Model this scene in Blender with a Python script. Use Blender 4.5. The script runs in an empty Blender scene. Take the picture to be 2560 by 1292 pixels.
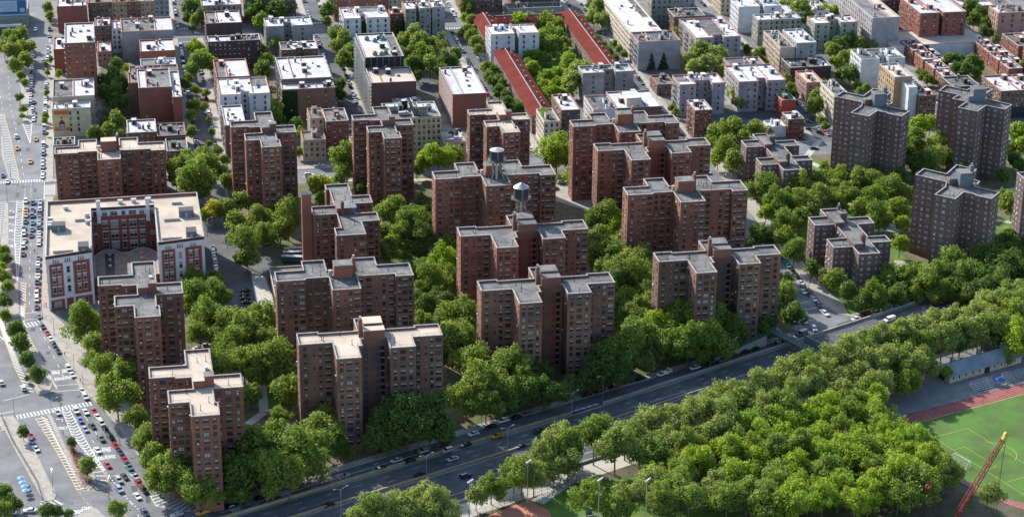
import bpy, math, random
from mathutils import Vector, Matrix
R_ = math.radians
# ---------------------------------------------------------------- camera, sky, sun, exposure
sc = bpy.context.scene
FPX, PITCH, ROLL, YAW, CH = 5455.7, R_(22.607), R_(0.672), R_(-10.857), 380.0
_f = Vector((-math.sin(YAW)*math.cos(PITCH), math.cos(YAW)*math.cos(PITCH), -math.sin(PITCH)))
_r = Vector((math.cos(YAW), math.sin(YAW), 0)); _u = _r.cross(_f)
CR = _r*math.cos(ROLL)+_u*math.sin(ROLL); CU = -_r*math.sin(ROLL)+_u*math.cos(ROLL)
CAM = Vector((0, 0, CH))
cd = bpy.data.cameras.new('camera'); cam = bpy.data.objects.new('camera', cd); sc.collection.objects.link(cam)
cam.matrix_world = Matrix(((CR.x, CU.x, -_f.x, 0), (CR.y, CU.y, -_f.y, 0), (CR.z, CU.z, -_f.z, CH), (0, 0, 0, 1)))
cd.sensor_width = 36; cd.lens = FPX/2560*36; cd.clip_start = 5; cd.clip_end = 9000
sc.camera = cam
SUN_EL, SUN_DIR = R_(31), Vector((-0.50, 0.866, 0))          # where the sun stands, from the shadows of the roof pipes
w = bpy.data.worlds.new("World"); sc.world = w; w.use_nodes = True
nt = w.node_tree; bg = nt.nodes['Background']; sky = nt.nodes.new('ShaderNodeTexSky'); sky.sky_type = 'NISHITA'
sky.sun_disc = False; sky.sun_elevation = SUN_EL; sky.sun_rotation = math.atan2(SUN_DIR.x, SUN_DIR.y)
nt.links.new(sky.outputs[0], bg.inputs[0]); bg.inputs[1].default_value = 0.15
sl = bpy.data.lights.new('sun', 'SUN'); so = bpy.data.objects.new('sun', sl); sc.collection.objects.link(so)
sl.energy = 4.6; sl.angle = R_(0.5); sl.color = (1.0, 0.94, 0.85)
sv = Vector((SUN_DIR.x*math.cos(SUN_EL), SUN_DIR.y*math.cos(SUN_EL), math.sin(SUN_EL)))
so.rotation_euler = sv.to_track_quat('Z', 'Y').to_euler()
sc.view_settings.view_transform = 'Standard'; sc.view_settings.look = 'None'; sc.view_settings.exposure = 0.85; sc.view_settings.gamma = 1
sc.cycles.max_bounces = 5; sc.cycles.diffuse_bounces = 3; sc.cycles.transmission_bounces = 2; sc.cycles.glossy_bounces = 2
rnd = random.Random(7)

def at(px, py, z=0.0):
    """point at height z seen at a given place of the survey photograph"""
    d = _f+CR*((px-1280)/FPX)-CU*((py-646)/FPX)
    return CAM+d*((z-CH)/d.z)
def pix(p):
    v = Vector(p)-CAM; k = v.dot(_f)
    return 1280+FPX*v.dot(CR)/k, 646-FPX*v.dot(CU)/k

# ---------------------------------------------------------------- objects
def link(o, parent=None):
    sc.collection.objects.link(o)
    if parent is not None: o.parent = parent
    return o
def tag(o, label=None, cat=None, group=None, kind=None):
    if label: o['label'] = label
    if cat: o['category'] = cat
    if group: o['group'] = group
    if kind: o['kind'] = kind
    return o
def empty(name, loc=(0, 0, 0), rz=0, parent=None):
    o = bpy.data.objects.new(name, None); o.location = loc; o.rotation_euler = (0, 0, rz); o.empty_display_size = .5
    return link(o, parent)
class MB:
    def __init__(s): s.v = []; s.f = []; s.m = []
    def face(s, pts, m=0):
        b = len(s.v); s.v += [tuple(p) for p in pts]; s.f.append(tuple(range(b, b+len(pts)))); s.m.append(m)
    def box(s, x0, x1, y0, y1, z0, z1, m=0, top=None, bottom=True):
        b = len(s.v)
        s.v += [(x0, y0, z0), (x1, y0, z0), (x1, y1, z0), (x0, y1, z0), (x0, y0, z1), (x1, y0, z1), (x1, y1, z1), (x0, y1, z1)]
        F = [(0, 1, 5, 4), (1, 2, 6, 5), (2, 3, 7, 6), (3, 0, 4, 7), (4, 5, 6, 7)]+([(3, 2, 1, 0)] if bottom else [])
        s.f += [tuple(b+i for i in q) for q in F]; s.m += [m]*4+[m if top is None else top]+([m] if bottom else [])
    def prism(s, poly, z0, z1, m=0, top=None, bottom=False):
        n = len(poly); b = len(s.v)
        s.v += [(p[0], p[1], z0) for p in poly]+[(p[0], p[1], z1) for p in poly]
        for i in range(n):
            j = (i+1) % n; s.f.append((b+i, b+j, b+n+j, b+n+i)); s.m.append(m)
        if top is not None: s.f.append(tuple(b+n+i for i in range(n))); s.m.append(top)
        if bottom: s.f.append(tuple(b+n-1-i for i in range(n))); s.m.append(m)
    def tube(s, p0, p1, r0, r1=None, n=8, m=0, cap=True):
        p0 = Vector(p0); p1 = Vector(p1); r1 = r0 if r1 is None else r1
        d = (p1-p0).normalized(); a = d.orthogonal().normalized(); c = d.cross(a); b = len(s.v)
        for p, r in ((p0, r0), (p1, r1)):
            for i in range(n):
                t = 2*math.pi*i/n; q = p+a*(r*math.cos(t))+c*(r*math.sin(t)); s.v.append(tuple(q))
        for i in range(n):
            j = (i+1) % n; s.f.append((b+i, b+j, b+n+j, b+n+i)); s.m.append(m)
        if cap:
            s.f.append(tuple(b+n-1-i for i in range(n))); s.f.append(tuple(b+n+i for i in range(n))); s.m += [m, m]
    def bar(s, p0, p1, wd, m=0, up=None):
        p0 = Vector(p0); p1 = Vector(p1); d = (p1-p0).normalized(); u = Vector((0, 0, 1)) if abs(d.z) < .95 else Vector((0, 1, 0))
        a = d.cross(u).normalized()*wd/2; c = d.cross(a).normalized()*wd/2; b = len(s.v)
        for p in (p0, p1):
            for q in (a+c, a-c, -a-c, c-a): s.v.append(tuple(p+q))
        for i in range(4):
            j = (i+1) % 4; s.f.append((b+i, b+j, b+4+j, b+4+i)); s.m.append(m)
        s.f += [(b+3, b+2, b+1, b), (b+4, b+5, b+6, b+7)]; s.m += [m, m]
    def add(s, o, mat=None, off=0):
        b = len(s.v); s.v += [tuple(mat @ Vector(v)) if mat else v for v in o.v]
        s.f += [tuple(b+i for i in q) for q in o.f]; s.m += [k+off for k in o.m]
    def mesh(s, name, mats, smooth=False):
        me = bpy.data.meshes.new(name); me.from_pydata(s.v, [], s.f)
        for m in mats: me.materials.append(m)
        me.polygons.foreach_set('material_index', s.m)
        if smooth: me.polygons.foreach_set('use_smooth', [True]*len(s.f))
        me.update(); return me
    def obj(s, name, mats, parent=None, loc=None, smooth=False):
        o = bpy.data.objects.new(name, s.mesh(name, mats if isinstance(mats, (list, tuple)) else [mats], smooth))
        if loc: o.location = loc
        return link(o, parent)

# ---------------------------------------------------------------- materials
_M = {}
def mat(key, col, rough=.85, var=.12, scale=.35, metal=0, fine=.06, fscale=6.0, bands=0, spec=.3, col2=None, patch=None, objcol=False, coat=0, trans=0):
    """procedural surface: base colour broken by two sizes of noise in world metres, optional courses, optional worn patches"""
    if key in _M: return _M[key]
    m = bpy.data.materials.new(key); m.use_nodes = True; t = m.node_tree; N = t.nodes; L = t.links
    b = N['Principled BSDF']; b.inputs['Roughness'].default_value = rough; b.inputs['Metallic'].default_value = metal
    b.inputs['Specular IOR Level'].default_value = spec; b.inputs['Coat Weight'].default_value = coat
    g = N.new('ShaderNodeNewGeometry')
    n1 = N.new('ShaderNodeTexNoise'); n1.inputs['Scale'].default_value = scale; n1.inputs['Detail'].default_value = 4
    n2 = N.new('ShaderNodeTexNoise'); n2.inputs['Scale'].default_value = fscale; n2.inputs['Detail'].default_value = 2
    mp = N.new('ShaderNodeMapping'); L.new(g.outputs['Position'], mp.inputs[0])
    if bands: mp.inputs['Scale'].default_value = (1, 1, 2.2)
    L.new(mp.outputs[0], n1.inputs[0]); L.new(g.outputs['Position'], n2.inputs[0])
    if objcol:
        oi = N.new('ShaderNodeObjectInfo'); src = oi.outputs['Color']
    else:
        rg = N.new('ShaderNodeRGB'); rg.outputs[0].default_value = (*col, 1); src = rg.outputs[0]
    if col2 is not None:
        mx = N.new('ShaderNodeMix'); mx.data_type = 'RGBA'; n3 = N.new('ShaderNodeTexNoise'); n3.inputs['Scale'].default_value = patch or .12
        n3.inputs['Detail'].default_value = 5; L.new(g.outputs['Position'], n3.inputs[0])
        cr = N.new('ShaderNodeValToRGB'); cr.color_ramp.elements[0].position = .47; cr.color_ramp.elements[1].position = .58
        L.new(n3.outputs[0], cr.inputs[0]); L.new(cr.outputs[0], mx.inputs[0]); L.new(src, mx.inputs[6]); mx.inputs[7].default_value = (*col2, 1)
        src = mx.outputs[2]
    def mul(fac_out, amp):
        nonlocal src
        mr = N.new('ShaderNodeMapRange'); mr.inputs[1].default_value = .3; mr.inputs[2].default_value = .7
        mr.inputs[3].default_value = 1-amp; mr.inputs[4].default_value = 1+amp; L.new(fac_out, mr.inputs[0])
        vm = N.new('ShaderNodeVectorMath'); vm.operation = 'SCALE'; L.new(src, vm.inputs[0]); L.new(mr.outputs[0], vm.inputs['Scale']); src = vm.outputs[0]
    if var: mul(n1.outputs[0], var)
    if fine: mul(n2.outputs[0], fine)
    if bands:       # brick courses that read as faint bands at each floor, laid from the roof line down
        sp = N.new('ShaderNodeSeparateXYZ'); L.new(g.outputs['Position'], sp.inputs[0])
        a = N.new('ShaderNodeMath'); a.operation = 'PINGPONG'; L.new(sp.outputs[2], a.inputs[0]); a.inputs[1].default_value = 1.36
        mr = N.new('ShaderNodeMapRange'); mr.inputs[1].default_value = .0; mr.inputs[2].default_value = .22; mr.inputs[3].default_value = 1-bands; mr.inputs[4].default_value = 1
        L.new(a.outputs[0], mr.inputs[0]); vm = N.new('ShaderNodeVectorMath'); vm.operation = 'SCALE'; L.new(src, vm.inputs[0]); L.new(mr.outputs[0], vm.inputs['Scale']); src = vm.outputs[0]
    L.new(src, b.inputs['Base Color']); _M[key] = m; return m
def leafmat(key, cols):
    m = bpy.data.materials.new(key); m.use_nodes = True; t = m.node_tree; N = t.nodes; L = t.links; b = N['Principled BSDF']
    b.inputs['Roughness'].default_value = .6; b.inputs['Specular IOR Level'].default_value = .25
    oi = N.new('ShaderNodeObjectInfo'); g = N.new('ShaderNodeNewGeometry'); n = N.new('ShaderNodeTexNoise'); n.inputs['Scale'].default_value = .55; n.inputs['Detail'].default_value = 3
    L.new(g.outputs['Position'], n.inputs[0])
    cr = N.new('ShaderNodeValToRGB'); e = cr.color_ramp.elements; e[0].position = 0; e[0].color = (*cols[0], 1); e[1].position = 1; e[1].color = (*cols[-1], 1)
    for i, c in enumerate(cols[1:-1]): k = e.new((i+1)/(len(cols)-1)); k.color = (*c, 1)
    L.new(oi.outputs['Random'], cr.inputs[0])
    mr = N.new('ShaderNodeMapRange'); mr.inputs[1].default_value = .3; mr.inputs[2].default_value = .7; mr.inputs[3].default_value = .72; mr.inputs[4].default_value = 1.3; L.new(n.outputs[0], mr.inputs[0])
    vm = N.new('ShaderNodeVectorMath'); vm.operation = 'SCALE'; L.new(cr.outputs[0], vm.inputs[0]); L.new(mr.outputs[0], vm.inputs['Scale'])
    L.new(vm.outputs[0], b.inputs['Base Color'])
    tr = N.new('ShaderNodeBsdfTranslucent'); ms = N.new('ShaderNodeMixShader'); ms.inputs[0].default_value = .42
    v2 = N.new('ShaderNodeVectorMath'); v2.operation = 'MULTIPLY'; L.new(vm.outputs[0], v2.inputs[0]); v2.inputs[1].default_value = (1.5, 1.6, .6); L.new(v2.outputs[0], tr.inputs[0])
    L.new(b.outputs[0], ms.inputs[1]); L.new(tr.outputs[0], ms.inputs[2]); L.new(ms.outputs[0], N['Material Output'].inputs[0]); return m
BRICK = mat('red_brick', (.235, .100, .068), bands=.10, var=.16, scale=.09, col2=(.175, .082, .060), patch=.05)
BRICKB = mat('weathered_red_brick', (.22, .112, .082), bands=.10, var=.18, scale=.09, col2=(.15, .085, .068), patch=.045)
BRICK2 = mat('brown_brick', (.155, .100, .088), bands=.08, var=.14, scale=.09, col2=(.12, .085, .08), patch=.05)
ROOFG = mat('grey_roof_felt', (.16, .16, .156), var=.26, scale=.2, fine=.2, fscale=1.2, col2=(.105, .105, .105), patch=.14)
ROOFT = mat('tan_roof_gravel', (.50, .42, .34), var=.08, scale=.1, fine=.05, col2=(.44, .37, .30), patch=.08)
ROOFW = mat('white_roof_coating', (.60, .60, .62), var=.12, scale=.2, col2=(.40, .41, .44), patch=.18)
ROOFD = mat('dark_roof_tar', (.075, .077, .08), var=.25, scale=.2, col2=(.13, .13, .13), patch=.25)
COPE = mat('pale_coping_stone', (.36, .355, .34), var=.2, scale=.5)
COPER = mat('terracotta_coping', (.36, .15, .10), var=.15)
METAL = mat('grey_metal', (.28, .29, .30), rough=.45, metal=.6, var=.1)
DARKM = mat('dark_metal', (.03, .032, .035), rough=.5, metal=.3)
GALV = mat('galvanised_steel', (.55, .57, .6), rough=.35, metal=.7)
GLASS = mat('window_glass', (.022, .032, .036), rough=.12, var=.2, spec=.7, fine=0)
BLIND = mat('pale_blind', (.30, .315, .30), var=.15, rough=.5, spec=.5)
BLIND2 = mat('warm_blind', (.42, .36, .27), var=.2, rough=.7)
BLIND3 = mat('green_blind', (.12, .17, .14), var=.2, rough=.7)
FRW = mat('white_window_frame', (.62, .62, .62), rough=.5, var=.05); FRB = mat('bronze_frame_and_recess_shade', (.035, .03, .028), rough=.5)
WHITE = mat('white_paint', (.78, .78, .76), rough=.5, var=.05); ACM = mat('air_conditioner_case', (.62, .6, .55), rough=.5)
CONC = mat('concrete', (.36, .34, .31), var=.12, scale=.25, fine=.1, fscale=2); CONCL = mat('light_concrete', (.42, .40, .36), var=.1, scale=.3, fine=.08, fscale=1.5)
PAVE = mat('pavement_concrete', (.36, .335, .30), var=.13, scale=.3, fine=.1, fscale=1.1, col2=(.27, .25, .23), patch=.3)
ASPH = mat('asphalt', (.132, .140, .152), var=.2, scale=.1, fine=.16, fscale=1.7, col2=(.165, .172, .182), patch=.07, rough=.8)
ASPHD = mat('fresh_asphalt', (.078, .082, .088), var=.15, scale=.15, fine=.12, fscale=2.0, col2=(.105, .108, .112), patch=.09)
GRASS = mat('lawn_grass', (.075, .15, .022), var=.25, scale=.18, fine=.2, fscale=1.5, col2=(.11, .17, .03), patch=.1, rough=.95)
SOIL = mat('bare_soil', (.14, .11, .075), var=.2, scale=.3, fine=.2, fscale=2, col2=(.07, .11, .03), patch=.25, rough=.95)
YEL = mat('yellow_road_paint', (.55, .33, .05), rough=.7, var=.15, scale=2); WPAINT = mat('white_road_paint', (.56, .56, .55), rough=.7, var=.25, scale=1.2, fine=.25, fscale=4)
TRUNK = mat('tree_bark', (.14, .11, .08), var=.25, scale=2)
BLACK = mat('black_rubber', (.012, .012, .013), rough=.7)

# ---------------------------------------------------------------- windows: one mesh per pattern, shared by its copies
_W = {}
def win_mb(w, h, frame, shade, ac=False):
    b = MB(); x = w/2; z = h/2
    e = .03 if frame is FRW else .08; b.box(-x-e, x+e, -.05, .01, -z-e, z+e, 0)                      # surround: the frame; in bronze its wider dark rim imitates recess shade
    nb = 2 if w > 1.7 else 1; pw = w/nb
    for i in range(nb):
        x0 = -x+i*pw+.06; x1 = -x+(i+1)*pw-.06
        for k, (a, c) in enumerate(((.05, z-.06), (-z+.06, -.05))):
            if h < 1 and k: continue
            if h < 1: a, c = -z+.06, z-.06
            b.face([(x0, -.056, a), (x1, -.056, a), (x1, -.056, c), (x0, -.056, c)], 1 if (shade == 0 or (k and shade < 4)) else 2)
    b.box(-x-.15, x+.15, -.14, 0, -z-.2, -z-.091, 3)                         # sill
    if ac: b.box(-.35, .35, -.5, -.0565, -z+.02, -z+.46, 4)
    return b
SILL = mat('window_sill_brick', (.13, .095, .08))
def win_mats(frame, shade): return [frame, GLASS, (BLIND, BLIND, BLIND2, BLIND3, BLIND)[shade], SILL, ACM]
def win_mesh(w, h, frame, shade, ac):
    k = (round(w, 2), round(h, 2), frame.name, shade, ac)
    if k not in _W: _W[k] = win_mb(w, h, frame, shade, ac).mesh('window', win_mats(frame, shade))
    return _W[k]
def place_windows(root, spots, frame, acp=.12, cap=100, gone=None):
    """spots: (x, y, z, angle, w, h) in world; the cap that show largest are parts, the rest one part"""
    def area(s):
        n = Vector((math.sin(s[3]), -math.cos(s[3]), 0)); d = CAM-Vector(s[:3]); L = d.length
        a = n.dot(d)/L*s[4]*s[5]/(L*L)
        return a*(.35 if s[2] < 9 else 1)
    spots = sorted(spots, key=area, reverse=True); inv = root.location
    rest = MB(); r = random.Random(len(spots))
    for i, s in enumerate(spots):
        if area(s) <= 0 and i >= cap//2: cap = min(cap, i)
        sh = r.choices((0, 1, 2, 3, 4), (30, 34, 8, 12, 10))[0]; ac = s[5] > 1 and s[4] < 1.7 and r.random() < acp
        if i < cap:
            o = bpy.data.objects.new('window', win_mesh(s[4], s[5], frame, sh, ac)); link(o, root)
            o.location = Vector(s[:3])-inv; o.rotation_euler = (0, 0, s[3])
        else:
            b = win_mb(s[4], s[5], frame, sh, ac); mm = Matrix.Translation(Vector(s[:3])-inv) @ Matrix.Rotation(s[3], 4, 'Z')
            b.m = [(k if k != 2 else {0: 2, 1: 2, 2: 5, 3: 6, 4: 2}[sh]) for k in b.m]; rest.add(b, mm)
    if rest.f:
        tag(rest.obj('windows', [frame, GLASS, BLIND, SILL, ACM, BLIND2, BLIND3], root), kind='stuff')

def inset(poly, d):
    n = len(poly); out = []
    for i in range(n):
        p0, p1, p2 = [Vector((*poly[k % n][:2], 0)) for k in (i-1, i, i+1)]
        a = (p1-p0).normalized(); b = (p2-p1).normalized(); na = Vector((-a.y, a.x, 0)); nb = Vector((-b.y, b.x, 0))
        k = 1+na.dot(nb)
        q = p1+(na+nb)*(d/k) if k > .2 else p1+na*d
        out.append((q.x, q.y))
    return out
def shell(root, poly, zt, wall, roofm, cope, par=.9, z0=0.0):
    """walls with a thick parapet, a coping and a roof deck, in coordinates relative to the root"""
    b = MB(); b.prism(poly, z0, zt-.16, 0); ins = inset(poly, .32); n = len(poly)
    for i in range(n):
        j = (i+1) % n; b.face([(*ins[j], zt-.16), (*ins[i], zt-.16), (*ins[i], zt-par), (*ins[j], zt-par)][::-1][::-1], 0)
    b.obj('wall', wall, root)
    c = MB(); o2 = inset(poly, -.08); i2 = inset(poly, .42)
    for i in range(n):
        j = (i+1) % n
        c.face([(*o2[i], zt), (*o2[j], zt), (*i2[j], zt), (*i2[i], zt)]); c.face([(*o2[i], zt-.16), (*o2[j], zt-.16), (*o2[j], zt), (*o2[i], zt)])
        c.face([(*i2[j], zt-.16), (*i2[i], zt-.16), (*i2[i], zt), (*i2[j], zt)])
        c.face([(*o2[j], zt-.16), (*o2[i], zt-.16), (*i2[i], zt-.16), (*i2[j], zt-.16)])
    c.obj('coping', cope, root)
    r = MB(); r.face([(*p, zt-par) for p in ins]); r.obj('roof', roofm, root)
def inside(p, poly):
    c = False; n = len(poly)
    for i in range(n):
        a = poly[i]; b = poly[i-1]
        if (a[1] > p[1]) != (b[1] > p[1]) and p[0] < (b[0]-a[0])*(p[1]-a[1])/(b[1]-a[1])+a[0]: c = not c
    return c
# ---------------------------------------------------------------- housing towers
P1 = [(0, 0), (12.5, 0), (12.5, -14.6), (21.6, -14.6), (21.6, -4.5), (23.2, -4.5), (23.2, 1.6), (33.1, 1.6), (33.1, -8.2), (42.7, -8.2), (42.7, .2), (54.1, .2), (54.1, 10.6),
      (44.6, 10.6), (44.6, 9), (33, 9), (33, 20.3), (22.8, 20.3), (22.8, 9), (8.2, 9), (8.2, 10.3), (0, 10.3)]
P2 = [(0, 0), (11.5, 0), (11.5, 1.3), (20.8, 1.3), (20.8, -11.9), (32, -11.9), (32, .5), (47, .5), (47, -2), (54.1, -2), (54.1, 10.6), (41.1, 10.6), (41.1, 19), (31.7, 19), (31.7, 8.1),
      (20.7, 8.1), (20.7, 19.1), (11.5, 19.1), (11.5, 9.9), (0, 9.9)]
P3 = [(0, 0), (9.2, 0), (9.2, -1.4), (15, -1.4), (15, -11), (6, -11), (6, -21.4), (13.3, -21.4), (13.3, -32.9), (23.1, -32.9), (23.1, -22.9), (22, -22.9), (22, -12.1), (32.6, -12.1), (32.6, -1),
      (22.7, -1), (22.7, 22.1), (13.4, 22.1), (13.4, 9.3), (0, 9.3)]
P4 = [(0, 0), (12.8, 0), (12.8, 15), (20.7, 15), (20.7, 24.8), (11.2, 24.8), (11.2, 36.8), (20.3, 36.8), (20.3, 46.5), (12.2, 46.5), (12.2, 62.3), (1.5, 62.3), (1.5, 56), (3, 56), (3, 35.8),
      (-7.5, 35.8), (-7.5, 25.6), (3, 25.6), (3, 8.9), (0, 8.9)]
P5 = [(0, 0), (8.6, 0), (8.6, -9), (18.2, -9), (18.2, 3.2), (27.5, 3.2), (27.5, 10.4), (19.3, 10.4), (19.3, 25.2), (27.5, 25.2), (27.5, 33.5), (17.8, 33.5), (17.8, 45.5), (8.5, 45.5), (8.5, 36.8),
      (0, 36.8), (0, 26.6), (9.4, 26.6), (9.4, 10.2), (0, 10.2)]
P6 = [(0, 0), (6.9, -6.8), (14, .9), (18, -3), (17.4, -3.7), (22.8, -9.1), (29.7, -1.8), (21.5, 6.6), (26.2, 12.5), (22.4, 17.6), (30.6, 27.4), (23.8, 34.8), (14.8, 24.2), (7, 32.3), (.4, 25.1), (11, 14.4), (8.2, 8.6)]
P7 = [(0, 0), (7.2, -7.4), (15, .8), (21.9, -6.4), (28.4, .1), (20.1, 9.6), (19.4, 15.5), (28.5, 25.1), (21.9, 31.6), (14.8, 25.8), (7.1, 34.3), (.4, 26.8), (7.8, 18.9), (2.3, 13.6), (7.7, 7.9)]
RED = mat('red_gallery_panel', (.30, .030, .018), rough=.6, var=.2, scale=1); BLUE = mat('blue_gallery_panel', (.035, .085, .16), rough=.6, var=.2, scale=1)
OPEN = mat('dark_gallery_opening', (.012, .014, .016), rough=.9)
SLATE = mat('grey_metal_cladding', (.13, .15, .18), rough=.5, var=.15, scale=.5)
def pattern(L, side):
    if L < 2.3: return []
    if side:
        n = max(1, round(L/4.3)); return [(L*(i+.5)/n, 1.15, 1.45) for i in range(n)]
    if L < 4.2: return [(L*.5, .6, .75)]
    if L < 7: return [(L*.27, 1.2, 1.45), (L*.72, 1.2, 1.45)]
    if L < 11: return [(L*.19, 1.2, 1.45), (L*.5, 2.0, 1.45), (L*.81, 1.2, 1.45)]
    if L < 13: return [(L*.18, 1.2, 1.45), (L*.44, .6, .75), (L*.63, 1.2, 1.45), (L*.86, 2.1, 1.45)]
    n = round(L/3.1); return [(L*(i+.5)/n, (1.2, 2.0, .6, 1.2, 1.9)[i % 5], (1.45, 1.45, .75, 1.45, 1.45)[i % 5]) for i in range(n)]
def pattern_small(L, side):
    if L < 3: return []
    n = max(1, round(L/3.3)); return [(L*(i+.5)/n, (.85, 1.35, .6)[(i+n) % 3], (1.25, 1.25, .6)[(i+n) % 3]) for i in range(n)]
def win_spots(poly, ox, oy, zt, storey, zmin=1.2, pat=pattern, first=1.95):
    out = []; n = len(poly)
    for i in range(n):
        a = Vector((poly[i][0]+ox, poly[i][1]+oy, 0)); b = Vector((poly[(i+1) % n][0]+ox, poly[(i+1) % n][1]+oy, 0)); d = b-a; L = d.length
        if L < .5: continue
        d /= L; nrm = Vector((d.y, -d.x, 0)); mid = (a+b)/2
        if nrm.dot((Vector((0, 0, 0))-mid).normalized()) < -.3: continue
        ang = math.atan2(nrm.x, -nrm.y)
        for (t, w_, h_) in pat(L, abs(nrm.x) > .9):
            z = zt-first
            while z > zmin: p = a+d*t; out.append((p.x, p.y, z, ang, w_, h_)); z -= storey
    return out
def pipes(root, poly, zt, n, par=.9, h=2.4, seed=1):
    r = random.Random(seed); xs = [p[0] for p in poly]; ys = [p[1] for p in poly]; ins = inset(poly, 1.2); k = 0; pm = None
    for _ in range(400):
        p = (r.uniform(min(xs), max(xs)), r.uniform(min(ys), max(ys)))
        if not inside(p, ins): continue
        if pm is None:
            b = MB(); b.tube((0, 0, 0), (0, 0, h), .1, n=6); b.tube((0, 0, 0), (0, 0, .25), .22, n=6); pm = b.mesh('vent_pipe', [DARKM])
        o = bpy.data.objects.new('vent_pipe', pm); o.location = (p[0], p[1], zt-par); link(o, root); k += 1
        if k == n: return
def railing(root, poly, zt):
    b = MB(); n = len(poly); q = inset(poly, .25)
    for i in range(n):
        a = Vector((*q[i], zt)); c = Vector((*q[(i+1) % n], zt)); d = c-a; L = d.length
        if L < 1: continue
        for k in (.5, .95): b.bar(a+Vector((0, 0, k)), c+Vector((0, 0, k)), .05)
        m = max(1, int(L/2.6))
        for j in range(m+1): p = a+d*(j/m); b.bar(p, p+Vector((0, 0, 1)), .05)
    b.obj('railing', DARKM, root)
def parts(root, boxes, s, z):
    for (nm, x0, x1, y0, y1, d0, d1, m, top) in boxes:
        b = MB(); b.box(x0*s, x1*s, y0*s, y1*s, z+d0, z+d1, 0, 1 if top else None)
        if 'bulkhead' in nm: b.box(x0*s-.15, x1*s+.15, y0*s-.15, y1*s+.15, z+d1, z+d1+.18, 2, 1)
        if 'chimney' in nm: b.tube(((x0+x1)/2*s, (y0+y1)/2*s, z+d1), ((x0+x1)/2*s, (y0+y1)/2*s, z+d1+1.1), .45, n=8, m=2)
        b.obj(nm, [m, top or m, GALV if 'chimney' in nm else COPE], root)
def tower(name, label, plan, px, z, s, roofm, brick, frame, boxes=(), gallery=None, storey=2.72, npipe=9, group=None, cat='apartment building'):
    p = at(px[0], px[1], z); root = empty(name, (p.x, p.y, 0)); tag(root, label, cat, group)
    poly = [(a*s, b*s) for a, b in plan]
    shell(root, poly, z, brick, roofm, COPE); parts(root, boxes, s, z-.9)
    railing(root, poly, z); pipes(root, poly, z, npipe, seed=int(px[0]))
    spots = win_spots(poly, p.x, p.y, z, storey, pat=pattern_small if frame is FRW else pattern)
    if gallery:
        spots = [q for q in spots if not (23.4*s < q[0]-p.x < 32.9*s and abs(q[1]-p.y-1.6*s) < .4)]
        zz = z-4.4
        pb = MB(); pb.box(-.65, .65, -.1, 0, -.75, .75); pm = pb.mesh('gallery_panel', [gallery]); ob = MB(); ob.box(-.75, .75, -.06, 0, -.9, .9, 0); ob.box(-.75, .75, -.3, -.06, -1.05, -.9, 1); om = ob.mesh('gallery_opening', [OPEN, CONC])
        while zz > 2:
            for xx in (25.15, 29.6):
                o = bpy.data.objects.new('gallery_panel', pm); o.location = (xx*s, 1.6*s, zz); link(o, root)
            for xx in (31.4,):
                o = bpy.data.objects.new('gallery_opening', om); o.location = (xx*s, 1.6*s, zz); link(o, root)
            zz -= storey
    place_windows(root, spots, frame, acp=.1)
    return root
BK = BRICK
PH1 = [('bulkhead', 24.4, 32.3, 1.45, 5.5, 0, 3.9, BK, ROOFG), ('bulkhead', 25, 32, 6.5, 12.5, 0, 4.6, BK, ROOFG), ('chimney', 22.9, 24.3, 4.6, 6.2, 0, 7.2, BK, None)]
PH2 = [('bulkhead', 22.9, 30.2, 1.0, 6.8, 0, 5.4, BK, ROOFG), ('chimney', 30.3, 31.6, 3.2, 4.9, 0, 7.4, BK, None), ('vent_duct', 20.9, 22.2, 3.4, 4.6, 0, 2.6, GALV, None)]
PH3 = [('bulkhead', 15.3, 19.2, -9.5, -1.2, 0, 2.9, BK, ROOFG), ('bulkhead', 19.25, 22.6, -8.8, -5.2, 0, 4.2, BK, ROOFG), ('air_handler', 20, 21.3, 5, 6.8, 0, 1.2, GALV, None)]
PH3t = [('bulkhead', 15.3, 19.2, -9.5, -1.2, 0, 2.9, BK, ROOFT), PH3[1], PH3[2]]
PH1t = [PH1[0][:8]+(ROOFT,), PH1[1][:8]+(ROOFT,), PH1[2]]
PH2t = [PH2[0][:8]+(ROOFT,), PH2[1], PH2[2]]
PH4 = [('bulkhead', 3.2, 9.3, 26.5, 36, 0, 2.8, BK, ROOFG), ('chimney', 4.8, 6.2, 25, 26.4, 0, 6.2, BK, None), ('bulkhead', 9.4, 11.8, 26.8, 31, 0, 2.6, SLATE, SLATE)]
BB = BRICK2
PH5 = [('bulkhead', 8.9, 12.8, -1.5, 9.5, 0, 2.5, BB, ROOFG), ('chimney', 13, 15, 1.5, 4, 0, 5.2, BB, None), ('bulkhead', 8.9, 12.8, 24, 37, 0, 2.5, BB, ROOFG), ('bulkhead', 12.9, 16.2, 30, 34, 0, 4.4, BB, ROOFG), ('chimney', 12.9, 14.1, 34.1, 35.3, 0, 6.5, BB, None)]
TG = 'red brick housing towers'
TW = {}
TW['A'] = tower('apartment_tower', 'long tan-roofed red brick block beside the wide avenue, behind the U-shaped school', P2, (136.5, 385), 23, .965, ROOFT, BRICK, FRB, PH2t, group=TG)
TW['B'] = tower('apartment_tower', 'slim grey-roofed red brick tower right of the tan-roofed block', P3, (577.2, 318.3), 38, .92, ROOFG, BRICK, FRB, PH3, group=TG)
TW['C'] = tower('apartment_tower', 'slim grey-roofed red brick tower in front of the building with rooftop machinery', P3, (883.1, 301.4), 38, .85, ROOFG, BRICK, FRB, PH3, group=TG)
TW['D'] = tower('apartment_tower', 'slim tan-roofed red brick tower left of the long red gabled row', P3, (1174.4, 287.7), 38, .85, ROOFT, BRICK, FRB, PH3t, group=TG)
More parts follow.
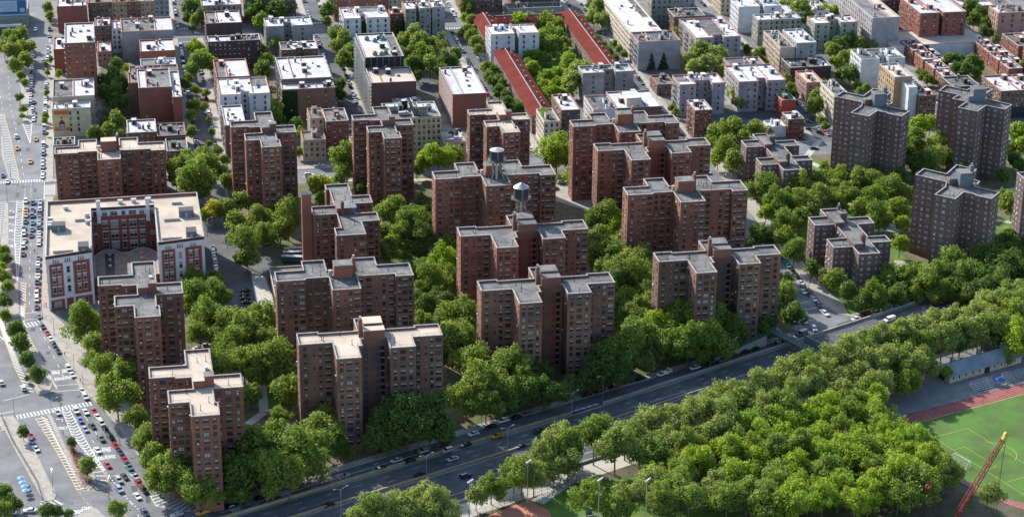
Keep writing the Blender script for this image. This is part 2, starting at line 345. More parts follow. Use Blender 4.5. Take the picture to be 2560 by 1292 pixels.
TW['E'] = tower('apartment_tower', 'rearmost wide grey-roofed red brick tower, behind the one with red galleries', P2, (1433.6, 316.9), 38, .955, ROOFG, BRICK, FRB, PH2, group=TG)
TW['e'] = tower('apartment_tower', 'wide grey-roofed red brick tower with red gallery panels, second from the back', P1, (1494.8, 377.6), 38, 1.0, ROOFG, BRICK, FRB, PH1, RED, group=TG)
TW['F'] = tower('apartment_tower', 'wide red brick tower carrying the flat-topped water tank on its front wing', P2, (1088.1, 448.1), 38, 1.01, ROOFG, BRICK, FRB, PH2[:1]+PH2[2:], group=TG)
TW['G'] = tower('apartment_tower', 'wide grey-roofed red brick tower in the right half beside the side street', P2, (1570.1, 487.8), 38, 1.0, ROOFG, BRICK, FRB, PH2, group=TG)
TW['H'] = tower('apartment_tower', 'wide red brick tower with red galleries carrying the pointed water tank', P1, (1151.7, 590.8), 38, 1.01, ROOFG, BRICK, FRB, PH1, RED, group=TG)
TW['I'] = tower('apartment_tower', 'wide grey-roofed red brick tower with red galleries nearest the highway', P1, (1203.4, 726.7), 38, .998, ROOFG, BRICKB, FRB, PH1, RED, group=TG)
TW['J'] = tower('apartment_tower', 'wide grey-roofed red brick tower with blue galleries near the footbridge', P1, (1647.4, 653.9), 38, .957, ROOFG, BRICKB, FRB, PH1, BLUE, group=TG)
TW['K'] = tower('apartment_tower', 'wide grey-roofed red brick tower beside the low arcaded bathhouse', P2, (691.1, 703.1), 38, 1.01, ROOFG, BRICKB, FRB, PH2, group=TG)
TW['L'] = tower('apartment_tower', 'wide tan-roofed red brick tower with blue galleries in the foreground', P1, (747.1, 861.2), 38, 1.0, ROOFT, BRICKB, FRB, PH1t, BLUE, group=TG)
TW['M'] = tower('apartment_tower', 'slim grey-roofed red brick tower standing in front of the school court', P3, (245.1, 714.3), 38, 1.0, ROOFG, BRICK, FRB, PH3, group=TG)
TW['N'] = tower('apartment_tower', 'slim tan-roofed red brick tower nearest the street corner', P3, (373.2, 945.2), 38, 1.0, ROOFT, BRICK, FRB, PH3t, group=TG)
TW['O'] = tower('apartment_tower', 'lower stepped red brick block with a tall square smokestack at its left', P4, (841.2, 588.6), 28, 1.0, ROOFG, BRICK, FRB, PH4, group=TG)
ob = TW['O']; b = MB(); b.prism([(-12.2, 26.5), (-8, 26.5), (-8, 30.5), (-12.2, 30.5)], 0, 36.5, 0); b.box(-12.35, -7.85, 26.35, 30.65, 36.5, 37.4, 1, 2); b.box(-8, -7.5, 27, 30, 0, 27, 0); b.obj('smokestack', [BRICK, SLATE, DARKM], ob)
DG = 'dark brown brick housing blocks'
TW['Q'] = tower('apartment_block', 'low dark brick block of stepped wings nearest the highway, right of the side street', P5, (2084.5, 618.8), 18.5, 1.0, ROOFG, BRICK2, FRW, PH5, group=DG, npipe=6)
TW['P'] = tower('apartment_block', 'low dark brick block of stepped wings at the far end of the side street', P5, (1904.2, 412.5), 18.5, .97, ROOFG, BRICK2, FRW, PH5, group=DG, npipe=6)
PH6 = [('bulkhead', 15, 20.5, 8.5, 14, 0, 6.5, SLATE, ROOFG), ('chimney', 20.2, 22, 10.4, 12.4, 0, 9, SLATE, None), ('bulkhead', 11.5, 14.8, 12, 15, 0, 2.8, BB, ROOFG)]
TW['T'] = tower('apartment_tower', 'tall dark brick tower turned cornerwise, nearest the highway on the right', P6, (2336.4, 485.7), 38, 1.0, ROOFG, BRICK2, FRW, PH6, group=DG)
TW['R'] = tower('apartment_tower', 'tall dark brick tower turned cornerwise, behind the low stepped block', P6, (2126.6, 281.6), 38, 1.0, ROOFG, BRICK2, FRW, PH6, group=DG)
TW['S'] = tower('apartment_tower', 'tall dark brick tower turned cornerwise at the far right', P7, (2394.5, 268.5), 38, 1.0, ROOFG, BRICK2, FRW, [('bulkhead', 11.5, 18, 9, 14, 0, 6.5, SLATE, ROOFG), ('bulkhead', 9, 11.4, 8.8, 11.4, 0, 3, SLATE, ROOFG)], group=DG)
TW['U'] = tower('apartment_tower', 'dark brick tower cut off by the right edge of the photo', [(0, 0), (20, 0), (20, 9), (0, 9)], (2562, 448), 38, 1.0, ROOFG, BRICK2, FRW, group=DG, npipe=4)

# water tanks on the roofs: each stands on its tower and is a thing of its own
TANKW = mat('dark_cedar_staves', (.045, .047, .048), rough=.7, var=.35, scale=.6, fine=.3, fscale=3); TLID = mat('tank_lid_metal', (.36, .37, .38), rough=.5, metal=.5, var=.15); TSTEEL = mat('tank_steel', (.17, .18, .18), rough=.5, metal=.4, var=.15)
def tank(px, zb, zt, rad, th, cone, label, spread):
    p = at(px[0], px[1], zb); root = empty('water_tank', (p.x, p.y, zb)); tag(root, label, 'water tank', 'rooftop water tanks'); h = zt-zb
    b = MB(); b.tube((0, 0, h), (0, 0, h+th), rad, rad*.98, 28)
    for k in range(9): z = h+th*(k+.5)/9; b.tube((0, 0, z-.05), (0, 0, z+.05), rad+.06, n=28, m=1)
    b.obj('tank', [TANKW, DARKM], root)
    b = MB(); n = 28
    for i in range(n):
        a, c = 2*math.pi*i/n, 2*math.pi*(i+1)/n; r = rad+.25
        b.face([(r*math.cos(a), r*math.sin(a), h+th), (r*math.cos(c), r*math.sin(c), h+th), (0, 0, h+th+cone)])
    b.tube((0, 0, h+th-.1), (0, 0, h+th+.02), rad+.25, n=28); b.obj('tank_roof', TLID, root)
    b = MB(); b.tube((0, 0, h-.45), (0, 0, h-.02), rad+1.1, rad+1.15, 28); b.obj('platform', TSTEEL, root)
    b = MB()
    for i in range(20):
        a, c = 2*math.pi*i/20, 2*math.pi*(i+1)/20; r = rad+1.05; A = Vector((r*math.cos(a), r*math.sin(a), h)); B = Vector((r*math.cos(c), r*math.sin(c), h))
        b.bar(A, A+Vector((0, 0, 1.1)), .07)
        for k in (.55, 1.1): b.bar(A+Vector((0, 0, k)), B+Vector((0, 0, k)), .07)
    b.obj('railing', TSTEEL, root)
    for i in range(4):
        a = math.pi/4+i*math.pi/2; q = Vector((math.cos(a), math.sin(a), 0)); b = MB(); top = q*rad*.75+Vector((0, 0, h-.45)); knee = q*rad*.8+Vector((0, 0, h*.42)); foot = q*spread
        b.bar(top, knee, .5); b.bar(knee, foot, .5); q2 = Vector((math.cos(a+math.pi/2), math.sin(a+math.pi/2), 0)); b.bar(knee, q2*rad*.8+Vector((0, 0, h*.42)), .25); b.bar(q*spread+Vector((0, 0, .2)), q2*spread+Vector((0, 0, .2)), .25); b.obj('leg', TSTEEL, root)
    b = MB(); b.tube((0, 0, 0), (0, 0, h-.4), .55, n=12); b.obj('riser_pipe', GALV, root)
    b = MB()
    for sx in (-.3, .3): b.bar((sx, -rad-.2, h), (sx, -rad-.2, h+th), .07)
    for k in range(10): b.bar((-.3, -rad-.2, h+.3+k*th/10), (.3, -rad-.2, h+.3+k*th/10), .06)
    b.obj('ladder', GALV, root); return root
tank((1241.5, 449), 37.2, 46.6, 3.0, 4.7, .9, 'round dark water tank with a nearly flat bright lid, the further of the two', 4.6)
tank((1302, 540), 37.2, 45.6, 3.1, 4.9, 2.1, 'round dark water tank with a pointed bright cone roof, the nearer of the two', 4.6)

# ---------------------------------------------------------------- the school
SW = mat('white_terracotta', (.66, .66, .68), rough=.6, var=.07); SBR = mat('school_red_brick', (.27, .085, .06), var=.12, scale=.15, bands=.06); SDK = mat('school_dark_parapet', (.085, .05, .035), var=.15)
SROOF = mat('school_roof_gravel', (.46, .385, .31), var=.12, scale=.08, fine=.06, col2=(.38, .32, .26), patch=.09)
root = empty('school_building', (0, 900, 0)); tag(root, 'big U-shaped school of red brick and white terracotta beside the avenue', 'school')
oy = 900; ZS = 25.2
sp = [(-33.3, 870-oy), (-14.1, 875-oy), (-14, 923.8-oy), (14, 923.8-oy), (14, 878.8-oy), (33.7, 882.5-oy), (33.5, 936.5-oy), (-33.2, 935.2-oy)]
shell(root, sp, ZS, SBR, SROOF, COPE, par=1.3)
def wallpt(a, c, t, z, out):
    d = Vector((c[0]-a[0], c[1]-a[1], 0)); L = d.length; d /= L; n = Vector((d.y, -d.x, 0)); return Vector((a[0], a[1], 0))+d*t+n*out+Vector((0, 0, z)), d, n
def panel(b, a, c, t0, t1, z0, z1, out, m=0):
    P, d, n = wallpt(a, c, t0, z0, 0); w_ = t1-t0; h = z1-z0; q = [P, P+d*w_, P+d*w_+Vector((0, 0, h)), P+Vector((0, 0, h))]; o = n*out
    b.face([v+o for v in q], m)
    for i in range(4): b.face([q[(i+1) % 4]+o, q[i]+o, q[i], q[(i+1) % 4]], m)
tr = MB(); wins = []
def sw(a, c, t, z, w_, h, seed=0):
    P, d, n = wallpt(a, c, t, z, .13); wins.append((P.x, P.y+oy, z, math.atan2(n.x, -n.y), w_, h))
for (a, c) in ((sp[0], sp[1]), (sp[4], sp[5])):
    L = math.hypot(c[0]-a[0], c[1]-a[1]); f = L/19.8
    panel(tr, a, c, 0, L, 21.2, 23.8, .12, 0); panel(tr, a, c, 0, L, 23.8, 25.1, .16, 1)
    for t0, t1 in ((0, 1.0), (7.2, 11.2), (18.8, 19.8)): panel(tr, a, c, t0*f, t1*f, 6, 21.2, .12, 0)
    panel(tr, a, c, 0, L, 4.9, 6, .3, 0)
    for t0, t1 in ((0, .9), (6.9, 7.7), (10.7, 11.5), (18.9, 19.8)): panel(tr, a, c, t0*f, t1*f, 0, 4.9, .14, 0)
    for e in (1.0, 6.9, 11.2, 18.5):
        for k in range(19): panel(tr, a, c, e*f, (e+.3)*f, 6.2+k*.8, 6.6+k*.8, .10, 0)
    for z in (9.2, 13.6, 18.0):
        for t in (3.0, 5.3, 13.7, 16.2):
            sw(a, c, t*f, z, 1.2, 2.6); panel(tr, a, c, t*f-.95, t*f+.95, z+1.35, z+1.75, .16, 0); panel(tr, a, c, t*f-.85, t*f+.85, z-1.75, z-1.4, .16, 0)
        sw(a, c, 9.2*f, z, 1.5, 2.8)
    for t in (4.1, 9.2, 14.9):
        for k in (-1, 0, 1): sw(a, c, (t+k*.95)*f, 22.4, .6, 1.7)
    for t in (3.2, 14.7):
        for k in (-1.6, 0, 1.6): sw(a, c, (t+k)*f, 2.6, 1.2, 2.8)
a, c = sp[2], sp[3]
panel(tr, a, c, 0, 28, 21.0, 23.9, .12, 0); panel(tr, a, c, 0, 28, 23.9, 25.1, .16, 1)
for t, w_ in ((5.8, 2.2), (9.9, 3.2), (14.1, 1.7), (18.1, 3.2), (22.2, 2.2)):
    for z in (7, 12, 17): sw(a, c, t, z, w_, 2.8); panel(tr, a, c, t-w_/2-.25, t+w_/2+.25, z+1.5, z+1.9, .16, 0); panel(tr, a, c, t-w_/2-.2, t+w_/2+.2, z-1.9, z-1.5, .16, 0)
    sw(a, c, t, 22.3, w_, 1.9)
for t in (1.5, 26.5):
    for z in (7, 12, 17, 22.2): sw(a, c, t, z, 1.7, 2.3)
for (a, c) in ((sp[7], sp[0]), (sp[1], sp[2]), (sp[3], sp[4])):
    L = math.hypot(c[0]-a[0], c[1]-a[1]); panel(tr, a, c, 0, L, 23.8, 25.1, .14, 0); k = int(L/4)
    for i in range(k):
        for z in (9, 13.6, 18, 22.3): sw(a, c, L*(i+.5)/k, z, 1.5, 2.2)
tr.obj('terracotta_trim', [SW, SDK], root)
place_windows(root, wins, FRW, acp=0)
for x in (-10.7, 10.9): b = MB(); b.box(x-.85, x+.85, 22.6, 24.6, 18, 28.2, 0); b.box(x-.95, x+.95, 22.5, 24.7, 28.2, 28.5, 1); b.obj('chimney', [SW, CONC], root)
for x, y, w_, d in ((-28, 3, 6, 5), (-17.5, -22.5, 4.5, 6), (27.5, 12, 6.5, 5), (28.5, -13, 4.5, 6)):
    b = MB(); b.face([(x-w_/2, y-d/2, 24), (x+w_/2, y-d/2, 24), (x+w_/2, y-d/2, 26.7), (x-w_/2, y-d/2, 26.7)], 0); b.box(x-w_/2, x+w_/2, y-d/2+.01, y+d/2, 23.9, 26.9, 0, 1)
    b.box(x-.5, x+.5, y-d/2-.06, y-d/2, 23.9, 26, 2); b.obj('bulkhead', [SLATE, DARKM, COPE], root)
for x, y, l in ((-18, 12, 6), (-26, -23.5, 8.5), (21, 6, 7), (20, -16, 8.5), (24, 26, 4.5)): b = MB(); b.box(x-l/2, x+l/2, y-.5, y+.5, 23.9, 24.7, 0, 1); b.obj('skylight', [COPE, DARKM], root)
for x, y in ((-31.5, 14), (-15.8, 17), (-15.5, 8.5), (-1, 31), (5, 31.5), (11.5, 32), (-31.5, 9), (-31.5, 6), (-25, 27)): b = MB(); b.box(x-1, x+1, y-.6, y+.6, 23.9, 25.3, 0); b.box(x-1.15, x+1.15, y-.75, y+.75, 25.3, 25.6, 0); b.obj('roof_ventilator', [GALV], root)
b = MB(); q = [(-13.8, -16), (13.8, -16), (13.8, 9), (10, 14.5), (5, 15), (1.8, 11), (-1.8, 11), (-5, 15), (-10, 14.5), (-13.8, 9)]
b.prism(q, 0, 8, 0, 1); o2 = inset(q, .5); n = len(q)
for i in range(n): j = (i+1) % n; b.face([(*q[i], 8.4), (*q[j], 8.4), (*o2[j], 8.4), (*o2[i], 8.4)], 2); b.face([(*q[i], 8.0), (*q[j], 8.0), (*q[j], 8.4), (*q[i], 8.4)], 2); b.face([(*o2[j], 8.0), (*o2[i], 8.0), (*o2[i], 8.4), (*o2[j], 8.4)], 2)
for x in (-7, 7):
    for y in (8, 2, -5): b.tube((x, y, 8), (x, y, 9.1), .7, n=10, m=3)
b.box(-9, -5, -14, 11, 8, 8.05, 4); b.obj('court_annex', [SBR, mat('annex_roof', (.22, .18, .15), var=.2), COPE, GALV, DARKM], root)

# ---------------------------------------------------------------- bathhouse beside tower K
pA = at(672, 668, 6); root = empty('bathhouse', (pA.x, pA.y, 0)); tag(root, 'low grey-roofed arcaded bathhouse tucked behind the left end of a wide tower', 'bathhouse')
q = [(0, -34), (22, -34), (22, 0), (0, 0)]; shell(root, q, 6, SBR, ROOFG, COPE, par=.6)
for i in range(8):
    b = MB(); y = -32+i*4.1; b.box(-.1, 0, y-1.2, y+1.2, 0, 3.2, 0)
    for k in range(8): a0 = math.pi*k/8; a1 = math.pi*(k+1)/8; b.face([(-.1, y, 3.2), (-.1, y+1.2*math.cos(a1), 3.2+1.2*math.sin(a1)), (-.1, y+1.2*math.cos(a0), 3.2+1.2*math.sin(a0))], 0)
    b.obj('arch', [OPEN], root)
# ---------------------------------------------------------------- ground, roads, pavements, markings
FO = Vector((28.4, 679.9, 0)); FU = Vector((.9175, .3977, 0)); FN = Vector((-.3977, .9175, 0))
def F(t, n, z=0): p = FO+FU*t+FN*n; return (p.x, p.y, z)
def zf(t): return -3.6 if t < 0 else max(-.35, -3.6+t*3.25/150)       # the highway climbs out of its cut
def sheet(name, polys, z, m, kind='structure', skirt=0):
    b = MB()
    z0 = z-.001
    for q in polys:
        z0 += .001; z = z0; b.face([(p[0], p[1], z) for p in q])
        if skirt:
            for i in range(len(q)): j = (i+1) % len(q); b.face([(q[i][0], q[i][1], z-skirt), (q[j][0], q[j][1], z-skirt), (q[j][0], q[j][1], z), (q[i][0], q[i][1], z)])
    o = b.obj(name, m); o['kind'] = kind; return o
def W(*pts, z=0): return [tuple(at(x, y, z)[:2]) for x, y in pts]
def rect(x0, x1, y0, y1): return [(x0, y0), (x1, y0), (x1, y1), (x0, y1)]
FAR = 4200
gq = [F(-400, 0), (-FAR, F(-400, 0)[1]), (-FAR, 6000), (FAR, 6000), F(1500, 0)]
GBASE = mat('block_ground', (.20, .185, .165), var=.2, scale=.1, fine=.15, fscale=1, col2=(.13, .125, .115), patch=.06)
b = MB(); b.face([(*p[:2], 0) for p in gq][::-1]); b.face([(*F(-400, -36)[:2], 0), (*F(1500, -36)[:2], 0), (2000, -500, 0), (-1500, -500, 0)]); g = b.obj('ground', GBASE); g['kind'] = 'structure'
# highway: two carriageways in a shallow cut, floor follows the grade
b = MB(); ts = [-400, 0, 25, 50, 75, 100, 125, 150, 300, 1500]
for t0, t1 in zip(ts, ts[1:]): b.face([F(t0, -36, zf(t0)), F(t1, -36, zf(t1)), F(t1, 0, zf(t1)), F(t0, 0, zf(t0))])
o = b.obj('highway_roadway', ASPHD); o['kind'] = 'structure'
CUTW = mat('yellowish_retaining_concrete', (.30, .25, .165), var=.15, scale=.5, fine=.1, fscale=1.5)
def barrier(name, n0, n1, t0, t1, top, label, cat, m, step=10, zb=None, ribs=False):
    b = MB(); t = t0
    while t < t1-.01:
        u = min(t+step, t1); za, zc = (zf(t), zf(u)) if zb is None else (zb, zb); ta, tc = (za+top, zc+top) if top < 50 else (top-100, top-100)
        P = [F(t, n0, za-.3), F(u, n0, zc-.3), F(u, n1, zc-.3), F(t, n1, za-.3), F(t, n0, ta), F(u, n0, tc), F(u, n1, tc), F(t, n1, ta)]
        for q in ((0, 1, 5, 4), (2, 3, 7, 6), (4, 5, 6, 7), (1, 2, 6, 5), (3, 0, 4, 7)): b.face([P[i] for i in q])
        if ribs and za < -1:
            k = t
            while k < u: b.face([F(k, n0-.08, zf(k)), F(k+.25, n0-.08, zf(k)), F(k+.25, n0-.08, ta-.3), F(k, n0-.08, ta-.3)]); k += 3
        t = u
    return tag(b.obj(name, m), label, cat)
barrier('retaining_wall', -.6, .0, -120, 150, 100.85, 'long yellowish concrete retaining wall between highway and frontage road', 'retaining wall', CUTW, ribs=True)
barrier('highway_barrier', -.5, .0, 165, 900, .95, 'concrete barrier along the far side of the highway near the footbridge', 'barrier', CONC)
barrier('median_barrier', -13.3, -12.7, -120, 170, .95, 'tan concrete median barrier between the two highway carriageways', 'barrier', CUTW)
barrier('outer_wall', -36.2, -35.6, -120, 150, 100.9, 'grey concrete wall along the park side of the highway', 'retaining wall', CONC)
barrier('park_kerb', -36.3, -35.6, 150, 900, 100.15, 'low concrete kerb along the park side of the far highway', 'kerb', CONC)
barrier('median_barrier', -13.2, -12.8, 170, 900, .85, 'far part of the highway median barrier beyond the trees', 'barrier', CONC)
# asphalt
CURB = [(-36.8, 1262), (-36.8, 862), (-33.5, 846), (-26.4, 819), (-21, 792), (-13.2, 775), (-6.5, 755), (.4, 730), (5, 708), (9, 699), (15, 693), (22, 689.5)]
sheet('avenue_roadway', [[(-300, 560), F(-400, .1)[:2] and (-140, 612), F(-60, .05)[:2], F(0, .05)[:2], (29, 683.5), (22, 689.5)]+CURB[::-1][1:]+[(-36.8, 1700), (-300, 1700)]], .012, ASPH)
sheet('frontage_road', [[F(-2, .05)[:2], F(900, .05)[:2], F(900, 7.6)[:2], F(8, 7.6)[:2], F(-6, 9)[:2]]], .016, ASPHD)
STX = [(38, 49.5), (118.5, 129.5), (200, 209.5), (282, 292), (359, 368.5), (436, 445)]
sheet('side_streets', [rect(a, c, 1026, 1700) for a, c in STX], .014, ASPHD)
sheet('cross_street', [rect(-36.8, 520, 1008, 1025.95)], .010, ASPH)
sheet('cross_avenue', [rect(-36.8, 620, 1262, 1277)], .020, ASPH)
sheet('right_side_street', [[(283.5, 797), (294.5, 800), (293.5, 1008), (283.5, 1008)]], .018, ASPH)
sheet('corner_junction', [[F(278, 7.5)[:2], F(300, 7.5)[:2], (296.5, 822), (283, 830), (279, 808)]], .022, ASPH)
sheet('school_side_street', [rect(35.5, 49.5, 840, 1008), W((500, 600), (660, 600), (690, 640), (640, 780), (640, 830), (480, 840))], .020, ASPHD)
# pavements, raised with a kerb
pv = []
pv.append(CURB[::-1][:]+[(-36.8, 1008), (-32.6, 1008), (-32.6, 871), (-28.5, 862), (-15, 824), (-10, 800), (-3.5, 780), (4, 752), (9.5, 730), (14, 713), (22, 701), (29, 696), F(8, 11.5)[:2], F(8, 7.6)[:2]])
pv.append([F(8.1, 7.6)[:2], F(272, 7.6)[:2], F(272, 11.5)[:2], F(8.1, 11.5)[:2]])
pv.append([F(305, 7.6)[:2], F(900, 7.6)[:2], F(900, 11.5)[:2], F(305, 11.5)[:2]])
pv.append([F(304.9, 7.6)[:2], F(304.9, 12.5)[:2], (304, 822), (301, 850), (302, 1008), (294.6, 1008), (295.2, 826), (298.5, 813)])
pv += [[(280.3, 818), (283.4, 820), (283.4, 1007.9), (280.3, 1007.9)]]
for a, c in STX: pv += [rect(a-3.6, a, 1028, 1260), rect(c, c+3.6, 1028, 1260), rect(a-3.6, a, 1280, 1600), rect(c, c+3.6, 1280, 1600)]
pv += [rect(-36.8, -33, 1028, 1260), rect(-32.9, 34.3, 1028, 1031.5), rect(53.2, 114.8, 1026.5, 1031.5), rect(133.2, 196.3, 1026.5, 1030), rect(213.2, 278.3, 1026.5, 1030), rect(295.7, 355, 1026.5, 1030)]
sheet('pavements', pv, .13, PAVE, skirt=.13)
isl = [[(-33.5, 771), (-31.8, 771), (-26, 741), (-16.6, 723), (-15.2, 713), (-17.2, 708.6), (-20, 708.6), (-27, 739)],
       [(-50.2, 861), (-45.5, 859.5), (-38, 822), (-31.3, 800), (-32.6, 791.4), (-37.3, 789.6), (-42, 810), (-47.2, 840)],
       [(-55.3, 1002), (-53.7, 1002), (-52.3, 950), (-49.9, 915), (-47.3, 905), (-45.9, 866), (-51.3, 866), (-56.4, 905)],
       [(-49.2, 1119), (-44.6, 1119), (-45.2, 1180), (-45.9, 1258), (-63, 1258), (-55.3, 1211), (-51.3, 1180)],
       [(-60, 1100.5), (-58.9, 1100.5), (-57.4, 1069), (-53.3, 1035), (-54.1, 1035), (-58.6, 1069)],
       [(-26.5, 685), (-19, 693), (-16, 694), (-11, 684), (-9, 660), (-24, 660)], [(-49, 772), (-46, 772), (-36.5, 737), (-29.6, 705.5), (-30.5, 702), (-34, 702), (-44, 740), (-52, 772)]]
sheet('traffic_islands', [q[::-1] if sum((q[i-1][0]*q[i][1]-q[i][0]*q[i-1][1]) for i in range(len(q))) < 0 else q for q in isl], .15, PAVE, skirt=.15)
sheet('play_yard', [[(-140, 640), (-36.5, 640), (-35.2, 702), (-44.5, 740), (-52.5, 771), (-140, 780)]], .03, ASPH)
sheet('bathhouse_plaza', [W((628, 690), (662, 690), (702, 800), (650, 800))], .04, CONCL, skirt=.04)
# lawns and paths of the housing estate
sheet('estate_lawn', [[F(12, 11.6)[:2], F(272, 11.6)[:2], (280, 818), (280, 1007), (51, 1007), (51, 872), (8, 868), (-14, 826), (-3, 781), (10, 731), (15, 714), (23, 702)],
                      [F(305, 11.6)[:2], F(700, 11.6)[:2], (660, 1007), (303, 1007), (301.5, 850)], rect(-32, 35, 958, 1007.5)], .006, SOIL)
lawns = [W((445, 1215), (490, 1200), (530, 1262), (480, 1262)), W((770, 470), (830, 455), (850, 520), (800, 530)), W((1880, 545), (1990, 560), (2000, 700), (1960, 640)), W((2230, 620), (2300, 670), (2260, 690), (2228, 640)),
         W((2020, 390), (2090, 420), (2080, 440), (2030, 430)), W((2180, 700), (2400, 690), (2400, 730), (2340, 770), (2290, 720)), W((2020, 700), (2240, 750), (2130, 790), (2060, 760)), W((1960, 480), (2250, 560), (2100, 600), (1960, 600)),
         W((2100, 440), (2290, 470), (2290, 560), (2120, 540)), W((1000, 560), (1080, 590), (1060, 660), (990, 650)), W((1640, 840), (1700, 850), (1760, 880), (1700, 900)), W((650, 950), (720, 960), (700, 1010), (640, 1010)),
         W((1340, 440), (1450, 440), (1460, 490), (1370, 480)), W((2480, 540), (2560, 540), (2560, 600), (2480, 590)), W((900, 560), (960, 640), (1080, 700), (1160, 780), (1060, 780)), W((1480, 600), (1640, 640), (1640, 760), (1500, 720))]
sheet('estate_grass', [q[::-1] if sum((q[i-1][0]*q[i][1]-q[i][0]*q[i-1][1]) for i in range(len(q))) < 0 else q for q in lawns], .010, GRASS)
def strip(name, pts, wd, z, m, extra=None):
    b = MB()
    for pl in pts:
        V = [Vector((p[0], p[1], 0)) for p in pl]
        for a, c in zip(V, V[1:]):
            z += .0007; d = (c-a).normalized(); n = Vector((-d.y, d.x, 0))*wd/2
            b.face([(*(a-n)[:2], z), (*(c-n)[:2], z), (*(c+n)[:2], z), (*(a+n)[:2], z)])
    o = b.obj(name, m); o['kind'] = 'structure'; return o
strip('estate_paths', [W((655, 960), (660, 1030), (620, 1060)), W((960, 600), (1060, 625), (1200, 650)), W((1050, 700), (1090, 740), (1100, 830)), W((760, 440), (870, 450), (1080, 450), (1180, 470)), W((1470, 560), (1500, 700), (1560, 800), (1660, 900)),
                       W((2060, 470), (2110, 510), (2180, 520), (2290, 560)), W((2480, 480), (2560, 470)), W((2300, 560), (2450, 545), (2560, 560)), W((2050, 350), (2010, 400), (2080, 430))], 3.6, .034, CONCL)
sheet('estate_squares', [W((2140, 545), (2300, 545), (2300, 580), (2170, 580)), W((2235, 650), (2275, 655), (2300, 700), (2350, 760), (2290, 745), (2240, 700)), W((1380, 460), (1490, 480), (1480, 530), (1380, 500)), W((2540, 520), (2600, 520), (2600, 560), (2540, 560))], .050, PAVE)
sheet('rear_yard', [W((1780, 262), (1975, 268), (1985, 300), (1900, 318), (1780, 320)), W((1050, 150), (1115, 160), (1115, 250), (1040, 230))], .03, ASPHD)
# ---- markings
mw = MB(); my = MB(); ZM = .024
def line(b, p, q, wd, z=ZM):
    z += rnd.random()*.004; a = Vector((*p[:2], 0)); c = Vector((*q[:2], 0)); d = (c-a).normalized(); n = Vector((-d.y, d.x, 0))*wd/2
    b.face([(*(a-n)[:2], z), (*(c-n)[:2], z), (*(c+n)[:2], z), (*(a+n)[:2], z)])
def lerp(p, q, t): return (p[0]+(q[0]-p[0])*t, p[1]+(q[1]-p[1])*t)
def poly_at(pl, t):
    Ls = [math.dist(a, c) for a, c in zip(pl, pl[1:])]; s = t*sum(Ls)
    for (a, c), L in zip(zip(pl, pl[1:]), Ls):
        if s <= L or L == Ls[-1] and s-L < 1e-6: return lerp(a, c, s/L)
        s -= L
    return pl[-1]
def hatch(A, B, n, wd=.55, skew=.0, yA=False, yB=False, chev=False):
    for i in range(n):
        t = (i+.5)/n; p = poly_at(A, t); q = poly_at(B, min(1, max(0, t+skew)))
        if math.dist(p, q) < .5: continue
        if chev: m = lerp(p, q, .5); m = (m[0]+.1, m[1]-1.6); line(mw, p, m, wd); line(mw, m, q, wd, ZM+.001)
        else: line(mw, p, q, wd)
    for pl, y in ((A, yA), (B, yB)):
        if y is None: continue
        for a, c in zip(pl, pl[1:]): line(my if y else mw, a, c, .28, ZM+.002)
hatch([(-35.7, 770.5), (-28, 740), (-20.8, 708.6)], [(-33.6, 769), (-27.4, 739), (-19.6, 709)], 27, yA=True, yB=None, skew=.02)
hatch([(-38.0, 769), (-29.8, 740), (-22.2, 708)], [(-35.7, 770.5), (-28, 740), (-20.8, 708.6)], 26, yA=True, yB=None, skew=.015)
hatch([(-27.9, 774), (-24, 752), (-18.6, 736), (-12.6, 722)], [(-24.9, 774), (-19.6, 750), (-16, 735), (-12.2, 722)], 22, chev=True)
hatch([(-57.6, 880), (-52.5, 850), (-46.5, 815), (-41, 791.5)], [(-53.5, 866), (-50.2, 850), (-44.2, 815), (-38.4, 791)], 26, yA=True, yB=None)
hatch([(-45.4, 852), (-37.9, 821), (-31.2, 799.6)], [(-43.2, 853.5), (-36, 821), (-29.6, 792.5)], 22, yA=None, yB=True)
hatch([(-46, 905), (-45.4, 866)], [(-47.3+3.6, 903), (-43.6, 858)], 14, yA=None, yB=True)
hatch([(-60.2, 1003), (-60, 940), (-59, 880)], [(-55.4, 1003), (-56.6, 950), (-56.5, 905)], 34, yA=True, yB=None)
hatch([(-49.7, 1004.5), (-50, 958), (-47.6, 906)], [(-46.6, 1004.5), (-46.9, 950), (-47.3, 906)], 30, chev=True)
hatch([(-62.5, 1137), (-58.9, 1100), (-57.3, 1069), (-53.2, 1036)], [(-59.4, 1137), (-55.4, 1100), (-52.5, 1069), (-49, 1033)], 40, yA=None, yB=True)
hatch([(-49.2, 1118.5), (-44.9, 1087)], [(-44.4, 1118), (-44.8, 1087)], 9, chev=True)
hatch([(-20.6, 708.2), (-16, 706.8), (-11, 710), (-11.6, 717), (-15, 727)], [(-19.5, 708.6), (-16.5, 709), (-14.8, 713), (-15.6, 719), (-17.2, 725)], 7, yA=True, yB=None)
hatch([(3.2, 700.5), (5.2, 692), (14, 687), (24, 684.6)], [(6.5, 701), (10, 697.5), (17, 690.8), (25, 687.4)], 12, yA=False, yB=None)
hatch([(-25.5, 695.2), (-26.5, 685), (-24.5, 664)], [(-19, 695.6), (-22.5, 685), (-20, 664)], 7, yA=True, yB=None)
hatch([(-11.5, 694), (-8.6, 684), (-6, 662)], [(-8, 697), (-5, 684), (-2, 662)], 9, yB=True, yA=None)
